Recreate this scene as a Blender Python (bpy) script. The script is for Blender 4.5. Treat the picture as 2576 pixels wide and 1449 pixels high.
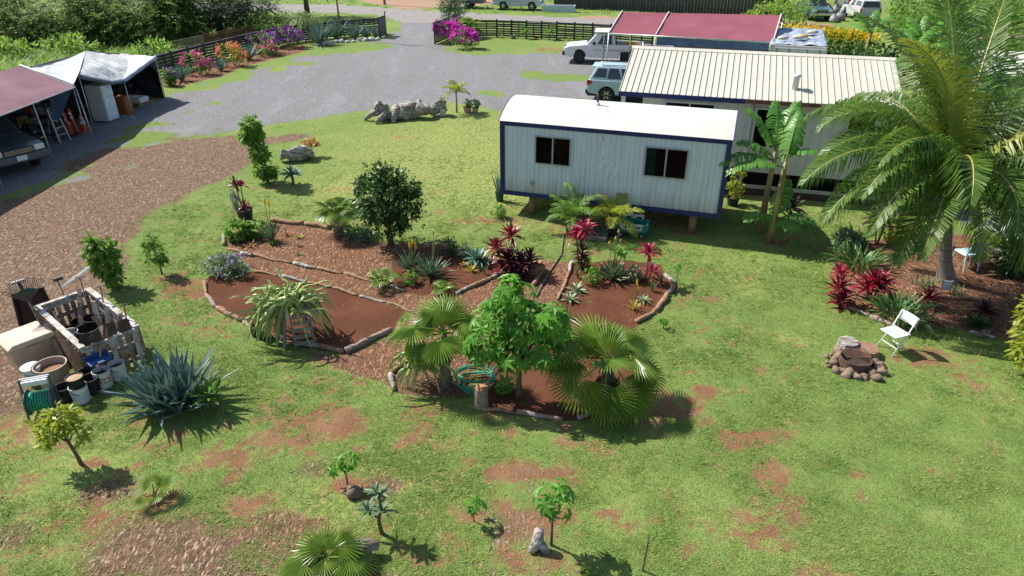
import bpy, bmesh, math, random
import numpy as np
from mathutils import Vector, Matrix, Euler, noise as mnoise
R = math.radians
rnd = random.Random(11)
nrg = np.random.default_rng(5)
for o in list(bpy.data.objects):
    bpy.data.objects.remove(o)
S = bpy.context.scene
COL = S.collection

# ------------------------------------------------------------------ camera
H = 7.8; TH = R(28.3); FPX = 1718.0; CS, SN = math.cos(TH), math.sin(TH)
cam = bpy.data.cameras.new('camera'); camo = bpy.data.objects.new('camera', cam); COL.objects.link(camo)
camo.location = (0, 0, H); camo.rotation_euler = (R(90) - TH, 0, 0)
cam.sensor_width = 36; cam.lens = 36 * FPX / 2576; cam.clip_end = 1500; cam.clip_start = .1
S.camera = camo
# ------------------------------------------------------------------ sky and sun
SUN_EL, SH_AZ = R(47), R(-29)            # elevation; direction the shadows fall on the ground
W = bpy.data.worlds.new('World'); S.world = W; W.use_nodes = True
wn = W.node_tree.nodes; wl = W.node_tree.links
sky = wn.new('ShaderNodeTexSky'); sky.sky_type = 'NISHITA'; sky.sun_disc = False
sky.sun_elevation = SUN_EL
tosun = Vector((-math.cos(SH_AZ) * math.cos(SUN_EL), -math.sin(SH_AZ) * math.cos(SUN_EL), math.sin(SUN_EL)))
sky.sun_rotation = math.atan2(tosun.x, tosun.y)
wl.new(sky.outputs[0], wn['Background'].inputs[0]); wn['Background'].inputs[1].default_value = 0.09
sl = bpy.data.lights.new('sun', 'SUN'); sl.energy = 4.4; sl.angle = R(.5); sl.color = (1, .955, .87)
so = bpy.data.objects.new('sun', sl); COL.objects.link(so); so.rotation_euler = (-tosun).to_track_quat('-Z', 'Y').to_euler()
S.view_settings.view_transform = 'Standard'; S.view_settings.look = 'None'
S.view_settings.exposure = 0.92; S.view_settings.gamma = 1

# ------------------------------------------------------------------ survey helpers (photo point -> place on the ground)
def at(px, py, z=0.0):
    a = (px - 1288) / FPX; b = (724.5 - py) / FPX
    t = (z - H) / (-SN + b * CS)
    return Vector((a * t, (CS + b * SN) * t, z))
def zof(Y, py):
    k = (724.5 - py) / FPX
    return H - Y * (SN - k * CS) / (CS + k * SN)
def hgt(px, py, top):
    return zof(at(px, py).y, top)
def pxm(px, py):
    """metres per photo pixel at a ground point"""
    p = at(px, py); return (p.y * CS + H * SN) / FPX
def lerp(a, b, t): return a + (b - a) * t

# ------------------------------------------------------------------ materials
MATS = {}
def M(name, col, col2=None, rough=.7, scale=6., metal=0., bump=0., bscale=40., trans=0., island=0., spec=.35, coat=0., stretch=None, bdist=.02):
    if name in MATS: return MATS[name]
    m = bpy.data.materials.new(name); m.use_nodes = True; MATS[name] = m
    n, l = m.node_tree.nodes, m.node_tree.links
    b = n['Principled BSDF']; out = n['Material Output']
    b.inputs['Roughness'].default_value = rough; b.inputs['Metallic'].default_value = metal
    b.inputs['Specular IOR Level'].default_value = spec; b.inputs['Coat Weight'].default_value = coat
    tc = n.new('ShaderNodeTexCoord'); vec = tc.outputs['Object']
    if stretch:
        mp = n.new('ShaderNodeMapping'); mp.inputs['Scale'].default_value = stretch; l.new(vec, mp.inputs['Vector']); vec = mp.outputs[0]
    c2 = col2 or tuple(x * .72 for x in col)
    nz = n.new('ShaderNodeTexNoise'); nz.inputs['Scale'].default_value = scale; nz.inputs['Detail'].default_value = 5; l.new(vec, nz.inputs['Vector'])
    mr = n.new('ShaderNodeMapRange'); mr.inputs[1].default_value = .32; mr.inputs[2].default_value = .68; l.new(nz.outputs[0], mr.inputs[0])
    fac = mr.outputs[0]
    if island:
        g = n.new('ShaderNodeNewGeometry'); oi = n.new('ShaderNodeObjectInfo')
        a1 = n.new('ShaderNodeMath'); a1.operation = 'ADD'; l.new(g.outputs['Random Per Island'], a1.inputs[0]); l.new(oi.outputs['Random'], a1.inputs[1])
        fr = n.new('ShaderNodeMath'); fr.operation = 'FRACT'; l.new(a1.outputs[0], fr.inputs[0])
        mx0 = n.new('ShaderNodeMix'); mx0.inputs[0].default_value = island; l.new(fac, mx0.inputs[2]); l.new(fr.outputs[0], mx0.inputs[3]); fac = mx0.outputs[0]
    mx = n.new('ShaderNodeMix'); mx.data_type = 'RGBA'; mx.inputs[6].default_value = (*col, 1); mx.inputs[7].default_value = (*c2, 1)
    l.new(fac, mx.inputs[0]); l.new(mx.outputs[2], b.inputs['Base Color'])
    if bump:
        nb = n.new('ShaderNodeTexNoise'); nb.inputs['Scale'].default_value = bscale; nb.inputs['Detail'].default_value = 6; l.new(vec, nb.inputs['Vector'])
        bp = n.new('ShaderNodeBump'); bp.inputs['Strength'].default_value = bump; bp.inputs['Distance'].default_value = bdist
        l.new(nb.outputs[0], bp.inputs['Height']); l.new(bp.outputs[0], b.inputs['Normal'])
    if trans:
        tr = n.new('ShaderNodeBsdfTranslucent'); ms = n.new('ShaderNodeMixShader'); ms.inputs[0].default_value = trans
        hs = n.new('ShaderNodeHueSaturation'); hs.inputs['Value'].default_value = 1.5; l.new(mx.outputs[2], hs.inputs['Color']); l.new(hs.outputs[0], tr.inputs[0])
        l.new(b.outputs[0], ms.inputs[1]); l.new(tr.outputs[0], ms.inputs[2]); l.new(ms.outputs[0], out.inputs[0])
    return m
def leafm(name, c1, c2, rough=.45, trans=.22, spec=.4, scale=2.5, island=.75):
    return M(name, c1, c2, rough=rough, scale=scale, trans=trans, island=island, spec=spec)

# ------------------------------------------------------------------ mesh builder and scene bookkeeping
class MB:
    def __init__(s): s.v = []; s.f = []; s.m = []
    def add(s, vs, fs, mi=0):
        o = len(s.v); s.v += [tuple(p) for p in vs]; s.f += [tuple(i + o for i in f) for f in fs]; s.m += [mi] * len(fs); return s
    def box(s, x0, x1, y0, y1, z0, z1, mi=0, mat=None):
        vs = [Vector((x, y, z)) for z in (z0, z1) for x, y in ((x0, y0), (x1, y0), (x1, y1), (x0, y1))]
        if mat is not None: vs = [mat @ p for p in vs]
        return s.add(vs, [(3, 2, 1, 0), (4, 5, 6, 7), (0, 1, 5, 4), (1, 2, 6, 5), (2, 3, 7, 6), (3, 0, 4, 7)], mi)
    def bar(s, a, b, w, h, mi=0):
        a, b = Vector(a), Vector(b); d = b - a; L = d.length
        q = d.to_track_quat('X', 'Z'); return s.box(0, L, -w / 2, w / 2, -h / 2, h / 2, mi, Matrix.Translation(a) @ q.to_matrix().to_4x4())
    def tube(s, path, rad, n=8, mi=0, cap=True):
        P = [Vector(p) for p in path]; k = len(P)
        rr = rad if isinstance(rad, (list, tuple)) else [rad] * k
        vs = []; up = Vector((0, 0, 1)); pu = None
        for i, p in enumerate(P):
            t = (P[min(i + 1, k - 1)] - P[max(i - 1, 0)]).normalized()
            if pu is None:
                u = t.orthogonal().normalized()
            else:
                u = (pu - t * pu.dot(t)); u = u.normalized() if u.length > 1e-6 else t.orthogonal().normalized()
            pu = u; w = t.cross(u)
            for j in range(n):
                a = 2 * math.pi * j / n; vs.append(p + (u * math.cos(a) + w * math.sin(a)) * rr[i])
        fs = [(i * n + j, i * n + (j + 1) % n, (i + 1) * n + (j + 1) % n, (i + 1) * n + j) for i in range(k - 1) for j in range(n)]
        if cap: fs += [tuple(reversed(range(n))), tuple(range((k - 1) * n, k * n))]
        return s.add(vs, fs, mi)
    def lathe(s, prof, n=16, c=(0, 0, 0), mi=0, mat=None, cap=True):
        vs = []; k = len(prof)
        for r, z in prof:
            for j in range(n):
                a = 2 * math.pi * j / n; p = Vector((r * math.cos(a), r * math.sin(a), z))
                vs.append((mat @ p if mat is not None else p) + Vector(c))
        fs = [(i * n + j, i * n + (j + 1) % n, (i + 1) * n + (j + 1) % n, (i + 1) * n + j) for i in range(k - 1) for j in range(n)]
        if cap:
            if prof[0][0] > 1e-4: fs.append(tuple(reversed(range(n))))
            if prof[-1][0] > 1e-4: fs.append(tuple(range((k - 1) * n, k * n)))
        return s.add(vs, fs, mi)
    def prism(s, pts, y0, y1, mi=0):
        n = len(pts); vs = [(x, y0, z) for x, z in pts] + [(x, y1, z) for x, z in pts]
        fs = [tuple(range(n)), tuple(reversed(range(n, 2 * n)))] + [(i + n, (i + 1) % n + n, (i + 1) % n, i) for i in range(n)]
        return s.add(vs, fs, mi)
    def grid(s, fn, nu, nv, mi=0):
        vs = [fn(i / nu, j / nv) for j in range(nv + 1) for i in range(nu + 1)]
        return s.add(vs, [(j * (nu + 1) + i, j * (nu + 1) + i + 1, (j + 1) * (nu + 1) + i + 1, (j + 1) * (nu + 1) + i) for j in range(nv) for i in range(nu)], mi)
    def mesh(s, name, mats, smooth=False):
        me = bpy.data.meshes.new(name); me.from_pydata([tuple(p) for p in s.v], [], s.f)
        for m in (mats if isinstance(mats, (list, tuple)) else [mats]): me.materials.append(m)
        if len(me.materials) > 1: me.polygons.foreach_set('material_index', s.m)
        if smooth: me.polygons.foreach_set('use_smooth', [True] * len(me.polygons))
        me.validate(); me.update(); return me
    def build(s, name, mats, parent=None, loc=(0, 0, 0), rz=0, smooth=False, bevel=0, rot=None):
        return put(s.mesh(name, mats, smooth), name, parent, loc, rz, bevel, rot)
def put(me, name, parent=None, loc=(0, 0, 0), rz=0, bevel=0, rot=None, scale=None, matrix=None):
    o = bpy.data.objects.new(name, me); COL.objects.link(o)
    if parent is not None: o.parent = parent
    if matrix is not None: o.matrix_basis = matrix
    else:
        o.location = loc; o.rotation_euler = rot if rot else (0, 0, rz)
        if scale: o.scale = scale if isinstance(scale, (tuple, list)) else (scale,) * 3
    if bevel:
        b = o.modifiers.new('bevel', 'BEVEL'); b.width = bevel; b.segments = 2; b.limit_method = 'ANGLE'; b.angle_limit = R(35)
    return o
def tag(o, label, cat, group=None, kind=None):
    if label: o['label'] = label
    if cat: o['category'] = cat
    if group: o['group'] = group
    if kind: o['kind'] = kind
    return o
def thing(name, label, cat, loc=(0, 0, 0), rz=0, group=None):
    o = bpy.data.objects.new(name, None); COL.objects.link(o); o.empty_display_size = .2
    o.location = loc; o.rotation_euler = (0, 0, rz); return tag(o, label, cat, group)
def fastmesh(name, verts, faces, mat, smooth=False):
    """verts Nx3 array, faces KxM int array (all same size)"""
    me = bpy.data.meshes.new(name); nv, (nf, k) = len(verts), faces.shape
    me.vertices.add(nv); me.vertices.foreach_set('co', np.asarray(verts, np.float32).ravel())
    me.loops.add(nf * k); me.loops.foreach_set('vertex_index', faces.astype(np.int32).ravel())
    me.polygons.add(nf); me.polygons.foreach_set('loop_start', np.arange(0, nf * k, k, dtype=np.int32))
    for m in (mat if isinstance(mat, (list, tuple)) else [mat]): me.materials.append(m)
    if smooth: me.polygons.foreach_set('use_smooth', np.ones(nf, bool))
    me.update(calc_edges=True); return me

# ------------------------------------------------------------------ value noise on the ground plane
def vnoise(x, y, f, seed=0):
    x = x * f + seed * 17.13; y = y * f - seed * 9.71
    xi = np.floor(x).astype(np.int64); yi = np.floor(y).astype(np.int64); fx = x - xi; fy = y - yi
    fx = fx * fx * (3 - 2 * fx); fy = fy * fy * (3 - 2 * fy)
    def h(i, j):
        n = (i * 374761393 + j * 668265263 + seed * 974711) & 0x7fffffff
        n = ((n ^ (n >> 13)) * 1274126177) & 0x7fffffff
        return ((n ^ (n >> 16)) & 0xffff) / 65535.
    a = h(xi, yi) * (1 - fx) + h(xi + 1, yi) * fx; b = h(xi, yi + 1) * (1 - fx) + h(xi + 1, yi + 1) * fx
    return a * (1 - fy) + b * fy
def fbm(x, y, f, o=4, seed=0):
    t = 0; a = .5; s = 0
    for i in range(o): t = t + a * vnoise(x, y, f * 2 ** i, seed + i); s += a; a *= .55
    return t / s
def sdist(x, y, poly):
    P = np.array(poly); d = np.full(x.shape, 1e9); ins = np.zeros(x.shape, bool); n = len(P)
    for i in range(n):
        x0, y0 = P[i]; x1, y1 = P[(i + 1) % n]; dx, dy = x1 - x0, y1 - y0
        t = np.clip(((x - x0) * dx + (y - y0) * dy) / (dx * dx + dy * dy + 1e-9), 0, 1)
        d = np.minimum(d, np.hypot(x - x0 - t * dx, y - y0 - t * dy))
        c = ((y0 > y) != (y1 > y)) & (x < dx * (y - y0) / (dy if abs(dy) > 1e-9 else 1e-9) + x0); ins ^= c
    return np.where(ins, d, -d)
def sstep(a, b, x):
    t = np.clip((x - a) / (b - a), 0, 1); return t * t * (3 - 2 * t)
def DP(pts): return [tuple(at(*p).xy) for p in pts]
# ================================================================== THE GROUND
GRAVEL = DP([(1005,52),(1085,52),(1100,60),(1096,108),(1125,130),(1200,135),(1300,133),(1420,128),(1440,112),(1560,104),(1900,120),(1900,290),(1640,290),(1560,262),(1400,266),(1255,276),(1215,262),(1130,252),(1010,270),(950,268),(930,275),(880,287),(820,297),(740,305),(680,320),(600,332),(500,348),(420,352),(360,352),(300,385),(180,440),(0,500),(-300,640),(-500,400),(0,280),(200,235),(380,252),(430,234),(520,203),(640,170),(700,155),(780,140),(860,130),(905,114),(975,95),(985,80)])
GRAVEL2 = DP([(2320,500),(2800,470),(2800,620),(2500,590),(2420,560)])
CHIPROAD = DP([(520,345),(640,340),(790,334),(760,350),(660,372),(640,410),(560,455),(470,485),(400,525),(345,580),(318,650),(300,720),(250,790),(190,860),(110,960),(70,1040),(-40,1065),(-400,1200),(-900,1100),(-500,700),(-100,560),(0,500),(180,440),(300,388),(360,355)])
CHIPFORE = DP([(190,1400),(240,1310),(380,1265),(520,1275),(640,1320),(720,1350),(790,1449),(820,1600),(100,1600),(150,1449)])
UPBED = DP([(560,600),(600,575),(690,560),(830,578),(900,598),(980,612),(1100,612),(1200,640),(1335,655),(1440,660),(1440,700),(1400,760),(1300,770),(1200,790),(1060,800),(1000,768),(900,742),(820,722),(740,702),(640,682),(575,628)])
LOWSOIL = DP([(518,700),(560,690),(640,682),(740,704),(840,724),(930,750),(1020,778),(990,835),(870,890),(780,878),(690,850),(610,815),(545,780),(522,740)])
UPSOIL = DP([(985,640),(1080,620),(1200,645),(1330,660),(1370,690),(1330,722),(1240,700),(1150,735),(1060,745),(950,718),(985,690)])
RSOIL = DP([(1430,690),(1445,665),(1560,652),(1660,665),(1692,712),(1655,775),(1590,835),(1440,840),(1385,790),(1418,730)])
LOWCHIP = DP([(760,885),(870,895),(985,845),(1030,800),(1200,790),(1220,900),(1180,1005),(1000,992),(960,962),(850,928)])
BOTSOIL = DP([(1210,905),(1300,870),(1420,850),(1560,850),(1630,950),(1590,1040),(1440,1060),(1220,1036),(1200,990)])
PALMBED = DP([(2105,640),(2085,700),(2120,770),(2200,800),(2290,830),(2400,828),(2470,845),(2600,870),(2900,890),(2900,590),(2576,600),(2450,590),(2300,590),(2200,605),(2150,605)])
FENCEBED_SHADE = DP([(392, 214), (440, 222), (480, 212), (560, 190), (640, 162), (700, 145), (775, 128), (770, 112), (700, 118), (620, 140), (500, 170), (400, 200)])  # brown bed strip that also paints the shadow under the fence plants
HOUSEBED = DP([(1700,440),(1840,474),(2120,474),(2330,480),(2330,520),(2120,497),(1840,492),(1700,470)])
ROAD = DP([(300,0),(600,8),(860,12),(1000,22),(1120,30),(1330,40),(1560,50),(2000,75),(2000,95),(1540,68),(1340,56),(1170,44),(1090,57),(1000,54),(960,38),(850,32),(700,30),(590,24),(300,18)])
LANE = DP([(1030,24),(1110,18),(1290,10),(1420,-6),(1300,-20),(1100,-16),(960,-10),(900,4)])
APRON = DP([(1440,46),(1480,40),(1900,52),(2100,60),(2100,82),(1560,52)])
BARE = [(480,725,120,34,.9),(430,690,60,25,.7),(840,1060,150,45,.75),(700,1110,110,35,.55),(1300,1190,130,28,.75),(1400,1185,70,22,.7),(1085,1105,80,20,.4),(1110,1210,90,30,.4),
 (1870,1110,70,30,.95),(1940,1210,60,60,.9),(1985,1270,50,35,.7),(1780,745,70,20,.6),(1870,705,50,15,.6),(1770,980,60,30,.8),(1730,930,50,18,.7),(1690,1020,90,45,.8),(2330,900,170,35,.8),(2500,1000,110,60,.7),
 (2420,930,140,30,.6),(1230,555,110,16,.7),(560,1160,110,35,.4),(740,345,70,9,.9),(1040,345,80,9,.35),(1000,400,60,14,.35),(1460,575,160,14,.6),(1560,545,330,45,.75),(300,1290,200,40,.3),(1380,1300,120,30,.3),
 (1560,1310,120,40,.35),(1130,1400,200,40,.45),(1400,1420,160,40,.5),(60,1230,60,40,.3),(880,1225,55,20,.8),(1190,1300,40,16,.7),(215,1165,60,20,.7),(395,1255,70,30,.8),(2130,700,40,90,.5),(2110,790,70,30,.6),(1980,1370,120,60,.35),(2130,925,60,20,.7),
 (600,1060,60,25,.4),(280,560,40,15,.3),(1440,125,150,8,.8),(1350,665,60,20,.5),(860,470,100,15,.25),(2110,500,200,8,.7),(520,960,80,30,.3),(700,470,70,12,.7),(1940,610,60,20,.4),(2060,1449,120,40,.6),(950,1130,90,25,.4),(640,1270,90,30,.4)]
GPATCH = [(650,165,55,12),(720,158,30,8),(770,160,28,7),(560,200,70,10),(480,222,60,9),(940,118,60,9),(700,175,20,5),(830,130,40,6),(1390,195,75,8),(1340,185,30,7),(1460,200,25,4),(860,128,70,8),(600,185,45,6),(540,260,30,4),(410,310,40,7),(360,345,50,12),(330,322,30,9),(480,283,22,4),(1160,68,40,10),(990,75,25,6),(1330,112,130,20),(1210,128,60,10),(1040,250,22,4),(385,372,40,8),(1240,235,40,10)]
WORLD_E = lambda L: [(at(px, py).x, at(px, py).y, rx * pxm(px, py), (at(px, py - ry).y - at(px, py + ry).y) / 2, *r) for px, py, rx, ry, *r in L]
BAREW, GPW = WORLD_E(BARE), WORLD_E(GPATCH)
def zones(x, y):
    wob = (fbm(x, y, .9, 4, 3) - .5); far = np.clip(y / 25, .6, 2.2)
    dd = wob * .55 * far
    z = lambda poly, w=.12, k=1.: sstep(-w, w, sdist(x, y, poly) + dd * k)
    gravel = np.maximum(z(GRAVEL, .8, 2.6), z(GRAVEL2, .2))
    for cx, cy, rx, ry in GPW:
        e = 1 - np.hypot((x - cx) / rx, (y - cy) / ry)
        gravel = gravel * (1 - sstep(-.3, .6, e + wob * 1.8))
    mulch = np.maximum.reduce([z(CHIPROAD, .7, 2.0), .80 * z(CHIPFORE, 1.0, 3.0), z(UPBED, .06, .12), z(LOWCHIP, .15, .5), z(PALMBED, .12, .4), z(HOUSEBED, .1, .2), .9 * z(FENCEBED_SHADE, .4, .8)])
    soil = np.maximum.reduce([z(LOWSOIL, .05, .1), z(UPSOIL, .15, .4), z(RSOIL, .06, .15), z(BOTSOIL, .08, .2), .9 * z(LANE, .5), z(APRON, .4)])
    litter = .62 * sstep(.48, .72, fbm(x, y, .9, 3, 120)) * sstep(10.5, 8., y) * sstep(3., -1., x); mulch = np.maximum(mulch, litter) * (1 - soil); road = z(ROAD, .15, .3); gravel = gravel * (1 - road); soil = soil * (1 - road)
    chipf = sstep(-2.4, 2.4, -sdist(x, y, GRAVEL) + wob * 8) * sstep(-4., -.5, sdist(x, y, CHIPROAD)) * (x < -2)
    un = np.maximum(gravel, z(CHIPROAD, .7, 2.0)) * (1 - road); inu = (un > gravel * .999) | (gravel > .02); mulch = np.where(un > .01, np.maximum(mulch * (un < .5), un * chipf), mulch); gravel = np.where(un > .01, un * (1 - chipf), gravel)
    bare = np.zeros(x.shape)
    for cx, cy, rx, ry, s in BAREW:
        e = 1.15 - np.hypot((x - cx) / rx, (y - cy) / ry)
        bare = np.maximum(bare, s * np.clip(e * 1.5, 0, 1))
    pn = fbm(x, y, 1.1, 4, 21); pf = fbm(x, y, 3.2, 3, 40)
    lush = sstep(3, 6.5, x - .12 * (y - 9)) * sstep(2, 0, np.abs(y - 9) - 6)             # thick lawn to the right
    left = sstep(24, 9, y) * (1 - lush)
    t = bare * .60 + left * .26 + (pn - .5) * .8 + (pf - .5) * .9 + (fbm(x, y, 7., 2, 90) - .5) * .9
    cover = 1 - sstep(.0, .95, t)
    hi = sstep(14, 25, y); cover = np.maximum(cover, hi * .75 * (1 - np.clip(bare * 1.3, 0, 1)))
    dry = np.clip(sstep(.45, .75, fbm(x, y, .35, 3, 60)) * .6 + .85 * sstep(15, 23, y) * sstep(-9, -4, x) * sstep(34, 27, y) + (bare > .1) * .2 + .4 * sstep(.5, .8, pf), 0, 1)
    red = np.maximum.reduce([sstep(-.2, .2, sdist(x, y, q)) for q in (UPBED, LOWCHIP, PALMBED, FENCEBED_SHADE)]); dry = np.maximum(dry * (1 - z(CHIPROAD, .7)), red)
    return mulch, gravel, soil, road, cover, dry
def axis(segs):
    out = [segs[0][0]]
    for a, b, st in segs:
        n = max(1, round((b - a) / st)); out += list(np.linspace(a, b, n + 1)[1:])
    return np.array(out)
gx = axis([(-400, -90, 40), (-90, -20, 1.2), (-20, -13, .3), (-13, 13, .13), (13, 34, .4), (34, 90, 1.2), (90, 400, 40)])
gy = axis([(-80, 4, 12), (4, 24, .13), (24, 60, .4), (60, 120, 1.2), (120, 700, 40)])
GX, GY = np.meshgrid(gx, gy); fxv, fyv = GX.ravel(), GY.ravel()
zm, zg, zs_, zr, zc, zd = zones(fxv, fyv)
grassw = (1 - np.clip(zm + zg + zs_ + zr, 0, 1))
gz = (fbm(fxv, fyv, 1.7, 3, 9) - .5) * .03 * np.clip((60 - fyv) / 30, 0, 1) * (1 - zr)
nxg = len(gx); I = np.arange((len(gy) - 1) * (nxg - 1)); ii = (I // (nxg - 1)) * nxg + I % (nxg - 1)
QF = np.stack([ii, ii + 1, ii + 1 + nxg, ii + nxg], 1)
dom = np.argmax(np.stack([grassw + .001, zm, zg, zs_, zr], 1)[QF].mean(1), 1)

gm = bpy.data.materials.new('yard_ground'); gm.use_nodes = True
n, l = gm.node_tree.nodes, gm.node_tree.links
B = n['Principled BSDF']; B.inputs['Roughness'].default_value = .95; B.inputs['Specular IOR Level'].default_value = .12
tc = n.new('ShaderNodeTexCoord'); OB = tc.outputs['Object']
def nz(scale, det=4, vec=None, rough=.55):
    a = n.new('ShaderNodeTexNoise'); a.inputs['Scale'].default_value = scale; a.inputs['Detail'].default_value = det; a.inputs['Roughness'].default_value = rough; l.new(vec or OB, a.inputs['Vector']); return a.outputs[0]
def mr(x, a, b, c=0., d=1.):
    q = n.new('ShaderNodeMapRange'); q.interpolation_type = 'SMOOTHSTEP'; l.new(x, q.inputs[0])
    for i, v in zip((1, 2, 3, 4), (a, b, c, d)): q.inputs[i].default_value = v
    return q.outputs[0]
def mix(f, a, b, mode='MIX'):
    q = n.new('ShaderNodeMix'); q.data_type = 'RGBA'; q.blend_type = mode
    for s, i in ((f, 0), (a, 6), (b, 7)):
        if isinstance(s, (int, float)): q.inputs[i].default_value = s
        elif isinstance(s, tuple): q.inputs[i].default_value = (*s, 1)
        else: l.new(s, q.inputs[i])
    return q.outputs[2]
def mth(op, a, b):
    q = n.new('ShaderNodeMath'); q.operation = op
    for i, s in enumerate((a, b)):
        if isinstance(s, (int, float)): q.inputs[i].default_value = s
        else: l.new(s, q.inputs[i])
    return q.outputs[0]
def attr(nm):
    q = n.new('ShaderNodeAttribute'); q.attribute_name = nm; sp = n.new('ShaderNodeSeparateColor'); l.new(q.outputs['Color'], sp.inputs[0]); return sp.outputs[0], sp.outputs[1], sp.outputs[2]
aM, aG, aS = attr('zone_a'); aR, aC, aD = attr('zone_b')
fine = nz(34, 3, rough=.7); mid = nz(9, 2); big = nz(1.3, 2); vfine = nz(120, 1, rough=.7)
dith = mth('SUBTRACT', mth('ADD', mth('MULTIPLY', fine, .6), mth('MULTIPLY', mid, .4)), .5)
def thr(a, w=.18, k=.9): return mr(mth('ADD', a, mth('MULTIPLY', dith, k)), .5 - w, .5 + w)
# grass, bare earth under it
g1 = mix(mr(fine, .35, .65), (.062, .115, .027), (.20, .28, .072)); g1 = mix(mr(mid, .4, .62, 0, .55), g1, (.145, .225, .056))
g1 = mix(mr(vfine, .55, .72, 0, .5), g1, (.29, .32, .095))
g1 = mix(mth('MULTIPLY', aD, mr(mid, .35, .7)), g1, (.33, .31, .105))
s1 = mix(mr(fine, .35, .65), (.235, .118, .066), (.155, .07, .04)); s1 = mix(mr(big, .4, .65, 0, .5), s1, (.27, .15, .09)); s1 = mix(mr(vfine, .6, .75, 0, .6), s1, (.33, .21, .13))
lawn = mix(thr(aC, .3, 2.6), s1, g1)
# wood chips: elongated cells in three directions
def chips(rot, sc):
    mp = n.new('ShaderNodeMapping'); mp.inputs['Rotation'].default_value = (0, 0, rot); mp.inputs['Scale'].default_value = (sc, sc * .33, sc); l.new(OB, mp.inputs['Vector'])
    v = n.new('ShaderNodeTexVoronoi'); v.inputs['Scale'].default_value = 1; l.new(mp.outputs[0], v.inputs['Vector'])
    sp = n.new('ShaderNodeSeparateColor'); l.new(v.outputs['Color'], sp.inputs[0]); return sp.outputs[0], v.outputs['Distance']
c1, d1 = chips(.5, 50); c2, d2 = chips(-.9, 44)
ch = mth('MAXIMUM', mth('MULTIPLY', c1, .8), c2); ch = mth('MULTIPLY', ch, mth('MULTIPLY', ch, ch))
mu = mix(mr(ch, .05, .5), (.092, .057, .038), (.205, .138, .094)); mu = mix(mr(ch, .62, .95), mu, (.41, .315, .235)); mu = mix(mr(big, .35, .7, 0, .45), mu, (.17, .10, .068)); mu = mix(mr(fine, .6, .75, 0, .5), mu, (.10, .055, .038))
mu = mix(mth('MULTIPLY', aD, .85), mu, mix(1., mu, (1.08, .80, .66), 'MULTIPLY'))
# gravel
gv = n.new('ShaderNodeTexVoronoi'); gv.inputs['Scale'].default_value = 26; l.new(OB, gv.inputs['Vector']); gsp = n.new('ShaderNodeSeparateColor'); l.new(gv.outputs['Color'], gsp.inputs[0])
gr = mix(gsp.outputs[0], (.11, .11, .113), (.24, .241, .25)); gr = mix(mr(gsp.outputs[1], .9, 1., 0, .8), gr, (.42, .42, .43)); gr = mix(mr(big, .42, .66, 0, .35), gr, (.18, .155, .138)); gr = mix(mr(mid, .45, .7, 0, .4), gr, (.235, .235, .245))
rmp = n.new('ShaderNodeMapping'); rmp.inputs['Rotation'].default_value = (0, 0, .35); rmp.inputs['Scale'].default_value = (.55, .09, 1); l.new(OB, rmp.inputs['Vector']); rut = nz(1., 3, rmp.outputs[0])
gr = mix(mr(rut, .52, .66, 0, .3), gr, (.155, .135, .12)); gr = mix(mr(rut, .46, .36, 0, .35), gr, (.26, .26, .265))
so_ = mix(mr(fine, .35, .65), (.125, .048, .026), (.072, .027, .015)); so_ = mix(mr(vfine, .6, .75, 0, .5), so_, (.23, .10, .06)); so_ = mix(mr(big, .42, .66, 0, .5), so_, (.155, .064, .034))
sepp = n.new('ShaderNodeSeparateXYZ'); l.new(OB, sepp.inputs[0])
so_ = mix(mr(sepp.outputs[1], 58, 62), so_, mix(mr(fine, .3, .7), (.36, .24, .17), (.28, .17, .115)))
ro = mix(mr(fine, .3, .7), (.19, .178, .172), (.27, .255, .245)); ro = mix(mr(big, .4, .65, 0, .5), ro, (.31, .27, .24))
col = mix(thr(aG, .15), lawn, gr); col = mix(thr(aM, .15), col, mu); col = mix(thr(aS, .2, .6), col, so_); col = mix(thr(aR, .2, .5), col, ro)
l.new(col, B.inputs['Base Color'])
hh = nz(42, 2, rough=.75)
bp = n.new('ShaderNodeBump'); bp.inputs['Strength'].default_value = .8; bp.inputs['Distance'].default_value = .035; l.new(hh, bp.inputs['Height']); l.new(bp.outputs[0], B.inputs['Normal'])
GV = np.stack([fxv, fyv, gz], 1)
for k, (nm, lab) in enumerate([('lawn', None), ('wood_chip_path', None), ('gravel_driveway', None), ('soil_bed', None), ('road', None)]):
    q = QF[dom == k]; u, inv = np.unique(q, return_inverse=True)
    me = fastmesh(nm, GV[u], inv.reshape(-1, 4), gm, True)
    for an, arr in (('zone_a', (zm, zg, zs_)), ('zone_b', (zr, zc, zd))):
        ca = me.color_attributes.new(an, 'FLOAT_COLOR', 'POINT')
        ca.data.foreach_set('color', np.stack([*(c[u] for c in arr), np.ones(len(u))], 1).astype(np.float32).ravel())
    tag(put(me, nm), None, None, kind='structure')

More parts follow.
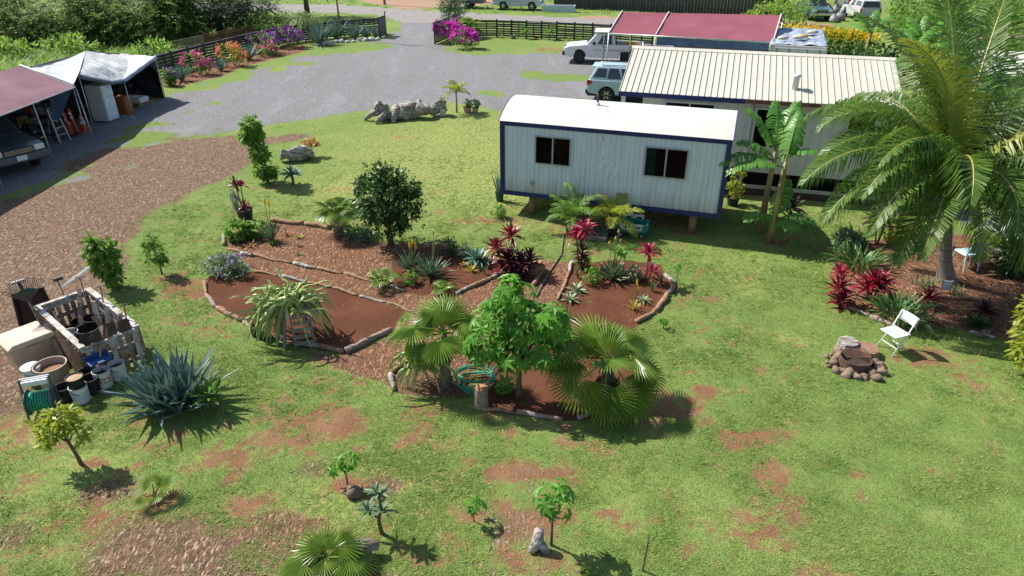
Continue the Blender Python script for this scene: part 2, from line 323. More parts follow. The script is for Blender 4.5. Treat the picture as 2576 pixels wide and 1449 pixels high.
# grass blades standing on the lawn, loose chips on the mulch (nobody could count them)
def visible(x, y, m=40):
    dep = y * CS + H * SN; px = 1288 + FPX * x / dep; py = 724.5 - FPX * (y * SN - H * CS) / dep
    return (px > -m) & (px < 2576 + m) & (py < 1449 + m)
def scatter(n_, y0, y1):
    y = nrg.uniform(y0, y1, n_); x = nrg.uniform(-1, 1, n_) * (y * .9 + 4); k = visible(x, y); return x[k], y[k]
def blades(parts, nb, ln, wd):
    x, y, sc = (np.concatenate(a) for a in zip(*parts)); k = len(x)
    X = np.repeat(x, nb) + nrg.normal(0, .022, k * nb); Y = np.repeat(y, nb) + nrg.normal(0, .022, k * nb); s = np.repeat(sc, nb) * nrg.uniform(.6, 1.35, k * nb)
    az = nrg.uniform(0, 2 * np.pi, k * nb); el = nrg.uniform(.08, .6, k * nb); L = ln * s; wv = wd * s
    dx, dy = np.cos(az) * np.cos(el), np.sin(az) * np.cos(el); sx, sy = -np.sin(az), np.cos(az)
    z0 = np.full_like(X, -.008)
    v = np.stack([np.stack([X - sx * wv, Y - sy * wv, z0], 1), np.stack([X + sx * wv, Y + sy * wv, z0], 1), np.stack([X + dx * L, Y + dy * L, np.sin(el) * L], 1)], 1).reshape(-1, 3)
    return v, np.arange(len(v)).reshape(-1, 3)
ps = []
for n_, a, b, sc in ((125000, 5.5, 10, .9), (110000, 10, 15, 1.05), (70000, 15, 20, 1.2), (26000, 20, 25, 1.2), (14000, 25, 31, 1.2)):
    x, y = scatter(n_, a, b); m_, g_, s_, r_, c_, d_ = zones(x, y); w = c_ * (1 - np.clip(m_ + g_ + s_ + r_, 0, 1))
    k = nrg.uniform(0, 1, len(x)) < np.clip(w * 1.2, 0, 1) * .8 + .10 * (m_ + g_ + s_ + r_ < .3) + .012; x, y = x[k], y[k]
    big_ = np.where(nrg.uniform(0, 1, len(x)) < .04, 1.7, 1.); ps.append((x, y, big_ * sc * (.55 + .8 * fbm(x, y, 1.6, 3, 77)) * nrg.uniform(.8, 1.2, len(x))))
gbm = M('grass_blade', (.105, .205, .042), (.31, .365, .108), rough=.75, scale=1.4, trans=.35, island=.6, spec=.15)
v, f = blades(ps, 6, .046, .0065)
tag(put(fastmesh('grass', v, f, gbm), 'grass'), 'short patchy green grass covering the yard', 'grass', kind='stuff')
cs = []
for n_, a, b in ((60000, 5.5, 14), (60000, 14, 26)):
    x, y = scatter(n_, a, b); m_, g_, s_, r_, c_, d_ = zones(x, y)
    k = nrg.uniform(0, 1, len(x)) < np.maximum(m_ * .5, .012 + .05 * (1 - c_) * (y < 14) * (s_ < .3)) * (g_ < .4); cs.append((x[k], y[k]))
x, y = (np.concatenate(a) for a in zip(*cs)); k = len(x); az = nrg.uniform(0, 2 * np.pi, k); L = nrg.uniform(.008, .026, k); wv = nrg.uniform(.0025, .0065, k); tz = nrg.uniform(-.012, .012, k); ty = nrg.uniform(-.6, .6, k) * wv
dx, dy = np.cos(az), np.sin(az); zc0 = np.full(k, .014)
v = np.stack([np.stack([x + a * dx * L - b * dy * wv, y + a * dy * L + b * dx * wv, zc0 + a * tz + b * ty], 1) for a, b in ((-1, -1), (1, -1), (1, 1), (-1, 1))], 1).reshape(-1, 3)
chm = M('wood_chip', (.19, .11, .065), (.45, .335, .22), rough=.9, scale=3, island=.9, spec=.1)
tag(put(fastmesh('wood_chips', v, np.arange(len(v)).reshape(-1, 4), chm), 'wood_chips'), 'loose pale wood chips strewn over the mulch', 'wood chips', kind='stuff')
# ================================================================== PLANT BUILDERS
L_AGAVE = leafm('agave_leaf', (.165, .245, .205), (.10, .175, .15), .45, .08)
L_AGAVE2 = leafm('soft_agave_leaf', (.16, .27, .20), (.10, .19, .12), .45, .1)
L_ALOE = leafm('aloe_leaf', (.17, .25, .13), (.09, .16, .085), .4, .08)
L_PALEALOE = leafm('pale_aloe_leaf', (.30, .35, .19), (.16, .23, .11), .4, .08)
L_FAN = leafm('fan_palm_leaf', (.21, .30, .045), (.10, .19, .026), .33, .42, .45)
L_COCO = leafm('coconut_leaflet', (.045, .115, .018), (.13, .215, .03), .42, .38, .4, island=.7)
L_COCO2 = leafm('young_backlit_leaflet', (.17, .24, .03), (.28, .28, .035), .45, .35)  # yellow of the young frond; also paints back light on the golden one
L_TI = leafm('ti_leaf', (.30, .012, .03), (.085, .010, .025), .35, .25, .5)
L_TID = leafm('dark_ti_leaf', (.10, .012, .03), (.03, .012, .02), .35, .2, .5)
L_TIP = leafm('pink_ti_leaf', (.42, .035, .075), (.17, .010, .028), .35, .25, .5)
L_CITRUS = leafm('citrus_leaf', (.022, .062, .012), (.06, .14, .024), .45, .2, .4)
L_CASTOR = leafm('lobed_leaf', (.155, .35, .045), (.095, .25, .032), .42, .48, .35)
L_MANGO = leafm('yellow_green_leaf', (.34, .36, .035), (.16, .23, .026), .4, .4)
L_GREEN = leafm('bright_green_leaf', (.17, .30, .045), (.08, .17, .028), .55, .4, .3)
L_DGREEN = leafm('deep_green_leaf', (.045, .10, .022), (.025, .06, .014), .42, .22)
L_GREY = leafm('grey_green_leaf', (.15, .22, .12), (.09, .15, .07), .6, .15)
L_STRAP = leafm('strap_leaf', (.10, .20, .05), (.05, .12, .03), .35, .25)
L_YELLOW = leafm('croton_leaf', (.50, .42, .04), (.26, .28, .03), .4, .2)
L_ORANGE = leafm('bromeliad_leaf', (.48, .20, .03), (.28, .20, .05), .4, .2)
L_SNAKE = leafm('snake_plant_leaf', (.20, .25, .09), (.07, .12, .05), .45, .08)
L_CACTUS = leafm('cactus_stem', (.40, .46, .15), (.17, .27, .075), .45, .05)
L_BANANA = leafm('banana_leaf', (.14, .33, .05), (.075, .21, .035), .4, .42)
L_TREE = leafm('feathery_leaf', (.15, .23, .04), (.065, .125, .026), .6, .4)
L_TREE2 = leafm('shaded_feathery_leaf', (.035, .072, .02), (.016, .038, .012), .6, .2)  # darker copy of the feathery leaf, paints shadow in the crowns
L_WEED = leafm('weed_leaf', (.24, .36, .055), (.13, .24, .035), .6, .45)
P_MAG = leafm('magenta_bract', (.62, .022, .46), (.36, .012, .26), .6, .3)
P_PUR = leafm('purple_bract', (.24, .02, .36), (.10, .012, .18), .6, .25)
P_PINK = leafm('pink_bract', (.68, .05, .25), (.40, .03, .22), .6, .3)
P_ORG = leafm('orange_bract', (.75, .22, .08), (.62, .08, .09), .6, .3)
P_YEL = leafm('yellow_flower', (.75, .55, .02), (.55, .40, .02), .6, .25)
P_LAV = leafm('lavender_flower', (.45, .30, .52), (.30, .20, .40), .6, .2)
BARK = M('bark', (.17, .125, .09), (.085, .06, .042), rough=.9, scale=9, bump=.6, bscale=30)
PBARK = M('palm_bark', (.27, .23, .20), (.13, .11, .095), rough=.9, scale=3, bump=.9, bscale=9, stretch=(.6, .6, 9))
STEM = M('green_stem', (.17, .21, .06), (.11, .13, .04), rough=.6)
STRAW = M('dry_thatch', (.34, .25, .15), (.20, .14, .085), rough=.9, scale=14, bump=.4)
WOODG = M('weathered_wood', (.34, .27, .22), (.15, .11, .085), rough=.9, scale=4, bump=.7, bscale=14, stretch=(1, 6, 6))
WOODB = M('brown_log', (.36, .22, .13), (.17, .095, .055), rough=.9, scale=5, bump=.7, bscale=16, stretch=(1, 5, 5))
WOODP = M('pale_driftwood', (.50, .46, .42), (.11, .085, .07), rough=.9, scale=4.5, bump=1., bscale=7, bdist=.06, stretch=(1, 3, 3))

def blade(name, mat, L, W, seg=6, droop=.4, fold=.25, prof='lance', lift=0.):
    """one leaf along +x, curving down by droop radians over its length"""
    b = MB(); a = lift; x = z = 0.; vs = []
    for i in range(seg + 1):
        t = i / seg
        if prof == 'lance': w = W * (math.sin(math.pi * min(1, t * .93 + .07)) ** .8)
        elif prof == 'agave': w = W * (.55 + .45 * math.sin(math.pi * min(1, t * 1.1))) * (1 - t ** 3.2)
        elif prof == 'oval': w = W * math.sin(math.pi * (t * .97 + .015)) ** .6
        else: w = W * (.75 + .25 * math.sin(math.pi * t)) * (1 - t ** 4)
        w = max(w, .002) / 2
        vs += [(x, w, z + fold * w), (x, 0, z - fold * w), (x, -w, z + fold * w)]
        st = L / seg; x += st * math.cos(a); z += st * math.sin(a); a -= droop / seg
    fs = []
    for i in range(seg):
        o = 3 * i; fs += [(o, o + 1, o + 4, o + 3), (o + 1, o + 2, o + 5, o + 4)]
    return b.add(vs, fs).mesh(name, mat, True)
def YP(az, el, roll=0.): return Matrix.Rotation(az, 4, 'Z') @ Matrix.Rotation(-el, 4, 'Y') @ Matrix.Rotation(roll, 4, 'X')
def rosette(parent, meshes, n, z0=0., e0=R(85), e1=R(15), s0=.75, s1=1.1, r0=.02, off=(0, 0), name='leaf', jit=.12, dz=0., az0=None, ex=.85):
    a = rnd.random() * 6.28 if az0 is None else az0
    for i in range(n):
        t = (i + .5) / n; a += 2.39996; e = lerp(e0, e1, t ** ex) + rnd.uniform(-jit, jit); s = lerp(s0, s1, min(1, t * 1.6)) * rnd.uniform(.88, 1.1)
        m = Matrix.Translation((off[0] + math.cos(a) * r0 * t, off[1] + math.sin(a) * r0 * t, z0 - dz * t)) @ YP(a, e, rnd.uniform(-.2, .2)) @ Matrix.Scale(s, 4)
        put(meshes[i % len(meshes)], name, parent, matrix=m)

AG = [blade('leaf', L_AGAVE, 1.0, .115, 6, d, .42, 'agave') for d in (.05, .18, -.1)]
AT = [blade('leaf', L_AGAVE2, 1.0, .30, 6, d, .3, 'lance') for d in (.5, .8)]
AL = [blade('leaf', L_ALOE, 1.0, .10, 6, d, .5, 'agave') for d in (-.25, .1, .35)]
PA = [blade('leaf', L_PALEALOE, 1.0, .12, 6, d, .5, 'agave') for d in (-.3, .05, .3)]
TI = {k: [blade('leaf', m, 1.0, .21, 5, d, .35) for d in (.3, .7, 1.2)] for k, m in (('r', L_TI), ('d', L_TID), ('p', L_TIP))}
ST = [blade('leaf', L_STRAP, 1.0, .065, 6, d, .3, 'strap') for d in (.9, 1.5, 2.0)]
YL = [blade('leaf', L_YELLOW, 1.0, .16, 4, d, .3) for d in (.2, .6)]
OR = [blade('leaf', L_ORANGE, 1.0, .09, 5, d, .3, 'strap') for d in (.8, 1.3)]
SK = [blade('leaf', L_SNAKE, 1.0, .13, 4, d, .3, 'agave') for d in (-.05, .1)]
GS = [blade('leaf', L_GREEN, 1.0, .16, 5, d, .3) for d in (.5, 1.0)]
DS = [blade('leaf', L_DGREEN, 1.0, .22, 5, d, .3) for d in (.5, 1.0)]
GG = [blade('leaf', L_GREY, 1.0, .26, 4, d, .25) for d in (.3, .7)]

def pt(p): return at(*p) if len(p) == 2 else Vector(p)
def agave(label, p, length, n=40, meshes=AG, e1=R(6), ex=.85, name='agave', cat='agave', group=None, stalk=0., stretch=1., e0=R(84), cone=.1):
    t = thing(name, label, cat, at(*p), 0, group)
    if stalk: MB().tube([(0, 0, -.03), (.02, .01, stalk * .5), (0, 0, stalk)], [.05, .045, .06], 8).build('stalk', BARK, t, smooth=True)
    ms = meshes
    core = MB().lathe([(.02, -.03), (cone * length, 0), (cone * length * .7, .16 * length), (.02, .42 * length)], 8).build('core', ms[0].materials[0], t, (0, 0, stalk), smooth=True)
    rosette(t, ms, n, stalk + .03 * length, e0, e1, length * .8, length, .07 * length, ex=ex)
    return t
def spikes(t, spots, mat, stem=STEM, r=.03, L=.22):
    for x, y, h in spots:
        s = MB().tube([(0, 0, 0), (x * .5, y * .5, h * .5), (x, y, h)], [.012, .01, .008], 5).build('flower_stalk', stem, t)
        MB().lathe([(.004, 0), (r, .05), (r * .9, L * .6), (.004, L)], 7, (x, y, h - .04)).build('flower_spike', mat, s, smooth=True)

def fan_leaf(name, pet, rad, droop=.5, nseg=34, span=R(122), arch=.5, mat=None, tilt=0.):
    """petiole along +x with a pleated fan at its end (one mesh)"""
    b = MB(); P = []; a = 0; x = z = 0.
    for i in range(6):
        P.append((x, 0, z)); x += pet / 5 * math.cos(a); z += pet / 5 * math.sin(a); a -= arch / 5
    b.tube(P, [.022, .018, .015, .013, .012, .011], 4)
    hub = Vector(P[-1]); a -= tilt; da = 2 * span / nseg; ax = Vector((math.cos(a), 0, math.sin(a))); nrm = Vector((-math.sin(a), 0, math.cos(a))); sd = Vector((0, 1, 0))
    for i in range(nseg):
        th = -span + da * (i + .5); r = rad * (1 - .28 * (abs(th) / span) ** 2) * rnd.uniform(.93, 1.04)
        def q(ang, rr, up):
            d = ax * math.cos(ang) + sd * math.sin(ang); k = rr / rad
            return hub + d * rr * (1 - .18 * droop * k * k) + nrm * (up - droop * .4 * rr * k * k - .13 * rr * (1 - math.cos(th)))
        rm = r * .46; v = [q(th, .02, 0), q(th - da / 2, rm, -.02 * rad), q(th, rm, .022 * rad), q(th + da / 2, rm, -.02 * rad), q(th - da * .2, r * .8, -.01), q(th + da * .2, r * .8, -.01), q(th + rnd.uniform(-.03, .03), r, -.03 * droop)]
        b.add(v, [(0, 1, 2), (0, 2, 3), (1, 4, 2), (2, 4, 6), (2, 6, 5), (2, 5, 3)])
    return b.mesh(name, mat or L_FAN)
FANS = {}
def fan_palm(label, p, hub_h, rad, n, name='fan_palm', e0=R(80), e1=R(-25), trunk_r=.09, pet=.55, spec=None, group=None, nseg=34):
    t = thing(name, label, 'palm', pt(p), 0, group)
    key = (round(rad, 2), round(pet, 2))
    if key not in FANS: FANS[key] = [fan_leaf('leaf', pet * pm, rad * rm_, d, nseg, tilt=tl) for pm, rm_, d, tl in ((.3, .8, .15, -.1), (.45, .95, .2, .1), (.7, 1., .3, -.05), (.85, 1., .3, .2), (1.05, 1.02, .4, .05), (1.3, 1., .5, .15), (1.1, .95, .7, .4))]
    F = FANS[key]
    MB().tube([(0, 0, -.05), (0, 0, hub_h * .35), (.01, 0, hub_h * .75), (0, 0, hub_h)], [trunk_r * 1.25, trunk_r, trunk_r, trunk_r * .6], 10).build('trunk', PBARK, t, smooth=True)
    if spec:
        for az, el, s in spec:
            put(F[rnd.choice((0, 1) if el > 64 else (1, 2, 3) if el > 38 else (3, 4, 4) if el > 10 else (4, 5, 6))], 'leaf', t, matrix=Matrix.Translation((0, 0, hub_h)) @ YP(R(az + rnd.uniform(-8, 8)), R(el), rnd.uniform(-.35, .35)) @ Matrix.Scale(s, 4))
    if rad > .4:
        if 'dead' + str(key) not in FANS: FANS['dead' + str(key)] = fan_leaf('dead_leaf', pet * .8, rad * .75, 1.2, 22, R(60), 1.0, STRAW)
        for k in range(4): put(FANS['dead' + str(key)], 'dead_leaf', t, matrix=Matrix.Translation((0, 0, hub_h - .06)) @ YP(k * 1.6 + rnd.random(), R(rnd.uniform(-70, -35)), rnd.uniform(-.5, .5)))
    if not spec:
        a = rnd.random() * 6
        for i in range(n):
            tt = (i + .3) / n; a += 2.39996; e = lerp(e0, e1, tt) + rnd.uniform(-.1, .1)
            put(F[min(6, int(tt * 5) + rnd.choice((0, 1)))], 'leaf', t, matrix=Matrix.Translation((0, 0, hub_h - .05 * tt)) @ YP(a, e, rnd.uniform(-.25, .25)) @ Matrix.Scale(lerp(.8, 1.05, min(1, tt * 2)), 4))
    return t

def frond(L, el, droop, nl=70, ll=.8, lw=.045, hang=.6, r=.035, curl=0., base=.12):
    """feather palm frond along +x starting at elevation el; leaflets hang by gravity"""
    b = MB(); N = 16; P = []; x = z = y = 0.; a = el
    for i in range(N + 1):
        P.append(Vector((x, y, z))); k = i / N; st = L / N
        x += st * math.cos(a); z += st * math.sin(a); y += curl * st * k; a -= droop / N * (.45 + 1.1 * k)
    b.tube(P, [r * (1 - .85 * i / N) for i in range(N + 1)], 5, 0)
    V = []; Fc = []
    for i in range(nl):
        u = base + (1 - base) * (i + .5) / nl; fi = u * N; j = min(int(fi), N - 1); p = P[j].lerp(P[j + 1], fi - j); tg = (P[j + 1] - P[j]).normalized()
        ln = ll * (math.sin(math.pi * min(1, .18 + .8 * u)) ** .7) * rnd.uniform(.9, 1.08)
        nr = Vector((0, 1, 0)).cross(tg) * -1
        for sgn in (1, -1):
            d = Vector((0, sgn, 0)) * .8 + tg * (.45 + .5 * u + rnd.uniform(-.1, .1)) + nr * rnd.uniform(.0, .4); d.normalize()
            q1 = p + d * ln * .45; d2 = (d * (1 - hang) + Vector((0, 0, -1)) * hang + Vector((rnd.uniform(-.1, .1), rnd.uniform(-.1, .1), 0))).normalized(); q2 = q1 + d2 * ln * .55
            wv = tg * lw * .5; o = len(V)
            V += [p - wv * .5, p + wv * .5, q1 + wv, q1 - wv, q2]; Fc += [(o, o + 1, o + 2, o + 3), (o + 3, o + 2, o + 4)]
    b.add(V, Fc, 1); return b
def feather_palm(label, p, hub_h, n, L, ll, trunk_r=.03, name='feather_palm', e0=75, e1=5, droop=1.3, mat=None, pot=None, group=None, z0=0.):
    t = thing(name, label, 'palm', pt(p), 0, group)
    MB().tube([(0, 0, z0 - .04), (.01, 0, (z0 + hub_h) * .5), (0, 0, hub_h)], [trunk_r * 1.3, trunk_r, trunk_r], 8).build('trunk', PBARK, t, smooth=True)
    a = rnd.random() * 6
    for i in range(n):
        a += 2.39996; tt = (i + .5) / n
        f = frond(L * rnd.uniform(.85, 1.1), R(lerp(e0, e1, tt)), droop * rnd.uniform(.8, 1.2), 26, ll, .035, .35, .014)
        f.build('frond', [STEM, mat or L_GREEN], t, (0, 0, hub_h - .02), a)
    return t

def leafquads(P, D, size, asp=.5, nrm_up=.6):
    """P Nx3 points, D Nx3 leaf axes -> rhombic folded leaves"""
    N = len(P); D = D / (np.linalg.norm(D, axis=1, keepdims=True) + 1e-9); u = nrg.normal(0, 1, (N, 3)); u[:, 2] += nrm_up * 2
    s = np.cross(D, u); s /= (np.linalg.norm(s, axis=1, keepdims=True) + 1e-9); up = np.cross(s, D)
    L = (size * nrg.uniform(.65, 1.3, N))[:, None]; w = L * asp * .5
    v = np.stack([P, P + D * L * .45 + s * w + up * L * .06, P + D * L, P + D * L * .45 - s * w + up * L * .06], 1).reshape(-1, 3)
    return v, np.arange(4 * N).reshape(-1, 4)
def blobpts(blobs, N, gap=.0, gf=3., inner=.45):
    """points in the shells of ellipsoids (x,y,z,rx,ry,rz), with noise gaps"""
    wts = np.array([b[3] * b[4] + b[4] * b[5] + b[3] * b[5] for b in blobs]); wts = wts / wts.sum(); P = []; O = []
    for b, w in zip(blobs, wts):
        k = int(N * w) + 3; d = nrg.normal(0, 1, (k, 3)); d /= np.linalg.norm(d, axis=1, keepdims=True)
        r = (inner ** 3 + (1 - inner ** 3) * nrg.uniform(0, 1, k)) ** (1 / 3); r = r * (1 + .12 * nrg.normal(0, 1, k))
        P.append(np.array(b[:3]) + d * r[:, None] * np.array(b[3:6])); O.append(d)
    P = np.concatenate(P); O = np.concatenate(O)
    if gap:
        k = np.array([mnoise.noise(Vector((float(q[0]) * gf + 31, float(q[1]) * gf, float(q[2]) * gf))) for q in P]) > gap - .5
        P, O = P[k], O[k]
    return P, O
def foliage(name, parent, mat, blobs, N, size, asp=.5, droop=.3, gap=.3, gf=3., inner=.45, outw=.6, loc=(0, 0, 0)):
    P, O = blobpts(blobs, N, gap, gf, inner); D = O * outw + nrg.normal(0, .55, O.shape); D[:, 2] -= droop
    v, f = leafquads(P, D, size, asp); return put(fastmesh(name, v, f, mat), name, parent, loc)
def limbs(t, base, r, tips, mat=BARK, name='trunk', fork=None, lean=(0, 0)):
    b = MB(); f = Vector(fork if fork else (lean[0], lean[1], base))
    b.tube([(0, 0, -.06), (f.x * .4, f.y * .4, f.z * .5), f], [r * 1.35, r, r * .85], 8)
    for q in tips:
        q = Vector(q); m = f.lerp(q, .55) + Vector((0, 0, .08 * (q - f).length)); b.tube([f, m, q], [r * .62, r * .4, r * .15], 6)
    return b.build(name, mat, t, smooth=True)
def tree(label, p, trunk_h, r, blobs, mat, N, size, name='young_tree', cat='tree', asp=.45, droop=.4, gap=.3, gf=4., lean=(0, 0), group=None, inner=.35, extra=None, bark=BARK, outw=.6):
    t = thing(name, label, cat, pt(p), 0, group)
    limbs(t, trunk_h, r, [(b[0], b[1], b[2] + b[5] * .3) for b in blobs][:9], bark, lean=lean)
    foliage('crown', t, mat, blobs, N, size, asp, droop, gap, gf, inner, outw)
    if extra: extra(t)
    return t
def bush(label, p, blobs, mat, N, size, name='shrub', cat='shrub', flowers=None, asp=.5, gap=.35, gf=4., droop=.15, group=None, stems=5, inner=.3):
    t = thing(name, label, cat, pt(p), 0, group)
    b = MB()
    for i in range(stems):
        q = blobs[i % len(blobs)]; b.tube([(rnd.uniform(-.05, .05), rnd.uniform(-.05, .05), -.05), (q[0] * .6 + rnd.uniform(-.1, .1), q[1] * .6, q[2] * .6), (q[0] + rnd.uniform(-.3, .3) * q[3], q[1], q[2] + q[5] * .5)], [.02, .014, .005], 5)
    b.build('stems', BARK, t)
    foliage('foliage', t, mat, blobs, N, size, asp, droop, gap, gf, inner)
    if flowers:
        fm, fn, fs, zmin = flowers; P, O = blobpts(blobs, fn, .42, gf, .85); k = (O[:, 2] > zmin); P, O = P[k], O[k]
        P = P + O * .03; v, f = leafquads(P, O + nrg.normal(0, .8, O.shape), fs, .9); put(fastmesh('flowers', v, f, fm), 'flowers', t)['kind'] = 'stuff'
    return t
def ti_plant(label, p, heads, name='ti_plant', group=None, sc=.42):
    """heads: (dx, dy, z, kind, n, size, depth)"""
    t = thing(name, label, 'ti plant', pt(p), 0, group)
    for dx, dy, z, kind, nn, s, dep in heads:
        MB().tube([(dx * .25, dy * .25, -.03), (dx * .7, dy * .7, z * .5), (dx, dy, z)], [.022, .018, .014], 6).build('stem', BARK, t, smooth=True)
        rosette(t, TI[kind], int(nn * 1.4), z, R(86), R(2), s * .75, s * rnd.uniform(.9, 1.1), .03, (dx, dy), dz=dep, jit=.25)
    return t
LOBE = None
def lobed_mesh(mat, lobes=7, name='leaf'):
    b = MB(); pts = []; span = R(150)
    for i in range(lobes):
        th = -span + 2 * span * i / (lobes - 1); r = 1 - .35 * (abs(th) / span) ** 2
        pts += [(math.cos(th) * r, math.sin(th) * r, -.28 * r * r)]
        if i < lobes - 1:
            th2 = th + span / (lobes - 1); pts += [(math.cos(th2) * .42, math.sin(th2) * .42, .02)]
    vs = [(0, 0, 0)] + pts; fs = [(0, i, i + 1) for i in range(1, len(pts))]
    return b.add(vs, fs).mesh(name, mat)
CAST = lobed_mesh(L_CASTOR); CAST2 = lobed_mesh(leafm('mid_green_lobed_leaf', (.09, .22, .03), (.06, .16, .025), .45, .4, .35))  # mid-green leaves mixed in at random
def lobed_tree(label, p, trunk_h, r, blobs, n, size, name='young_tree', cat='tree', group=None, meshes=(0,), lean=(0, 0), up=.9):
    t = thing(name, label, cat, pt(p), 0, group); tips = [(b[0], b[1], b[2]) for b in blobs]
    limbs(t, trunk_h, r, tips, BARK, lean=lean)
    P, O = blobpts(blobs, n * 2, 0, 3, .7); idx = nrg.permutation(len(P))[:n]
    for i in idx:
        d = Vector(O[i]); nrm = (d + Vector((rnd.uniform(-.4, .4), rnd.uniform(-.4, .4), up))).normalized(); hx = Vector((d.x, d.y, -.25)); hx = (hx - nrm * hx.dot(nrm))
        hx = hx.normalized() if hx.length > .05 else nrm.orthogonal().normalized(); m = Matrix((hx, nrm.cross(hx), nrm)).transposed().to_4x4()
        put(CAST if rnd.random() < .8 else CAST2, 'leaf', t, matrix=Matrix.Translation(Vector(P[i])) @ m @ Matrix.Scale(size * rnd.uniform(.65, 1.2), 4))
    return t
def sprays(blobs, N, Ls, nleaf, size, droop=.25):
    """feathery drooping branchlets (monkeypod / kiawe look)"""
    P, O = blobpts(blobs, N, .25, .35, .55); N = len(P); D = O * np.array([1, 1, .25]) + nrg.normal(0, .35, O.shape); D[:, 2] -= droop; D /= np.linalg.norm(D, axis=1, keepdims=True)
    L = Ls * nrg.uniform(.6, 1.3, N); PP = []; DD = []
    side = np.cross(D, np.array([0, 0, 1.])); side /= np.linalg.norm(side, axis=1, keepdims=True) + 1e-9
    for k in range(nleaf):
        u = (k + .5) / nleaf; sg = 1 if k % 2 else -1
        q = P + D * (L * u)[:, None]; q[:, 2] -= .18 * L * u * u; PP.append(q); DD.append(side * sg * .9 + D * .6 + nrg.normal(0, .25, D.shape))
    v, f = leafquads(np.concatenate(PP), np.concatenate(DD), size, .42, 1.2); return v, f
def big_tree(label, loc, trunk_h, r, blobs, N, mats, Ls=1.4, nleaf=22, size=.19, name='feathery_tree', group=None, dark=.35, tips=True):
    t = thing(name, label, 'tree', loc, 0, group)
    limbs(t, trunk_h, r, [(b[0] * .9, b[1] * .9, b[2] - b[5] * .3) for b in blobs], BARK)
    v, f = sprays(blobs, N, Ls, nleaf, size); c = put(fastmesh('crown', v, f, mats[0]), 'crown', t)
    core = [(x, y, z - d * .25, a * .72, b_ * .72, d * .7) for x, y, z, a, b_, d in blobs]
    foliage('inner_crown', t, mats[1], core, int(N * 4 * dark), size * 1.3, .6, .3, .2, .4, .1)  # dark leaf core paints the shade inside the crown
    return t
# ================================================================== BUILDINGS, VEHICLES, FENCES
WHITE = M('white_paint', (.66, .66, .64), (.58, .58, .56), rough=.5, scale=2)
ROOFW = M('white_roof_coating', (.56, .545, .49), (.50, .485, .435), rough=.55, scale=1.5, bump=.06, bscale=3)
TRWALL = M('blue_shaded_white_siding', (.60, .67, .69), (.55, .62, .645), rough=.45, scale=1.4)  # white siding, bluish cast of the shaded front tinted into its colour
NAVY = M('navy_trim', (.012, .022, .10), (.016, .03, .125), rough=.45)
ALU = M('aluminium', (.40, .40, .40), (.32, .32, .32), rough=.4, metal=.25)
def grime(m, col, z0, z1, amt=.7, streak=.25):
    n, l = m.node_tree.nodes, m.node_tree.links; b = n['Principled BSDF']; src = b.inputs['Base Color'].links[0].from_socket
    tc = n.new('ShaderNodeTexCoord'); sp = n.new('ShaderNodeSeparateXYZ'); l.new(tc.outputs['Object'], sp.inputs[0])
    mp = n.new('ShaderNodeMapping'); mp.inputs['Scale'].default_value = (9, 9, .7); l.new(tc.outputs['Object'], mp.inputs['Vector']); nzz = n.new('ShaderNodeTexNoise'); nzz.inputs['Scale'].default_value = 1.; nzz.inputs['Detail'].default_value = 4; l.new(mp.outputs[0], nzz.inputs['Vector'])
    r1 = n.new('ShaderNodeMapRange'); r1.inputs[1].default_value = z1; r1.inputs[2].default_value = z0; r1.inputs[3].default_value = 0; r1.inputs[4].default_value = amt; l.new(sp.outputs[2], r1.inputs[0])
    r2 = n.new('ShaderNodeMapRange'); r2.inputs[1].default_value = .5; r2.inputs[2].default_value = .78; r2.inputs[3].default_value = 0; r2.inputs[4].default_value = streak; l.new(nzz.outputs[0], r2.inputs[0])
    mu_ = n.new('ShaderNodeMath'); mu_.operation = 'MULTIPLY'; l.new(r1.outputs[0], mu_.inputs[0]); l.new(nzz.outputs[0], mu_.inputs[1]); ad = n.new('ShaderNodeMath'); ad.operation = 'ADD'; ad.use_clamp = True; l.new(mu_.outputs[0], ad.inputs[0]); l.new(r2.outputs[0], ad.inputs[1])
    mx = n.new('ShaderNodeMix'); mx.data_type = 'RGBA'; mx.inputs[7].default_value = (*col, 1); l.new(src, mx.inputs[6]); l.new(ad.outputs[0], mx.inputs[0]); l.new(mx.outputs[2], b.inputs['Base Color'])
DARK = M('unlit_space_dark', (.012, .012, .014), (.02, .018, .016), rough=.9)  # near-black paint for unlit rooms, the underfloor gap and wagon slots
BLACKP = M('black_plastic', (.018, .018, .02), (.028, .028, .03), rough=.5)
RUBBER = M('tyre_rubber', (.02, .02, .021), (.03, .029, .028), rough=.85)
CHROME = M('bright_metal', (.6, .6, .62), (.45, .45, .47), rough=.28, metal=.9)
SEAMR = M('standing_seam_roof', (.52, .505, .425), (.465, .45, .38), rough=.5, scale=1.2)
HWALL = M('cream_siding', (.68, .645, .60), (.61, .58, .535), rough=.7, scale=1.4)
grime(TRWALL, (.30, .21, .155), 0., .5, 1.0, .26); grime(ROOFW, (.36, .32, .26), 0., .01, 0., .35); grime(SEAMR, (.36, .32, .25), 0., .01, 0., .35); grime(HWALL, (.36, .29, .23), .6, 1.1, .5, .16); grime(WHITE, (.40, .35, .30), 0, .3, .4, .15)
RUST = M('rust_brown', (.22, .095, .055), (.12, .05, .035), rough=.85, scale=8, bump=.3)
FENCEW = M('dark_stained_wood', (.055, .05, .055), (.028, .026, .03), rough=.85, scale=5, bump=.4, bscale=20, stretch=(1, 6, 6))
WALLD = M('dark_weathered_boards', (.075, .068, .072), (.035, .032, .035), rough=.9, scale=2, bump=.4, bscale=12, stretch=(5, 5, .6))
MAROON = M('maroon_canvas', (.235, .062, .09), (.185, .046, .066), rough=.8, scale=.9, bump=.3, bscale=1.5, bdist=.1)
MAROON2 = M('faded_maroon_canvas', (.25, .125, .155), (.19, .09, .11), rough=.8, scale=.9, bump=.3, bscale=1.5, bdist=.1)
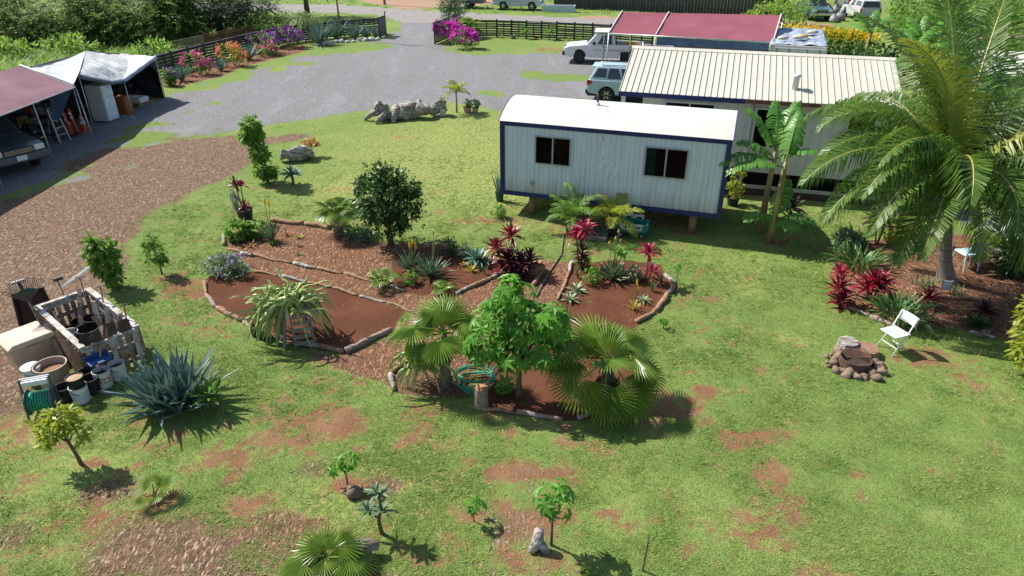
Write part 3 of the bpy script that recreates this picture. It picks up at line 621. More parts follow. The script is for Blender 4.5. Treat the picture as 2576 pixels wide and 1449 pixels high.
TARPW = M('silver_white_tarp', (.62, .61, .58), (.50, .50, .49), rough=.5, scale=2, bump=.5, bscale=2.5, bdist=.15)
TARPB = M('blue_tarp', (.10, .17, .27), (.055, .10, .18), rough=.45, scale=3, bump=.5, bscale=4, bdist=.1)
TARPG = M('grey_blue_tarp', (.33, .37, .43), (.17, .21, .28), rough=.5, scale=2.2, bump=.6, bscale=3, bdist=.12)
TARPK = M('black_tarp', (.014, .015, .02), (.025, .026, .032), rough=.6, bump=.3, bscale=3, bdist=.1)
STEELP = M('galvanised_pipe', (.52, .53, .53), (.40, .41, .41), rough=.4, metal=.6)
GLASS = bpy.data.materials.new('window_glass'); GLASS.use_nodes = True
_n, _l = GLASS.node_tree.nodes, GLASS.node_tree.links
_g = _n.new('ShaderNodeBsdfGlossy'); _g.inputs['Roughness'].default_value = .03; _t = _n.new('ShaderNodeBsdfTransparent'); _t.inputs[0].default_value = (.55, .58, .58, 1); _f = _n.new('ShaderNodeFresnel'); _f.inputs[0].default_value = 1.22; _m = _n.new('ShaderNodeMixShader')
_l.new(_f.outputs[0], _m.inputs[0]); _l.new(_t.outputs[0], _m.inputs[1]); _l.new(_g.outputs[0], _m.inputs[2]); _l.new(_m.outputs[0], _n['Material Output'].inputs[0])
CARGLASS = M('car_glass', (.02, .026, .03), (.03, .036, .04), rough=.06, spec=.8)

def solid_window(parent, x0, x1, z0, z1, y=0., frame=ALU, panes=2, fw=.04, depth=.05, back=DARK, curtain=None):
    """window unit on a wall whose outside faces -y at y"""
    f = MB(); f.box(x0 - fw, x1 + fw, y - depth, y - .004, z0 - fw, z0); f.box(x0 - fw, x1 + fw, y - depth, y - .004, z1, z1 + fw)
    f.box(x0 - fw, x0, y - depth, y - .004, z0, z1); f.box(x1, x1 + fw, y - depth, y - .004, z0, z1)
    w = f.build('window', frame, parent)
    MB().box(x0, x1, y - .012, y - .006, z0, z1).build('unlit_room_board', back, w)  # near-black board stands in for the unlit room
    if curtain: MB().grid(lambda u, v: (x0 + .02 + u * .22 * (x1 - x0), y - .02 - .006 * math.sin(u * 30), z0 + .01 + v * (z1 - z0 - .02)), 16, 1).build('curtain', curtain, w)
    for i in range(panes):
        a, b = x0 + (x1 - x0) * i / panes, x0 + (x1 - x0) * (i + 1) / panes
        MB().box(a + .004, b - .004, y - .034 - .004 * i, y - .030 - .004 * i, z0 + .002, z1 - .002).build('pane', GLASS, w)
        if i: MB().box(a - .022, a + .022, y - depth + .002, y - .0405, z0 + .001, z1 - .001).build('mullion', frame, w)
    return w

# ---- the white and blue site trailer
FL = at(1262, 487, .6); FR = at(1810, 550, .6); d = (FR - FL); TL = d.length; TRZ = math.atan2(d.y, d.x)
tr = thing('site_trailer', 'white site trailer with navy trim and curved white roof, raised on wooden posts', 'trailer', (FL.x, FL.y, 0), TRZ)
D_, ZB, ZT = 2.5, .60, 2.80; ARC = .41
np_ = 9; pw = (TL - .24) / np_
def ribbed(w, h, wrinkle=0., nr=5):
    N = nr * 6 * (2 if wrinkle else 1); K = 40 if wrinkle else 1
    def fn(u, v):
        ph = (u * nr) % 1.; rib = .014 if ph < .62 else 0.
        wr = 0.
        if wrinkle:
            e = math.exp(-((v - .55) / .26) ** 2) * (1 - abs(2 * u - 1) ** 4)
            wr = wrinkle * e * mnoise.noise(Vector((u * 4 + v * 3, v * 9 - u * 5, 3.3))); rib *= 1 - .8 * e
        return (u * w, -rib + wr, v * h)
    return MB().grid(fn, N, K)
pan = ribbed(pw - .006, ZT - ZB - .24).mesh('wall_panel', TRWALL); pan2 = ribbed(pw - .006, ZT - ZB - .24, .045).mesh('wall_panel', TRWALL)
core = MB().box(.03, TL - .03, .03, D_ - .03, ZB + .05, ZT - .02).build('wall', TRWALL, tr)
for i in range(np_):
    put(pan2 if i == 4 else pan, 'wall_panel', tr, (.12 + i * pw + .003, 0.012, ZB + .12))
endp = ribbed(.49, ZT - ZB - .24, 0, 3).mesh('end_panel', M('end_siding', (.66, .66, .65), rough=.5))
for i in range(5):
    for side in (0, 1):
        put(endp, 'end_panel', tr, (TL + .001 if side else -.001, (.03 + i * .488) if side else (D_ - .03 - i * .488), ZB + .12), R(90) if side else R(-90))
tb = MB()
for y in (-.03, D_ - .03):
    for nm, a in (('bottom_rail', (-.03, TL + .03, y, y + .06, ZB, ZB + .125)), ('top_rail', (-.03, TL + .03, y, y + .06, ZT - .125, ZT))):
        MB().box(*a).build(nm, NAVY, tr)
    for x in (-.032, TL - .09): MB().box(x, x + .122, y - .002, y + .058, ZB + .126, ZT - .126).build('corner_post', NAVY, tr)
for x in (-.028, TL - .03):
    MB().box(x, x + .058, .032, D_ - .032, ZB, ZB + .122).build('bottom_rail', NAVY, tr)
def arcz(v): return ZT + .004 + ARC * math.sin(math.pi * v) ** .95
rf = MB(); NA = 14
prof = [(-.06 + (D_ + .12) * i / NA, arcz(i / NA)) for i in range(NA + 1)]
rf.add([(x, y, z) for x in (-.05, TL + .05) for y, z in prof], [(i, i + NA + 1, i + NA + 2, i + 1) for i in range(NA)] + [tuple(reversed([*range(NA + 1)])), tuple(range(NA + 1, 2 * NA + 2)), (0, NA, 2 * NA + 1, NA + 1)])
roof = rf.build('roof', ROOFW, tr)
for x in (-.055, TL + .051):   # navy edging round the arched ends
    MB().tube([(x, y, z - .01) for y, z in prof], .018, 4).build('roof_edge', NAVY, roof)
def onwall(px, py):       # hit the trailer's front wall -> local (x, z)
    a = (px - 1288) / FPX; b = (724.5 - py) / FPX; rd = Vector((a, CS + b * SN, -SN + b * CS)); nrm = Vector((-d.y, d.x, 0)).normalized()
    t = (FL - Vector((0, 0, H))).dot(nrm) / rd.dot(nrm); q = Vector((0, 0, H)) + rd * t; return ((q - FL).xy).dot(d.xy.normalized()), q.z
for (a, b) in (((1350, 341), (1432, 416)), ((1628, 368), (1722, 449))):
    x0, z1 = onwall(*a); x1, z0 = onwall(*b); z1b = z1 - .02
    solid_window(tr, x0, x1, z0, z1b, -.004, ALU, 2, fw=.03, curtain=M('teal_curtain', (.03, .28, .27), (.02, .18, .18), rough=.8) if a[0] > 1500 else None)
x0, z0 = onwall(1511, 348); MB().box(x0 - .06, x0 + .06, -.07, -.005, z0 - .06, z0 + .06).build('vent_cover', WHITE, tr, bevel=.01)
x0, z0 = onwall(1340, 460); MB().box(x0 - .05, x0 + .05, -.06, -.005, z0 - .06, z0 + .06).build('outlet_box', ALU, tr, bevel=.01)
MB().tube([(2.55, 1.0, ZT + .33), (2.55, 1.0, ZT + .72)], .032, 8).build('vent_pipe', BLACKP, roof, smooth=True)
MB().lathe([(.09, 0), (.07, .05), (.04, .1)], 10, (2.55, 1.0, ZT + .37)).build('pipe_flashing', WHITE, roof, smooth=True)
for x, y in ((.9, .25), (5.6, .22), (3.2, .3), (.9, 2.2), (5.6, 2.2), (3.2, 2.2)):
    MB().tube([(x, y, -.03), (x, y, ZB - .004)], [.12, .11], 9).build('support_post', WOODB, tr, smooth=True)
for y in (.5, 1.9): MB().box(.1, TL - .1, y, y + .1, ZB - .16, ZB - .003).build('chassis_beam', BLACKP, tr)

# ---- the long white house behind it
HE = at(1557, 228, 3.0); HF = at(2195, 268, 3.0); hd = (HF - HE); HRZ = math.atan2(hd.y, hd.x)
HL = 8.3; RUN = 2.85; EZ, RZ_ = 3.0, 3.92; SET = .32; HB = .62
ho = thing('house', 'long cream house with white standing seam metal roof behind the trailer', 'house', (HE.x, HE.y, 0), HRZ)
sl_ = math.atan2(RZ_ - EZ, RUN); SLEN = math.hypot(RUN, RZ_ - EZ)
npan = 44; pwid = HL / npan
for side in (0, 1):
    rp = MB().box(0, pwid - .004, -.02, SLEN, -.025, 0).mesh('roof_panel', SEAMR); seam = MB().box(-.006, .006, -.022, SLEN - .05, .001, .028).mesh('roof_seam', M('roof_seam_edge', (.46, .45, .385), (.41, .40, .345), rough=.5))
    if side == 0: base = Matrix.Translation((0, 0, EZ)) @ Matrix.Rotation(sl_, 4, 'X')
    else: base = Matrix.Translation((HL, 2 * RUN, EZ)) @ Matrix.Rotation(math.pi, 4, 'Z') @ Matrix.Rotation(sl_, 4, 'X')
    for i in range(npan):
        put(rp, 'roof_panel', ho, matrix=base @ Matrix.Translation((i * pwid, 0, 0)))
        put(seam, 'roof_seam', ho, matrix=base @ Matrix.Translation((i * pwid + (0.02 if i == 0 else 0), 0, 0)))
MB().add([(-.03, RUN - .16, RZ_ - .035), (HL + .03, RUN - .16, RZ_ - .035), (HL + .03, RUN, RZ_ + .035), (-.03, RUN, RZ_ + .035), (-.03, RUN + .16, RZ_ - .035), (HL + .03, RUN + .16, RZ_ - .035)], [(0, 1, 2, 3), (3, 2, 5, 4)]).build('ridge_cap', SEAMR, ho)
MB().box(0, 3.9, -.045, -.022, EZ - .15, EZ - .01).build('fascia', NAVY, ho)
MB().box(3.92, HL, -.04, -.022, EZ - .13, EZ - .02).build('fascia', RUST, ho)
wx0 = .75; WD = 2 * RUN - SET
sid = M('siding_groove', (.52, .50, .47), rough=.8)
hw = MB().box(wx0, HL - .15, SET, WD, HB, EZ - .06).build('wall', HWALL, ho)
for side_x in (wx0 + .002, HL - .152):
    MB().add([(side_x, SET + .003, EZ - .061), (side_x, WD - .003, EZ - .061), (side_x, RUN, RZ_ - .06)], [(0, 1, 2)]).build('gable', HWALL, ho)
for i in range(25): MB().box(wx0 + .1 + i * .285, wx0 + .112 + i * .285, SET - .004, SET - .001, HB + .01, EZ - .08).build('siding_batten', sid, hw)
MB().box(.08, .2, .08, .2, 0, EZ - .05).build('porch_post', WHITE, ho)
def onhouse(px, py):
    a = (px - 1288) / FPX; b = (724.5 - py) / FPX; rd = Vector((a, CS + b * SN, -SN + b * CS)); nrm = Vector((-hd.y, hd.x, 0)).normalized(); P0 = HE + nrm * SET
    t = (P0 - Vector((0, 0, H))).dot(nrm) / rd.dot(nrm); q = Vector((0, 0, H)) + rd * t; return ((q - HE).xy).dot(hd.xy.normalized()), q.z
for a, b, pn_ in (((1676, 256), (1793, 292), 2), ((1906, 274), (1972, 372), 1), ((2140, 290), (2196, 330), 1)):
    x0, z1 = onhouse(*a); x1, z0 = onhouse(*b); z1 = min(z1, EZ - .22)
    w = solid_window(ho, x0, x1, z0, z1, SET - .006, WHITE, pn_, .05, .06)
    if pn_ == 1:
        for k in range(9): MB().box(x0 + .02, x1 - .02, SET - .03, SET - .022, z0 + (k + .2) * (z1 - z0) / 9, z0 + (k + .75) * (z1 - z0) / 9).build('louvre', M('louvre_glass', (.06, .075, .07), rough=.15), w)
for px, py in ((1888, 300),):
    x0, _ = onhouse(px, py); MB().tube([(x0, SET - .06, EZ - .2), (x0, SET - .06, .35), (x0, SET - .12, .28)], .045, 8).build('downpipe', WHITE, ho, smooth=True)
x0, z0 = onhouse(2012, 268); MB().lathe([(.09, 0), (.07, .07), (.02, .1)], 10, (x0, SET - .03, z0 - .05)).build('wall_lamp', M('lamp_ivory', (.62, .60, .50)), ho, smooth=True)
MB().box(wx0, HL - .15, SET + .35, SET + .4, 0, HB - .003).build('underfloor_shade', DARK, ho)  # dark sheet stands in for the shade under the raised floor
for i in range(5): MB().box(1. + i * 1.5, 1.12 + i * 1.5, SET + .08, SET + .2, 0, HB - .003).build('floor_post', BARK, ho)
MB().box(wx0 - .1, HL - .05, -.12, -.06, .22, .32).build('sill_beam', M('pale_timber', (.50, .47, .43), rough=.8), ho)
MB().box(wx0 - .1, HL - .05, -.115, -.065, .0, .219).build('rock_skirt', M('dark_rock', (.10, .06, .05), (.05, .035, .03), rough=.95, scale=14, bump=1., bscale=20), ho)
vp = Matrix.Translation((0, 0, EZ)) @ Matrix.Rotation(sl_, 4, 'X') @ Vector((5.3, .75, 0))
vent = MB().lathe([(.09, -.1), (.09, .34), (.13, .36), (.13, .42), (.02, .46)], 12, vp).build('roof_vent', WHITE, ho, smooth=True)

# ---- vehicles
def wheel(parent, x, y, r, w, rim=CHROME, spokes=6):
    rot = Matrix.Rotation(R(90), 4, 'X'); s = 1 if y > 0 else -1
    t = MB().lathe([(r * .62, -w / 2), (r * .9, -w / 2), (r, -w * .36), (r, w * .36), (r * .9, w / 2), (r * .62, w / 2), (r * .6, 0)], 22, (x, y, r), 0, rot, cap=False).build('wheel', RUBBER, parent, smooth=True)
    b = MB().lathe([(.01, w * .22), (r * .12, w * .26), (r * .16, w * .2), (r * .55, w * .12), (r * .66, w * .40), (r * .66, -w * .3), (r * .01, -w * .3)], 22, (x, y, r), 0, Matrix.Rotation(R(90) * -s, 4, 'X'), cap=False)
    rm = b.build('rim', M('rim_recess', (.08, .08, .085), rough=.6) if spokes else BLACKP, t, smooth=True)
    sp = MB()
    for k in range(spokes):
        a = 2 * math.pi * k / spokes; mm = Matrix.Translation((x, y + s * w * .26, r)) @ Matrix.Rotation(a, 4, 'Y'); sp.box(r * .1, r * .63, -.014, .014, -r * .085, r * .085, 0, mm)
    if spokes: sp.build('spokes', rim, t)
def arch(cx, r, n=9, zc=None): return [(cx - r * math.cos(math.pi * k / n), (zc or .0) + r * math.sin(math.pi * k / n)) for k in range(n + 1)]
def taper(parent, name, mat, xb0, xb1, xr0, xr1, zb, zr, wb, wr, wins, glass=CARGLASS, bevel=.05, skylight=False):
    V = [Vector(p) for p in ((xb0, -wb, zb), (xb1, -wb, zb), (xb1, wb, zb), (xb0, wb, zb), (xr0, -wr, zr), (xr1, -wr, zr), (xr1, wr, zr), (xr0, wr, zr))]
    c = MB().add(V, [(3, 2, 1, 0), (4, 5, 6, 7), (0, 1, 5, 4), (1, 2, 6, 5), (2, 3, 7, 6), (3, 0, 4, 7)]).build(name, mat, parent, bevel=bevel)
    faces = {'R': (0, 1, 5, 4), 'F': (1, 2, 6, 5), 'L': (2, 3, 7, 6), 'B': (3, 0, 4, 7)}
    for fc, u0, u1, v0, v1 in wins:
        A, B_, C_, E_ = (V[i] for i in faces[fc]); nrm = (B_ - A).cross(E_ - A).normalized() * .012
        q = lambda u, v: (A.lerp(B_, u)).lerp(E_.lerp(C_, u), v)
        P = [q(u0, v0), q(u1, v0), q(u1 - .02, v1), q(u0 + .02, v1)]
        b = MB().add([p - nrm * .9 for p in P] + [p + nrm for p in P], [(4, 5, 6, 7), (0, 1, 5, 4), (1, 2, 6, 5), (2, 3, 7, 6), (3, 0, 4, 7)])
        b.build('windscreen' if fc == 'F' else 'rear_window' if fc == 'B' else 'side_window', glass, c)
    return c
def pickup(label, loc, rz, paint, name='pickup_truck', bumper=BLACKP, wheels=BLACKP, ext=False, group=None, plate=True, cat='pickup truck', spokes=0, flare=False):
    t = thing(name, label, cat, loc, rz, group); hw_ = .86; zs0 = .36
    fx, rx, ar = 1.42, -1.42, .42
    out = [(-2.42, .50), (-2.42, .78), (.52, .78), (.60, 1.02), (1.1, 1.03), (2.1, .93), (2.33, .84), (2.36, .50), (2.2, zs0)] + [(x, z) for x, z in reversed(arch(fx, ar, 8, .36))] + [(x, z) for x, z in reversed(arch(rx, ar, 8, .36))] + [(-2.3, .44)]
    body = MB().prism(out, -hw_, hw_).build('body', paint, t, bevel=.045)
    cb = -.75 if not ext else -1.2
    for y in (-hw_, hw_ - .07): MB().box(-2.42, cb + .02, y, y + .07, .781, 1.05).build('bed_side', paint, t, bevel=.02)
    MB().box(-2.44, -2.36, -hw_ + .075, hw_ - .075, .60, 1.05).build('tailgate', paint, t, bevel=.02)
    MB().box(-2.35, cb, -hw_ + .09, hw_ - .09, .782, .80).build('bed_liner', BLACKP, t)
    taper(t, 'cab', paint, cb, 1.05, cb + .12, .42, 1.0, 1.62, .83, .68, [('R', .10, .62, .10, .86), ('L', .38, .90, .10, .86), ('F', .06, .94, .06, .92), ('B', .1, .9, .2, .86)])
    MB().box(cb + .02, .6, -hw_ + .005, hw_ - .005, .785, 1.02).build('door_belt', paint, t, bevel=.02)
    for s in (-1, 1):
        MB().box(.45, .62, s * .98 - .06, s * .98 + .06, 1.05, 1.2).build('mirror', BLACKP, t, bevel=.02)
        MB().box(2.24, 2.372, s * .66 - .16, s * .66 + .16, .70, .86).build('headlight', M('headlight_glass', (.72, .73, .70), rough=.12, spec=.7), t, bevel=.02)
        MB().box(-2.46, -2.40, s * .79 - .06, s * .79 + .06, .70, 1.0).build('tail_light', M('red_lens', (.45, .012, .012), rough=.2), t)
        MB().box(-.15, .02, s * .872 - .012, s * .872 + .012, .90, .94).build('door_handle', BLACKP, t)
        wheel(t, fx, s * .74, .36, .22, wheels, spokes); wheel(t, rx, s * .74, .36, .22, wheels, spokes)
    MB().box(2.30, 2.46, -.88, .88, .44, .66).build('front_bumper', bumper, t, bevel=.04)
    MB().box(-2.58, -2.44, -.8, .8, .44, .60).build('rear_bumper', bumper, t, bevel=.03)
    g = MB().box(2.3, 2.372, -.46, .46, .68, .86).build('grille', BLACKP, t)
    for k in range(3): MB().box(2.368, 2.38, -.44, .44, .71 + k * .05, .725 + k * .05).build('grille_bar', CHROME, g)
    t.scale = (1, 1.03, 1.1)
    if plate: MB().box(2.458, 2.47, -.16, .16, .50, .65).build('licence_plate', WHITE, t)
    return t
def suv(label, loc, rz, paint, name='suv', group=None):
    t = thing(name, label, 'car', loc, rz, group); hw_ = .89; fx, rx, ar = 1.34, -1.30, .41
    out = [(-2.25, .55), (-2.27, .86), (-2.22, 1.06), (.95, 1.06), (1.55, 1.0), (2.1, .86), (2.26, .62), (2.2, .34)] + list(reversed(arch(fx, ar, 9, .35))) + list(reversed(arch(rx, ar, 9, .35))) + [(-2.15, .40)]
    MB().prism(out, -hw_, hw_).build('body', paint, t, bevel=.06)
    MB().box(-2.24, 2.15, -hw_ - .012, hw_ + .012, .30, .345).build('sill_cladding', BLACKP, t)
    MB().box(-2.33, -2.2, -.82, .82, .36, .60).build('rear_bumper', BLACKP, t, bevel=.04)
    taper(t, 'cabin', paint, -2.2, 1.0, -1.85, .25, 1.04, 1.66, .85, .66, [('R', .05, .26, .2, .84), ('R', .28, .50, .12, .86), ('R', .52, .80, .12, .86), ('L', .2, .48, .12, .86), ('L', .5, .72, .12, .86), ('L', .74, .95, .2, .84), ('F', .06, .94, .06, .92), ('B', .08, .92, .12, .88)], bevel=.07)
    for s in (-1, 1):
        MB().add([(-2.285, s * .62, .78), (-2.285, s * .62, 1.02), (-2.255, s * .905, 1.05), (-2.0, s * .905, 1.0), (-2.05, s * .905, .86), (-2.26, s * .905, .80)], [(0, 1, 2, 5), (2, 3, 4, 5)] if s < 0 else [(5, 2, 1, 0), (5, 4, 3, 2)]).build('tail_light', M('red_lens', (.45, .012, .012), rough=.2), t)
        MB().tube([(-1.6, s * .6, 1.70), (.1, s * .6, 1.70)], .02, 6).build('roof_rail', BLACKP, t)
        for k in (-.05, -.95): MB().box(k, k + .18, s * .9 - .015, s * .9 + .015, .90, .935).build('door_handle', paint, t)
        wheel(t, fx, s * .77, .35, .22, CHROME, 6); wheel(t, rx, s * .77, .35, .22, CHROME, 6)
    MB().box(-2.1, -1.8, -.6, .6, 1.60, 1.63).build('spoiler', paint, t, bevel=.01)
    return t
def paint(nm, c): return M(nm, c, tuple(x * .93 for x in c), rough=.35, coat=.4, spec=.5, scale=1)
# ================================================================== PARKED VEHICLES
a, b = at(1460, 160), at(1570, 163); mid_ = (a + b) / 2 + Vector((.1, .78, 0)); dr = a - b
wp = pickup('white single cab pickup truck with black bumper parked on the gravel', mid_, math.atan2(dr.y, dr.x), paint('white_car_paint', (.72, .72, .70)))
rk = MB()
for x in (-.8, -2.3):
    for s in (-1, 1): rk.bar((x, s * .8, 1.05), (x, s * .8, 1.66), .05, .05)
    rk.bar((x, -.82, 1.66), (x, .82, 1.66), .05, .05)
rk.bar((-.8, -.8, 1.40), (-2.3, -.8, 1.40), .04, .04); rk.build('bed_rack', BLACKP, wp)
MB().box(-.95, .55, -.85, .85, 1.67, 1.71).build('roof_board', WHITE, wp)
cr = thing('crate', 'yellow plastic crate in the bed of the white pickup', 'crate', wp.matrix_basis @ Vector((-1.7, -.35, .80)), wp.rotation_euler.z)
cb_ = MB(); cb_.box(-.3, .3, -.2, .2, 0, .03)
for x0, x1, y0, y1 in ((-.3, .3, -.2, -.18), (-.3, .3, .18, .2), (-.3, -.28, -.18, .18), (.28, .3, -.18, .18)): cb_.box(x0, x1, y0, y1, .03, .3)
YEL = M('yellow_plastic', (.62, .42, .03), rough=.5); cb_.build('shell', YEL, cr)
for z in (.1, .2): MB().box(-.302, .302, -.206, -.2005, z, z + .03).build('rib', YEL, cr)
a = at(1537, 262); suv('light blue suv parked with its tail lights beside the house', a + Vector((1.25, .85, 0)), R(-14), paint('light_blue_car_paint', (.34, .45, .51)))
hl = (at(88, 378, .75) + at(8, 398, .75)) / 2; fa = math.atan2(-.62, 1.)
pickup('dark pickup truck with white plate parked nose out under the faded maroon carport', Vector((hl.x, hl.y, 0)) - Vector((math.cos(fa), math.sin(fa), 0)) * 2.35, fa, paint('dark_green_car_paint', (.04, .06, .07)), bumper=M('grey_bumper', (.10, .11, .115), rough=.5))
# far side of the road
pickup('silver pickup truck on the grass verge across the road', at(1305, 24), R(-11), paint('silver_car_paint', (.42, .47, .52)), spokes=6, wheels=CHROME, ext=True, bumper=paint('silver_car_paint', (.42, .47, .52)))
ut = thing('utility_trailer', 'dark grey box utility trailer hitched behind the silver pickup truck', 'trailer', at(1185, 20), R(-9))
GREYM = M('grey_steel', (.11, .13, .15), (.075, .09, .105), rough=.6, scale=4)
u = MB(); u.box(-1.8, 1.4, -.85, .85, .5, .56); u.build('floor', GREYM, ut)
for nm, q in (('side_panel', (-1.8, 1.4, -.87, -.83, .561, 1.15)), ('side_panel', (-1.8, 1.4, .83, .87, .561, 1.15)), ('end_panel', (-1.8, -1.76, -.82, .82, .561, 1.15)), ('end_panel', (1.36, 1.4, -.82, .82, .561, 1.15))): MB().box(*q).build(nm, GREYM, ut)
for s in (-1, 1): MB().box(-.7, .5, s * .99 - .1, s * .99 + .1, .76, .80).build('mudguard', GREYM, ut); wheel(ut, -.1, s * .98, .33, .18, CHROME, 0)
MB().tube([(1.4, 0, .52), (2.4, 0, .5)], .04, 6).build('drawbar', GREYM, ut)
MB().box(1.405, 1.43, -.8, -.55, .62, .95).build('orange_flag', M('orange_cloth', (.75, .13, .03), rough=.7), ut)
pickup('dark green pickup truck facing the yard beside the pile of bags', at(2042, 46), R(-93), paint('green_car_paint', (.05, .12, .12)), bumper=CHROME, ext=True)
sp_ = pickup('silver pickup truck seen from behind with a loaded bed, beyond the yellow hedge', at(2160, 48), R(84), paint('pale_silver_paint', (.50, .49, .50)), bumper=paint('pale_silver_paint', (.50, .49, .50)))
taper(sp_, 'bed_cap', paint('pale_silver_paint', (.50, .49, .50)), -2.4, -.72, -2.25, -.72, 1.05, 1.58, .84, .70, [('B', .08, .92, .1, .9), ('R', .1, .9, .2, .85), ('L', .1, .9, .2, .85)])
suv('dark grey car parked half hidden beyond the silver pickup with the loaded bed', at(2135, 22), R(84), paint('grey_car_paint', (.12, .14, .15)), name='parked_car')
suv('black car parked across the road at the top edge', at(1040, -4), R(-4), paint('black_car_paint', (.012, .013, .016)), name='parked_car')
for i, (px, py, r, c, nm, lb) in enumerate([(2086, 50, .42, (.55, .10, .35), 'bag', 'magenta bag on the heap beside the green pickup truck'), (2096, 56, .40, (.40, .38, .38), 'bag', 'white bag at the front of the heap beside the green pickup truck'), (2100, 34, .45, (.30, .30, .31), 'bag', 'pale bag on the back of the heap by the parked cars'), (2082, 36, .5, (.18, .08, .12), 'bag', 'dark maroon bag behind the magenta one by the parked cars'), (2112, 52, .5, (.30, .28, .30), 'bag', 'grey bag at the right of the heap between the pickups')]):
    q = MB(); q.lathe([(.05, 0), (r * .9, .05), (r, r * .5), (r * .8, r * 1.1), (r * .25, r * 1.5), (.12, r * 1.7)], 10)
    q.v = [(x * (1 + .2 * mnoise.noise(Vector((x * 4, y * 4, z * 4 + i)))), y * (1 + .2 * mnoise.noise(Vector((y * 4, z * 3, x + i)))), z) for x, y, z in q.v]
    tag(q.build(nm, M('bag_cloth_%d' % i, c, tuple(k * .6 for k in c), rough=.6, scale=5), loc=at(px, py), smooth=True), lb, 'bag', 'heap of bags beyond the hedge')

# ================================================================== FENCES AND GATES
def rail_fence(label, pts, hgt_, rows, name='slat_fence', span=1.45, slat_h=.11, post_ext=.12, seed=3, mat=FENCEW, topcap=True):
    P = [at(*q) for q in pts]; t = thing(name, label, 'fence', P[0]); o = P[0]; r_ = random.Random(seed)
    post = MB().box(-.05, .05, -.05, .05, -.05, hgt_ + post_ext).mesh('post', mat); first = True
    for A, B_ in zip(P, P[1:]):
        L = (B_ - A).length; k = max(1, round(L / span)); rz = math.atan2((B_ - A).y, (B_ - A).x); sl__ = L / k
        me = MB().box(.005, sl__ - .005, -.016, .016, 0, slat_h).mesh('slat', mat); bt = MB().box(-.035, .035, -.012, .012, 0, hgt_ - .06).mesh('upright', mat); cap = MB().box(0, sl__, -.07, .07, 0, .04).mesh('cap_rail', mat)
        for i in range(k + 1):
            q = A.lerp(B_, i / k) - o
            if i < k or B_ is P[-1]: put(post, 'post', t, q, rz)
            if i == k: break
            nv = Vector((math.sin(rz), -math.cos(rz), 0)) * .07
            for j in range(rows):
                z = .08 + j * (hgt_ - .2) / (rows - 1)
                put(me, 'slat', t, q + nv + Vector((0, 0, z + r_.uniform(-.015, .015))), rz, rot=(0, r_.uniform(-.012, .012), rz))
            mdp = A.lerp(B_, (i + .5) / k) - o + nv * 1.45; put(bt, 'upright', t, mdp + Vector((0, 0, .04)), rz)
            if topcap: put(cap, 'cap_rail', t, q + Vector((0, 0, hgt_ + .0)), rz)
    return t
rail_fence('dark slatted fence running from the tarp tent past the agaves to the left gate', [(396, 196), (520, 160), (640, 128), (730, 108), (866, 92), (968, 84)], 1.12, 7)
rail_fence('dark slatted fence running right from the gate behind the magenta bougainvillea', [(1150, 92), (1250, 93), (1400, 99), (1535, 106), (1640, 114)], 1.15, 7, span=1.3)
def gate(label, p0, p1, h, name='gate'):
    A, B_ = at(*p0), at(*p1); L = (B_ - A).length; rz = math.atan2((B_ - A).y, (B_ - A).x); t = thing(name, label, 'gate', A, rz)
    for nm, q in (('stile', ((0, 0, -.02), (0, 0, h + .25))), ('stile', ((L, 0, .02), (L, 0, h))), ('rail', ((.04, 0, .1), (L - .04, 0, .1))), ('rail', ((.04, 0, h - .05), (L - .04, 0, h - .05))), ('brace', ((.04, -.035, .15), (L - .04, -.035, h - .12)))): MB().bar(*q, .07, .07).build(nm, FENCEW, t)
    g = M('gate_mesh', (.16, .15, .16), (.12, .11, .12), rough=.8); m_ = MB(); k = 24
    for i in range(k): m_.box(.04 + i * (L - .08) / k, .04 + (i + .55) * (L - .08) / k, .02, .03, .14, h - .09)
    for i in range(14): m_.box(.04, L - .04, .031, .037, .14 + i * (h - .23) / 14, .14 + (i + .55) * (h - .23) / 14)
    m_.build('mesh_infill', g, t)
gate('open wooden gate leaf with diagonal brace ending the left fence', (972, 88), (955, 96), 1.45)
gate('open wooden gate leaf with diagonal brace beside the bougainvillea', (1132, 96), (1094, 112), 1.5)
def mesh_fence(label, pts, h, mat, name, step):
    P = [at(*q) for q in pts]; t = thing(name, label, 'fence', P[0]); m_ = MB()
    for A, B_ in zip(P, P[1:]):
        L = (B_ - A).length; k = int(L / step)
        for i in range(k):
            q = A.lerp(B_, i / k) - P[0]; q2 = A.lerp(B_, min(1, (i + 2.2) / k)) - P[0]
            m_.bar(q + Vector((0, 0, .03)), q2 + Vector((0, 0, h)), .02, .02); m_.bar(q2 + Vector((.0, .01, .03)), q + Vector((0, .01, h)), .02, .02)
        MB().tube([A - P[0] + Vector((0, 0, -.1)), A - P[0] + Vector((0, 0, h + .12))], .03, 6).build('post', BARK, t)
        MB().bar(A - P[0] + Vector((0, 0, h)), B_ - P[0] + Vector((0, 0, h)), .03, .03).build('top_wire', mat, t)
    m_.build('netting', mat, t)
mesh_fence('tan plastic mesh fence on the overgrown side behind the slatted fence', [(360, 170), (520, 132)], 1.1, M('tan_netting', (.30, .24, .16), rough=.8), 'mesh_fence', .16)
mesh_fence('rusty brown mesh fence under the dark trees behind the slatted fence', [(522, 130), (640, 104)], 1.1, RUST, 'mesh_fence', .13)
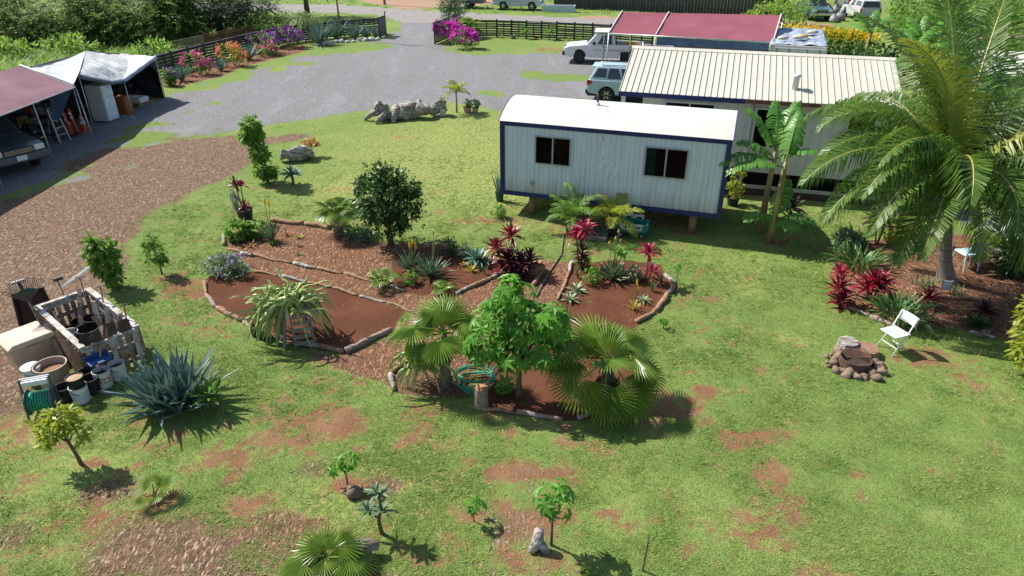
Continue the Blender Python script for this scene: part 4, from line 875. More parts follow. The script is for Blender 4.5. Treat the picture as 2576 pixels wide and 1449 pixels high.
# dark board wall across the road
A, B_ = at(1393, 20), at(1905, 40); L = (B_ - A).length; rz = math.atan2((B_ - A).y, (B_ - A).x)
bw = thing('board_wall', 'tall dark weathered board wall across the road', 'wall', A, rz)
bme = MB().box(.006, .294, -.02, .02, -.05, 3.4).mesh('board', WALLD); bm2 = MB().box(.006, .294, -.032, .008, -.05, 3.36).mesh('board', WALLD)
for i in range(int(L / .3)): put(bme if i % 3 else bm2, 'board', bw, (i * .3, 0, 0))
for z in (.4, 1.8): MB().box(0, L, .021, .07, z, z + .1).build('rail', WALLD, bw)
MB().box(L + .005, L + .045, .0, 9, -.05, 3.3).build('side_wall', M('brown_boards', (.09, .045, .035), (.05, .028, .022), rough=.9), bw)
pb = thing('planter_box', 'long pale blue raised planter against the dark board wall', 'planter', at(1405, 30), R(-11)); CONC = M('painted_block', (.48, .56, .60), (.40, .46, .50), rough=.8, bump=.3)
for q in ((-1.6, 1.6, -.4, -.3, 0, .62), (-1.6, 1.6, .3, .4, 0, .62), (-1.6, -1.5, -.299, .299, 0, .62), (1.5, 1.6, -.299, .299, 0, .62)): MB().box(*q).build('side', CONC, pb)
MB().box(-1.5, 1.5, -.299, .299, 0, .52).build('soil', M('planter_soil', (.12, .06, .04), rough=.95), pb)
# poles
for lab, p, h, r, lean in (('tall thin grey pole standing among the agaves by the left fence', (858, 97), 7.5, .07, .0), ('dark utility pole across the road above the gate', (968, 12), 8, .14, .0)):
    t = thing('utility_pole', lab, 'pole', at(*p)); MB().tube([(0, 0, -.1), (0, 0, h)], [r, r * .8], 8).build('shaft', WOODG, t, smooth=True); MB().bar((-.7, 0, h - .4), (.7, 0, h - .4), .09, .09).build('crossarm', WOODG, t)

# ================================================================== CARPORT AND TARP TENTS ON THE LEFT
def pipe(parent, pts, r=.025, name='pole', mat=STEELP): return MB().tube(pts, r, 7).build(name, mat, parent, smooth=True)
ex, ry_, bx_ = -17.05, -18.95, -20.8; EZc, RZc = 2.1, 2.88; ys0, ys1 = 18.2, 27.15
cp = thing('carport', 'carport with faded maroon canvas roof and steel pipe frame at the left edge', 'carport', (0, 0, 0))
def sheet(P00, P10, P11, P01, nu, nv, wr, fr=1.2, sag=0., seed=0.):
    P00, P10, P11, P01 = map(Vector, (P00, P10, P11, P01))
    def fn(u, v):
        p = P00.lerp(P10, u).lerp(P01.lerp(P11, u), v); e = min(1, 6 * min(u, 1 - u, v, 1 - v) + .25)
        z = wr * e * (mnoise.noise(Vector((p.x * fr, p.y * fr * 1.7, seed))) + .5 * mnoise.noise(Vector((p.x * fr * 3, p.y * fr * 2.4, seed + 4)))) - sag * 4 * u * (1 - u) * min(1, v * 4)
        return (p.x, p.y, p.z + z)
    return MB().grid(fn, nu, nv)
sheet((ex, ys0, EZc), (ex, ys1, EZc), (ry_, ys1, RZc), (ry_, ys0, RZc), 40, 10, .03).build('canopy_slope', MAROON2, cp, smooth=True)
sheet((ry_, ys0, RZc), (ry_, ys1, RZc), (bx_, ys1, EZc), (bx_, ys0, EZc), 40, 10, .03).build('canopy_slope', MAROON2, cp, smooth=True)
pipe(cp, [(ry_ + .02, ys1 + .03, RZc + .03), (ex, ys1 + .03, EZc + .03)], .03, 'roof_edge_pipe', WHITE); pipe(cp, [(ex + .02, ys0, EZc - .03), (ex + .02, ys1, EZc - .03)], .028, 'eave_pipe'); pipe(cp, [(ry_, ys0, RZc - .05), (ry_, ys1, RZc - .05)], .028, 'ridge_pipe')
for y in (ys1, 24.45, 21.6, 18.4):
    pipe(cp, [(ex + .03, y, EZc - .04), (ex + .32, y - .28, -.02)]); pipe(cp, [(bx_, y, EZc - .04), (bx_, y, -.02)]); pipe(cp, [(ex + .02, y, EZc - .05), (ry_, y, RZc - .06), (bx_, y, EZc - .05)], .022, 'rafter')
sheet((bx_ + .02, ys0, 0), (bx_ + .02, ys1, 0), (bx_ + .02, ys1, EZc - .08), (bx_ + .02, ys0, EZc - .08), 20, 6, .0).build('back_tarp', TARPK, cp)
sheet((ex - .1, ys1 - .05, 2.0), (ex - .9, ys1 - .05, 2.35), (ex - 1.1, ys1 - .25, .9), (ex - .9, ys1 - .2, .8), 12, 12, .05, 3).build('side_flap', TARPB, cp, smooth=True)
# tarp tents beyond the carport
tt = thing('tarp_tent', 'sagging silver white tarp tent with black side walls between carport and fence', 'tent', (0, 0, 0))
xe, xr = -17.35, -19.3
def onx(px, py, x):   # point on the vertical plane x = const seen at a photo point
    a = (px - 1288) / FPX; b = (724.5 - py) / FPX; t = x / a; return Vector((x, (CS + b * SN) * t, H + (-SN + b * CS) * t))
E0, E1, E2, E3 = onx(200, 188, xe), onx(277, 203, xe), onx(310, 198, xe), onx(387, 142, xe); R0 = onx(217, 128, xr); R1 = onx(345, 138, -18.7)
rows = [[E0, E1, E2, E3], [onx(205, 168, -18.0), onx(275, 172, -18.0), onx(325, 170, -17.9), E3 + Vector((-.35, .1, .02))], [R0, R0.lerp(R1, .4) + Vector((0, 0, -.05)), R0.lerp(R1, .75), R1]]
def bez(row, u):
    f = u * (len(row) - 1); i = min(int(f), len(row) - 2); t = f - i; t = t * t * (3 - 2 * t) * .5 + t * .5; return row[i].lerp(row[i + 1], t)
def tent(u, v):
    p = bez([bez(r_, u) for r_ in rows], v); e = min(1, 5 * min(u, 1 - u, v, 1 - v) + .3)
    return (p.x, p.y, p.z + e * .10 * (mnoise.noise(Vector((p.x * 1.2, p.y * 2.2, 1))) + .6 * mnoise.noise(Vector((p.x * 2.2 + p.y * 2, p.y * 3.4, 7)))))
MB().grid(tent, 44, 22).build('roof_tarp', TARPW, tt, smooth=True)
def roll(u, v):
    p = bez(rows[0], u); an = v * 5.2; rr = .10 + .04 * mnoise.noise(Vector((p.y * 3, 0, 2))); return (p.x + .05 + rr * math.cos(an), p.y, p.z - .08 + rr * math.sin(an))
MB().grid(roll, 36, 10).build('rolled_edge', TARPG, tt, smooth=True)
back = [Vector((-20.9, R0.y - 1.5, 1.7)), Vector((-20.6, R1.y, 1.6))]
sheet(R0, R1, back[1], back[0], 16, 8, .08).build('rear_slope', TARPW, tt, smooth=True)
MB().add([E3, (E3.x + .02, E3.y + .02, 0), (back[1].x, back[1].y, 0), back[1], R1], [(0, 1, 2, 3, 4)]).build('end_wall', TARPK, tt)
MB().add([back[0], back[1], (back[1].x, back[1].y, 0), (back[0].x, back[0].y, 0)], [(0, 1, 2, 3)]).build('back_wall', TARPK, tt)
pipe(tt, [E3 + Vector((.03, .03, .05)), (E3.x + .05, E3.y + .04, -.02)]); pipe(tt, [(E2.x, E2.y, E2.z), (E2.x, E2.y, -.02)], .02); pipe(tt, [(E0.x - .05, E0.y, E0.z), (E0.x - .05, E0.y, -.02)], .02)
tb_ = thing('tarp_awning', 'low white tarp bridging the maroon carport and the tarp tent', 'tarp')
sheet((ex - .05, ys1 - .15, 2.06), E0 + Vector((0, -.05, .05)), R0 + Vector((0, -.05, .0)), (ry_, ys1 - .15, 2.82), 12, 16, .05, 1.5, .10).build('sheet', TARPW, tb_, smooth=True)
pipe(tb_, [(ex - .15, ys1 + .12, 2.05), (ex - .15, ys1 + .12, -.02)], .02)
MB().add([(-20.75, ys1 + .1, 0), (-20.8, 31.4, 0), (-20.8, 31.4, 1.75), (-20.75, ys1 + .1, 2.0)], [(0, 1, 2, 3)]).build('back_sun_block', TARPK, tb_)  # unseen black sheet added to keep the sun out under the awning
sheet((ry_ + .1, ys1 - .15, 2.78), (-20.75, ys1 - .15, 2.05), (-20.8, 31.2, 1.8), R0 + Vector((0, -.1, -.05)), 10, 10, .04).build('rear_sun_block', TARPW, tb_, smooth=True)  # rear tarp added to close the awning against the sun
# things stored under the tents
fr_ = thing('refrigerator', 'white refrigerator standing at the mouth of the tarp tent', 'refrigerator', at(272, 303) + Vector((-.1, .1, 0)), R(-12))
MB().box(-.38, .38, -.36, .30, .03, 1.55).build('cabinet', WHITE, fr_, bevel=.02)
for z0, z1 in ((.06, 1.02), (1.035, 1.53)): MB().box(.382, .43, -.355, .295, z0, z1).build('door', M('fridge_door', (.62, .68, .74), rough=.35), fr_, bevel=.015)
for z in (.75, 1.15): MB().box(.431, .46, -.32, -.28, z, z + .22).build('handle', WHITE, fr_)
ca = thing('cabinet', 'small orange wood cabinet beside the refrigerator', 'cabinet', at(318, 285), R(-14)); OW = M('orange_wood', (.34, .12, .045), (.26, .085, .03), rough=.5)
MB().box(-.25, .25, -.2, .2, .0, .8).build('case', OW, ca, bevel=.01); MB().box(.252, .27, -.19, .19, .05, .78).build('door', OW, ca)
pa = thing('pallet', 'wooden pallet lying under the tarp tent with white boxes on it', 'pallet', at(345, 262), R(-14))
for i in range(6): MB().box(-.6, .6, -.5 + i * .185, -.4 + i * .185, .10, .122).build('slat', WOODB, pa)
for x in (-.55, 0, .5): MB().box(x, x + .05, -.5, .525, 0, .099).build('runner', WOODB, pa)
for i, (dx, lb) in enumerate(((-.25, 'white carton on the pallet, nearer the refrigerator'), (.25, 'white carton on the pallet, nearer the fence'))):
    q = thing('carton', lb, 'box', pa.matrix_basis @ Vector((dx, 0, .123)), R(-14), 'cartons on the pallet'); MB().box(-.22, .22, -.3, .3, 0, .24).build('carton_body', WHITE, q, bevel=.01); MB().box(-.03, .03, -.301, .301, .2405, .243).build('tape', M('tape', (.35, .30, .24)), q)
lad = thing('step_ladder', 'aluminium step ladder standing open under the carport', 'ladder', at(165, 355), R(-25))
for s in (-1, 1): MB().bar((0, s * .22, 0), (-.28, s * .16, 1.25), .05, .03).build('side_rail', ALU, lad); MB().bar((-.62, s * .22, 0), (-.29, s * .16, 1.24), .03, .03).build('rear_leg', ALU, lad)
for k in range(1, 5): MB().box(-.05, .06, -.2, .2, 0, .03, 0, Matrix.Translation((-.28 * k / 4.6, 0, 1.25 * k / 4.6))).build('step', ALU, lad)
ORG = M('cone_orange', (.72, .07, .03), (.6, .05, .025), rough=.5); REFL = M('reflective_band', (.72, .72, .72), rough=.4)
c = thing('traffic_cone', 'orange traffic cone with white bands under the carport', 'traffic cone', at(214, 330)); MB().box(-.2, .2, -.2, .2, 0, .03).build('base', ORG, c, bevel=.01); MB().lathe([(.15, .03), (.03, .75), (.02, .76)], 16).build('cone_body', ORG, c, smooth=True)
for z0, z1 in ((.32, .45), (.52, .62)): MB().lathe([(.15 - .12 * (z0 - .03) / .72 + .004, z0), (.15 - .12 * (z1 - .03) / .72 + .004, z1)], 16, cap=False).build('band', REFL, c, smooth=True)
for (px, py, lean), lb in zip(((197, 338, -.10), (184, 343, -.14)), ('orange delineator post leaning next to the traffic cone', 'orange delineator post leaning nearest the step ladder')):
    c = thing('delineator_post', lb, 'traffic post', at(px, py), 0, 'orange posts under the carport'); MB().lathe([(.16, 0), (.16, .04), (.06, .06)], 12).build('base', BLACKP, c); MB().tube([(0, 0, .05), (lean, 0, 1.05)], .055, 10).build('tube', ORG, c, smooth=True)
    for z in (.65, .82): MB().tube([(lean * z, 0, z), (lean * (z + .1), 0, z + .1)], .059, 10, cap=False).build('band', REFL, c, smooth=True)
sh = thing('storage_shelf', 'dark metal shelf rack packed with small parts under the carport', 'shelf', at(105, 350), R(-8)); DKM = M('shelf_steel', (.035, .037, .04), rough=.6)
for x in (-.8, .8):
    for y in (-.2, .2): MB().box(x - .02, x + .02, y - .02, y + .02, 0, 1.5).build('upright', DKM, sh)
for z in (.2, .6, 1.0, 1.4): MB().box(-.79, .79, -.19, .19, z, z + .03).build('shelf_board', DKM, sh)
WORDS = ['first', 'second', 'third', 'fourth']
for j, (z, lev) in enumerate(((.63, 'middle'), (1.03, 'top'))):
    for i in range(4):
        q = rnd.choice([(.30, .05, .04), (.25, .24, .23), (.05, .09, .20), (.30, .22, .10), (.10, .10, .10)])
        tag(MB().box(-.14, .14, -.14, .14, 0, rnd.uniform(.14, .3)).build('parts_bin', M('bin_%.2f' % q[0] + '%.2f' % q[1], q, rough=.6), loc=sh.matrix_basis @ Vector((-.58 + i * .38, 0, z)), rz=R(-8) + rnd.uniform(-.1, .1), bevel=.01), '%s bin from the left on the %s board of the shelf rack' % (WORDS[i], lev), 'bin', 'bins on the shelf rack')
bxs = thing('carton', 'white carton with red toy on top of the shelf rack', 'box', sh.matrix_basis @ Vector((0, 0, 1.431)), R(10)); MB().box(-.3, .3, -.17, .17, 0, .2).build('carton_body', WHITE, bxs, bevel=.01)
MB().lathe([(.14, .201), (.17, .28), (.1, .4), (.02, .45)], 9).build('red_bundle', M('red_cloth', (.5, .06, .04), (.6, .16, .06)), bxs, smooth=True)
for px, py, s, lb in ((265, 262, .5, 'dark covered bundle behind the refrigerator in the tarp tent'), (330, 250, .6, 'dark heap of stored gear at the back of the tarp tent'), (35, 345, .7, 'dark heap of tools behind the pickup under the carport'), (225, 300, .5, 'dark heap of stored gear beside the refrigerator'), (140, 330, .8, 'tall dark heap of gear added as shade behind the step ladder'), (75, 325, .8, 'tall dark heap of gear added as shade behind the shelf rack'), (195, 305, .6, 'dark heap of gear added as shade behind the orange posts'), (385, 245, .5, 'dark heap of gear at the fence end of the tarp tent')):  # some heaps added as dark clutter to deepen the shade inside
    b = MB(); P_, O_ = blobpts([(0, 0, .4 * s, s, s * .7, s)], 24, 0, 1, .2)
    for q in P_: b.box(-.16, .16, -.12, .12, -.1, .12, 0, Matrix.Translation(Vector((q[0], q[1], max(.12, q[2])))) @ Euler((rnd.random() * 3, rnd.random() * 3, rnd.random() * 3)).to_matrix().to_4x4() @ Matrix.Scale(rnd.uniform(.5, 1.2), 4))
    tag(b.build('shade_gear_heap', M('stored_gear_shade', (.02, .02, .024), (.09, .06, .05), rough=.7, scale=5, island=.8), loc=at(px, py) + Vector((-.9, .5, 0))), lb, 'gear', kind=None)  # gear colour darkened to paint the shade of the carport

# ================================================================== MAROON CANOPY, TARPED CONTAINER
a, b_, c_, e_ = at(1532, 83, 2.5), at(1945, 105, 2.5), at(1965, 38, 3.3), at(1565, 30, 3.3)
mc = thing('canopy', 'long maroon canvas canopy on pipe frame behind the house', 'canopy')
sheet(a, b_, c_, e_, 40, 10, .03, .8).build('canopy_slope', MAROON, mc, smooth=True)
f0, f1 = e_ + (e_ - a), c_ + (c_ - b_); f0.z = f1.z = 2.5
sheet(e_, c_, f1, f0, 40, 10, .03, .8).build('canopy_slope', MAROON, mc, smooth=True)
for u in (0, .3, 1.):
    p, q, r_ = a.lerp(b_, u), e_.lerp(c_, u), f0.lerp(f1, u); pipe(mc, [p + Vector((0, -.02, .035)), q + Vector((0, 0, .05)), r_ + Vector((0, 0, .035))], .035, 'rafter', WHITE)
    pipe(mc, [p, (p.x - .1, p.y - .2, -.02)], .035); pipe(mc, [r_, (r_.x, r_.y, -.02)], .035)
pipe(mc, [a + Vector((0, -.03, -.02)), b_ + Vector((0, -.03, -.02))], .03, 'eave_pipe')
um = a.lerp(b_, .3); sheet(um + Vector((.1, .1, -.08)), b_ + Vector((-.1, .1, -.08)), b_ + Vector((-.1, .2, -.45)), um + Vector((.1, .2, -.5)), 24, 5, .08, 2).build('valance_tarp', TARPB, mc, smooth=True)
MB().box(0, 6.2, -.03, .03, 0, 1.7).build('screen_wall', M('grey_panel', (.30, .29, .28), (.22, .21, .2), rough=.8), mc, um + Vector((1.5, 2.2, -2.5)), math.atan2((b_ - a).y, (b_ - a).x))
co = thing('shipping_container', 'pale grey shipping container topped with a weighted blue tarp', 'container', at(1940, 110, 2.6) - Vector((0, 0, 2.6)), R(-20)); CG = M('container_grey', (.55, .55, .53), (.46, .46, .44), rough=.6, scale=2)
MB().box(0, 2.5, 0, 6.0, .12, 2.56).build('shell', CG, co)
for x0, x1 in ((.06, 1.235), (1.265, 2.44)): MB().box(x0, x1, -.06, -.002, .2, 2.45).build('door', CG, co, bevel=.01)
for x in (.3, .85, 1.65, 2.2): MB().tube([(x, -.09, .2), (x, -.09, 2.45)], .025, 6).build('lock_bar', GREYM, co)
for x in (-.02, 2.44): MB().box(x, x + .08, -.075, -.0015, .1, 2.58).build('corner_post', CG, co)
MB().grid(lambda u, v: (-.08 + u * 2.66, .1 + v * 5.95, 2.60 + .10 * mnoise.noise(Vector((u * 5, v * 9, 2))) + .05 * mnoise.noise(Vector((u * 14, v * 20, 5))) - .55 * max(0, abs(u - .5) - .47) * 12), 36, 40).build('tarp', TARPG, co, smooth=True)
SANDC = M('sandbag_cloth', (.55, .50, .42), (.42, .37, .30), rough=.8)
for x, y, r_, m_, lb in ((1.2, 1.5, 0, SANDC, 'pale sandbag in the middle of the container tarp'), (.5, 1.0, .4, SANDC, 'pale sandbag near the left front of the container tarp'), (1.9, 3.6, .2, SANDC, 'pale sandbag at the far right of the container tarp'), (1.4, 1.9, .1, YEL, 'yellow sandbag in the middle of the container tarp')):
    q = MB().lathe([(.02, -.09), (.16, -.07), (.2, 0), (.15, .07), (.02, .09)], 10); q.v = [(p[0] * 1.7, p[1], p[2]) for p in q.v]
    tag(q.build('sandbag', m_, loc=co.matrix_basis @ Vector((x, y, 2.76)), rz=r_, smooth=True), lb, 'sandbag', 'sandbags on the container')
cl_ = thing('hanging_chain_vine', 'thin vine covered post standing at the front corner of the maroon canopy', 'post', at(1510, 213)); MB().tube([(0, 0, -.05), (.1, .3, 2.5)], .03, 6).build('pole', STEELP, cl_)
foliage('vine', cl_, L_GREY, [(.02 + .1 * k / 9, .03 * k, .2 + k * .25, .05, .05, .15) for k in range(9)], 240, .07, .5, .2, 0)
# ================================================================== LOG EDGINGS
def log(label, pts, r, mat, z=None, name='edging_log', group=None, n=9, taper_=.75, cat='log'):
    r *= .74
    P = [at(*p) for p in pts]; o = P[0].copy(); L = sum((b - a).length for a, b in zip(P, P[1:])); N = max(5, int(L / .14)); Q = []
    for i in range(N + 1):
        f = i / N * (len(P) - 1); j = min(int(f), len(P) - 2); q = P[j].lerp(P[j + 1], f - j) - o
        Q.append(q + Vector((.03 * mnoise.noise(q * 3 + Vector((r * 99, 0, 0))), .03 * mnoise.noise(q * 3 + Vector((0, 7, r * 50))), (r * .6 if z is None else z) + .02 * mnoise.noise(q * 2))))
    b = MB().tube(Q, [r * lerp(1, taper_, i / N) * (1 + .38 * mnoise.noise(Q[i] * 5 + Vector((3, r * 70, 0)))) for i in range(N + 1)], n)
    b.v = [tuple(Vector(v) + Vector((.25 * r * mnoise.noise(Vector(v) * 17), .25 * r * mnoise.noise(Vector(v) * 15 + Vector((9, 0, 0))), .3 * r * mnoise.noise(Vector(v) * 14)))) for v in b.v]
    return tag(b.build(name, mat, loc=o, smooth=True), label, cat, group)
ORD = ['first', 'second', 'third', 'fourth', 'fifth', 'sixth', 'seventh', 'eighth', 'ninth', 'tenth', 'eleventh', 'twelfth']
def border(desc, pts, r, mats, start):
    for i, (a, b) in enumerate(zip(pts, pts[1:])):
        rr = r * rnd.uniform(.6, .98); m = (lerp(a[0], b[0], .5) + rnd.uniform(-3, 3), lerp(a[1], b[1], .5) + rnd.uniform(-3, 3)); e = (lerp(a[0], b[0], .97), lerp(a[1], b[1], .97))
        log('%s log from %s, %s' % (ORD[i], start, desc), [a, m, e], rr, mats[i % len(mats)], group='log edgings of the beds')
border('left rim of bare soil bed', [(516, 712), (520, 745), (548, 778), (615, 812), (640, 838)], .095, [WOODB, WOODG], 'the lavender bush')
border('front rim of bare soil bed', [(682, 848), (745, 866), (805, 874), (868, 890)], .10, [WOODB, WOODG, WOODB], 'the black pots')
log('long grey log on the right rim of the bare soil bed', [(870, 888), (925, 862), (985, 832)], .11, WOODG, group='log edgings of the beds')
border('between bare soil bed and chip path', [(640, 684), (705, 696), (775, 712), (838, 724), (905, 746), (975, 762), (1045, 790)], .06, [WOODB, WOODP, WOODB], 'the lavender bush')
border('between chip path and upper bed', [(575, 628), (640, 642), (740, 664), (800, 676), (868, 690), (960, 716), (1018, 733)], .07, [WOODB, WOODB, WOODP], 'the leafy bush')
log('short upright grey log at the left tip of the mulched upper bed', [(563, 596), (566, 618)], .09, WOODG, group='log edgings of the beds')
log('pale broken log at the left end of the chip path', [(606, 640), (636, 646)], .08, WOODP, group='log edgings of the beds')
border('back rim of upper bed', [(684, 556), (768, 566), (832, 578)], .13, [WOODB, WOODB], 'the potted red ti')
border('row below the dark red ti group', [(1150, 742), (1188, 722), (1240, 700), (1268, 690)], .075, [WOODP, WOODB, WOODP], 'the left fan palm')
border('left rim of right hand bed', [(1440, 662), (1432, 690), (1425, 705), (1402, 758)], .085, [WOODP, WOODB, WOODB], 'the tall red ti')
border('right rim of right hand bed', [(1600, 812), (1648, 786), (1682, 740), (1696, 716), (1672, 692)], .10, [WOODB, WOODB, WOODG, WOODP], 'the right fan palm')
border('front rim of fan palm bed', [(1215, 1034), (1300, 1040), (1420, 1058)], .085, [WOODB, WOODG], 'the hose stump')
log('thin dark log at the right of the fan palm bed under the leaves', [(1455, 1056), (1505, 1036)], .06, WOODG, group='log edgings of the beds')
log('pale log slanting along the left rim of the fan palm bed', [(985, 940), (1010, 918), (1045, 885)], .07, WOODB, group='log edgings of the beds')
log('short pale log at the left corner of the fan palm bed', [(982, 945), (992, 985)], .075, WOODP, group='log edgings of the beds')
log('brown log beside the path near the round stump', [(1340, 722), (1362, 690)], .09, WOODB, group='log edgings of the beds')
border('front rim of coconut palm bed', [(2120, 772), (2190, 798), (2262, 826)], .085, [WOODG, WOODG], 'the red ti row')
border('row by the coconut palm trunk', [(2310, 748), (2400, 752), (2475, 756)], .07, [WOODB, WOODB], 'the small ti')
log('pale log at the right front corner of the coconut palm bed', [(2440, 838), (2500, 852)], .06, WOODP, group='log edgings of the beds')
def stump(label, p, r, h, name='stump', mat=WOODB, top=None, lean=(0, 0)):
    t = thing(name, label, 'stump', at(*p)); N = 14
    prof = [(r * 1.25, -.03), (r * 1.08, h * .25), (r, h * .7), (r * .98, h)]
    b = MB().lathe(prof, N); b.v = [(x * (1 + .12 * mnoise.noise(Vector((x * 9, y * 9, z * 3)))) + lean[0] * z, y * (1 + .12 * mnoise.noise(Vector((y * 9, x * 9, z * 2)))) + lean[1] * z, z) for x, y, z in b.v]
    b.build('wood', mat, t, smooth=False); MB().lathe([(r * .9, h + .001), (r * .86, h + .006)], N, (lean[0] * h, lean[1] * h, 0)).build('cut_face', top or M('cut_wood', (.40, .20, .10), (.28, .13, .06), rough=.85, scale=12), t)
    return t
stump('round orange brown stump beside the dark red ti group', (1350, 682), .2, .22)
stump('weathered stump under the coil of green hose', (1212, 1022), .12, .42, mat=WOODG)
stump('bleached split stump at the back of the fire pit', (2128, 882), .2, .24, mat=WOODP, top=WOODP)
stump('thick brown stump beside the white folding chair', (2176, 892), .24, .17, top=M('brown_cut_wood', (.25, .15, .10), (.17, .10, .065), rough=.9, scale=8))
for lab, pts, r, m in (('small forked driftwood stump beside the lobed leaf sapling', [(1352, 1384), (1358, 1348)], .09, WOODP), ('weathered grey root log beside the front fan palm', [(880, 1398), (935, 1402)], .10, WOODG)):
    P0 = at(*pts[0]); t = thing('driftwood', lab, 'driftwood', P0)
    if r < .095: MB().tube([(-.1, -.05, .02), (.0, .02, .14), (.02, .05, .34)], [.05, .09, .07], 9).build('trunk', m, t, smooth=True); MB().tube([(.14, -.05, -.02), (.07, -.01, .1), (.0, .03, .2)], [.05, .065, .06], 9).build('root', m, t, smooth=True)
    else: MB().tube([(0, 0, .16), (.2, .02, .2), (.42, .03, .16)], [.09, .1, .06], 9).build('trunk', m, t, smooth=True); MB().tube([(.25, .0, .18), (.27, -.06, .05), (.25, -.1, -.03)], [.07, .06, .05], 9).build('root', m, t, smooth=True); MB().tube([(.05, 0, .16), (.0, -.04, -.02)], [.08, .06], 8).build('root', m, t, smooth=True)
# driftwood trunks
p0, p1 = at(940, 305), at(1125, 290); L = (p1 - p0).length
t = thing('driftwood_log', 'large grey bleached driftwood trunk lying by the gravel drive', 'driftwood', p0, math.atan2((p1 - p0).y, (p1 - p0).x))
def gnarl(b, k=.25, f=2.2, s=0): b.v = [tuple(Vector(v) + Vector((mnoise.noise(Vector(v) * f + Vector((s, 0, 0))), mnoise.noise(Vector(v) * f + Vector((0, s, 9))), mnoise.noise(Vector(v) * f + Vector((5, s, 0))))) * k) for v in b.v]; return b
gnarl(gnarl(MB().tube([(.15 + L * .9 * i / 48, .06 * math.sin(i / 3), .36 + .05 * math.sin(i * .3)) for i in range(49)], [.26 + .05 * math.sin(i * .45) + .03 * math.sin(i * 1.1) for i in range(49)], 22), .30, 1.7), .10, 5.).build('trunk', WOODP, t, smooth=True)
for q in ([(.5, -.1, .35), (.3, -.35, .25), (.05, -.5, .02)], [(1.0, .0, .5), (.9, -.3, .35), (.75, -.55, .0)], [(.3, .1, .4), (-.1, .15, .3), (-.35, .2, .05)], [(1.6, -.05, .5), (1.75, -.15, .62), (1.95, -.2, .66)]): gnarl(MB().tube(q, [.2, .15, .08], 10), .08, 3, 2).build('root', WOODP, t, smooth=True)
p0, p1 = at(712, 408), at(795, 402); t = thing('driftwood_log', 'short grey driftwood trunk with orange succulents behind the stalked agave', 'driftwood', p0, math.atan2((p1 - p0).y, (p1 - p0).x) + .1); L = (p1 - p0).length
gnarl(gnarl(MB().tube([(L * i / 24, 0, .26) for i in range(25)], [.18 + .07 * math.sin(i * .13) for i in range(25)], 18), .2, 2.2, 4), .08, 5.5).build('trunk', WOODP, t, smooth=True)
bush('clump of orange green succulents on the short driftwood trunk', (786, 394), [(0, .02, .52, .32, .2, .13)], L_ORANGE, 420, .09, 'succulent', 'succulent', asp=.5, gap=.1, stems=3)

# ================================================================== POTS AND BUCKETS
TERRA = M('terracotta', (.42, .25, .18), (.34, .19, .13), rough=.8); TANP = M('tan_plastic', (.42, .32, .23), (.36, .27, .19), rough=.6); SOILM = M('pot_soil', (.10, .05, .03), (.05, .03, .02), rough=1, scale=20); GREENP = M('dark_green_plastic', (.012, .07, .055), rough=.5); WPL = M('white_plastic', (.70, .70, .70), (.62, .62, .62), rough=.45)
def pot(label, p, r, h, mat, name='plant_pot', fill=SOILM, fz=.85, flare=.78, cat='pot', group=None, z=0., rim=True):
    t = thing(name, label, cat, at(*p) + Vector((0, 0, z)), 0, group); prof = [(r * flare, 0), (r, h)] + ([(r * 1.06, h), (r * 1.06, h - .04 * h - .02)][:1] if rim else []) + [(r * .93, h), (r * .93 * lerp(flare, 1, fz), h * fz - .02)]
    MB().lathe(prof, 20, cap=False).build('wall', mat, t, smooth=False); MB().lathe([(.001, .0), (r * flare, .001)], 20, cap=False).build('base', mat, t); MB().lathe([(r * .93 * lerp(flare, 1, fz), h * fz - .015), (.001, h * fz)], 20, cap=False).build('fill', fill, t)
    return t
tp = pot('large black pot holding the red ti plant at the bed corner', (620, 556), .23, .38, BLACKP)
TANs = M('pale_grey_plastic', (.52, .53, .52), rough=.6)
pot('pale grey tall pot at the right end of the big driftwood', (1113, 292), .15, .36, TANs); pot('terracotta pot with a bushy plant right of the slender palm', (1176, 283), .2, .26, TERRA); pot('smaller tan pot next to the terracotta one near the slender palm', (1196, 283), .15, .22, TANP)
for p, s, lb in (((1113, 289), .36, 'upright green plant in the pale grey pot by the driftwood'), ((1176, 282), .26, 'bushy green plant in the terracotta pot'), ((1196, 282), .22, 'sparse plant in the smaller tan pot')):
    bush(lb, (at(*p).x, at(*p).y, s * .8), [(0, 0, .22, .22 if s < .3 else .12, .22 if s < .3 else .12, .16 if s < .3 else .24)], L_GREEN if s != .22 else L_GREY, 260, .10, 'potted_plant', 'plant', stems=3)
pot('dark pot with blue green blades at the left end of the trailer', (1257, 505), .14, .3, GREENP)
tq = thing('potted_plant', 'upright blue green blades in the dark pot at the left end of the trailer', 'plant', at(1257, 505) + Vector((0, 0, .25))); rosette(tq, AG, 12, 0, R(88), R(60), .5, .75, .08)
pot('green pot with a feathery palm under the left part of the trailer', (1440, 590), .22, .34, GREENP); pot('black pot with a feathery palm beside the teal wagon', (1545, 592), .2, .3, BLACKP); pot('dark pot with a yellow green shrub at the right end of the trailer', (1842, 516), .19, .26, BLACKP)
feather_palm('feathery palm in the green pot under the trailer edge', (at(1440, 588).x, at(1440, 588).y, .26), .25, 12, 1.05, .32, .03, e0=80, e1=15, mat=L_GREEN)
feather_palm('feathery yellow green palm in the black pot beside the teal wagon', (at(1545, 590).x, at(1545, 590).y, .22), .3, 10, 1.0, .32, .03, e0=78, e1=5, mat=L_MANGO)
bush('yellow green shrub in the dark pot at the right end of the trailer', (at(1842, 514).x, at(1842, 514).y, .22), [(0, 0, .35, .25, .25, .3), (.05, 0, .7, .18, .18, .2)], L_MANGO, 600, .12, 'potted_plant', 'plant')
pot('left of the two black nursery pots at the foot of the cactus', (646, 845), .11, .24, BLACKP, group='black nursery pots'); pot('right of the two black nursery pots at the foot of the cactus', (662, 852), .11, .24, BLACKP, group='black nursery pots')

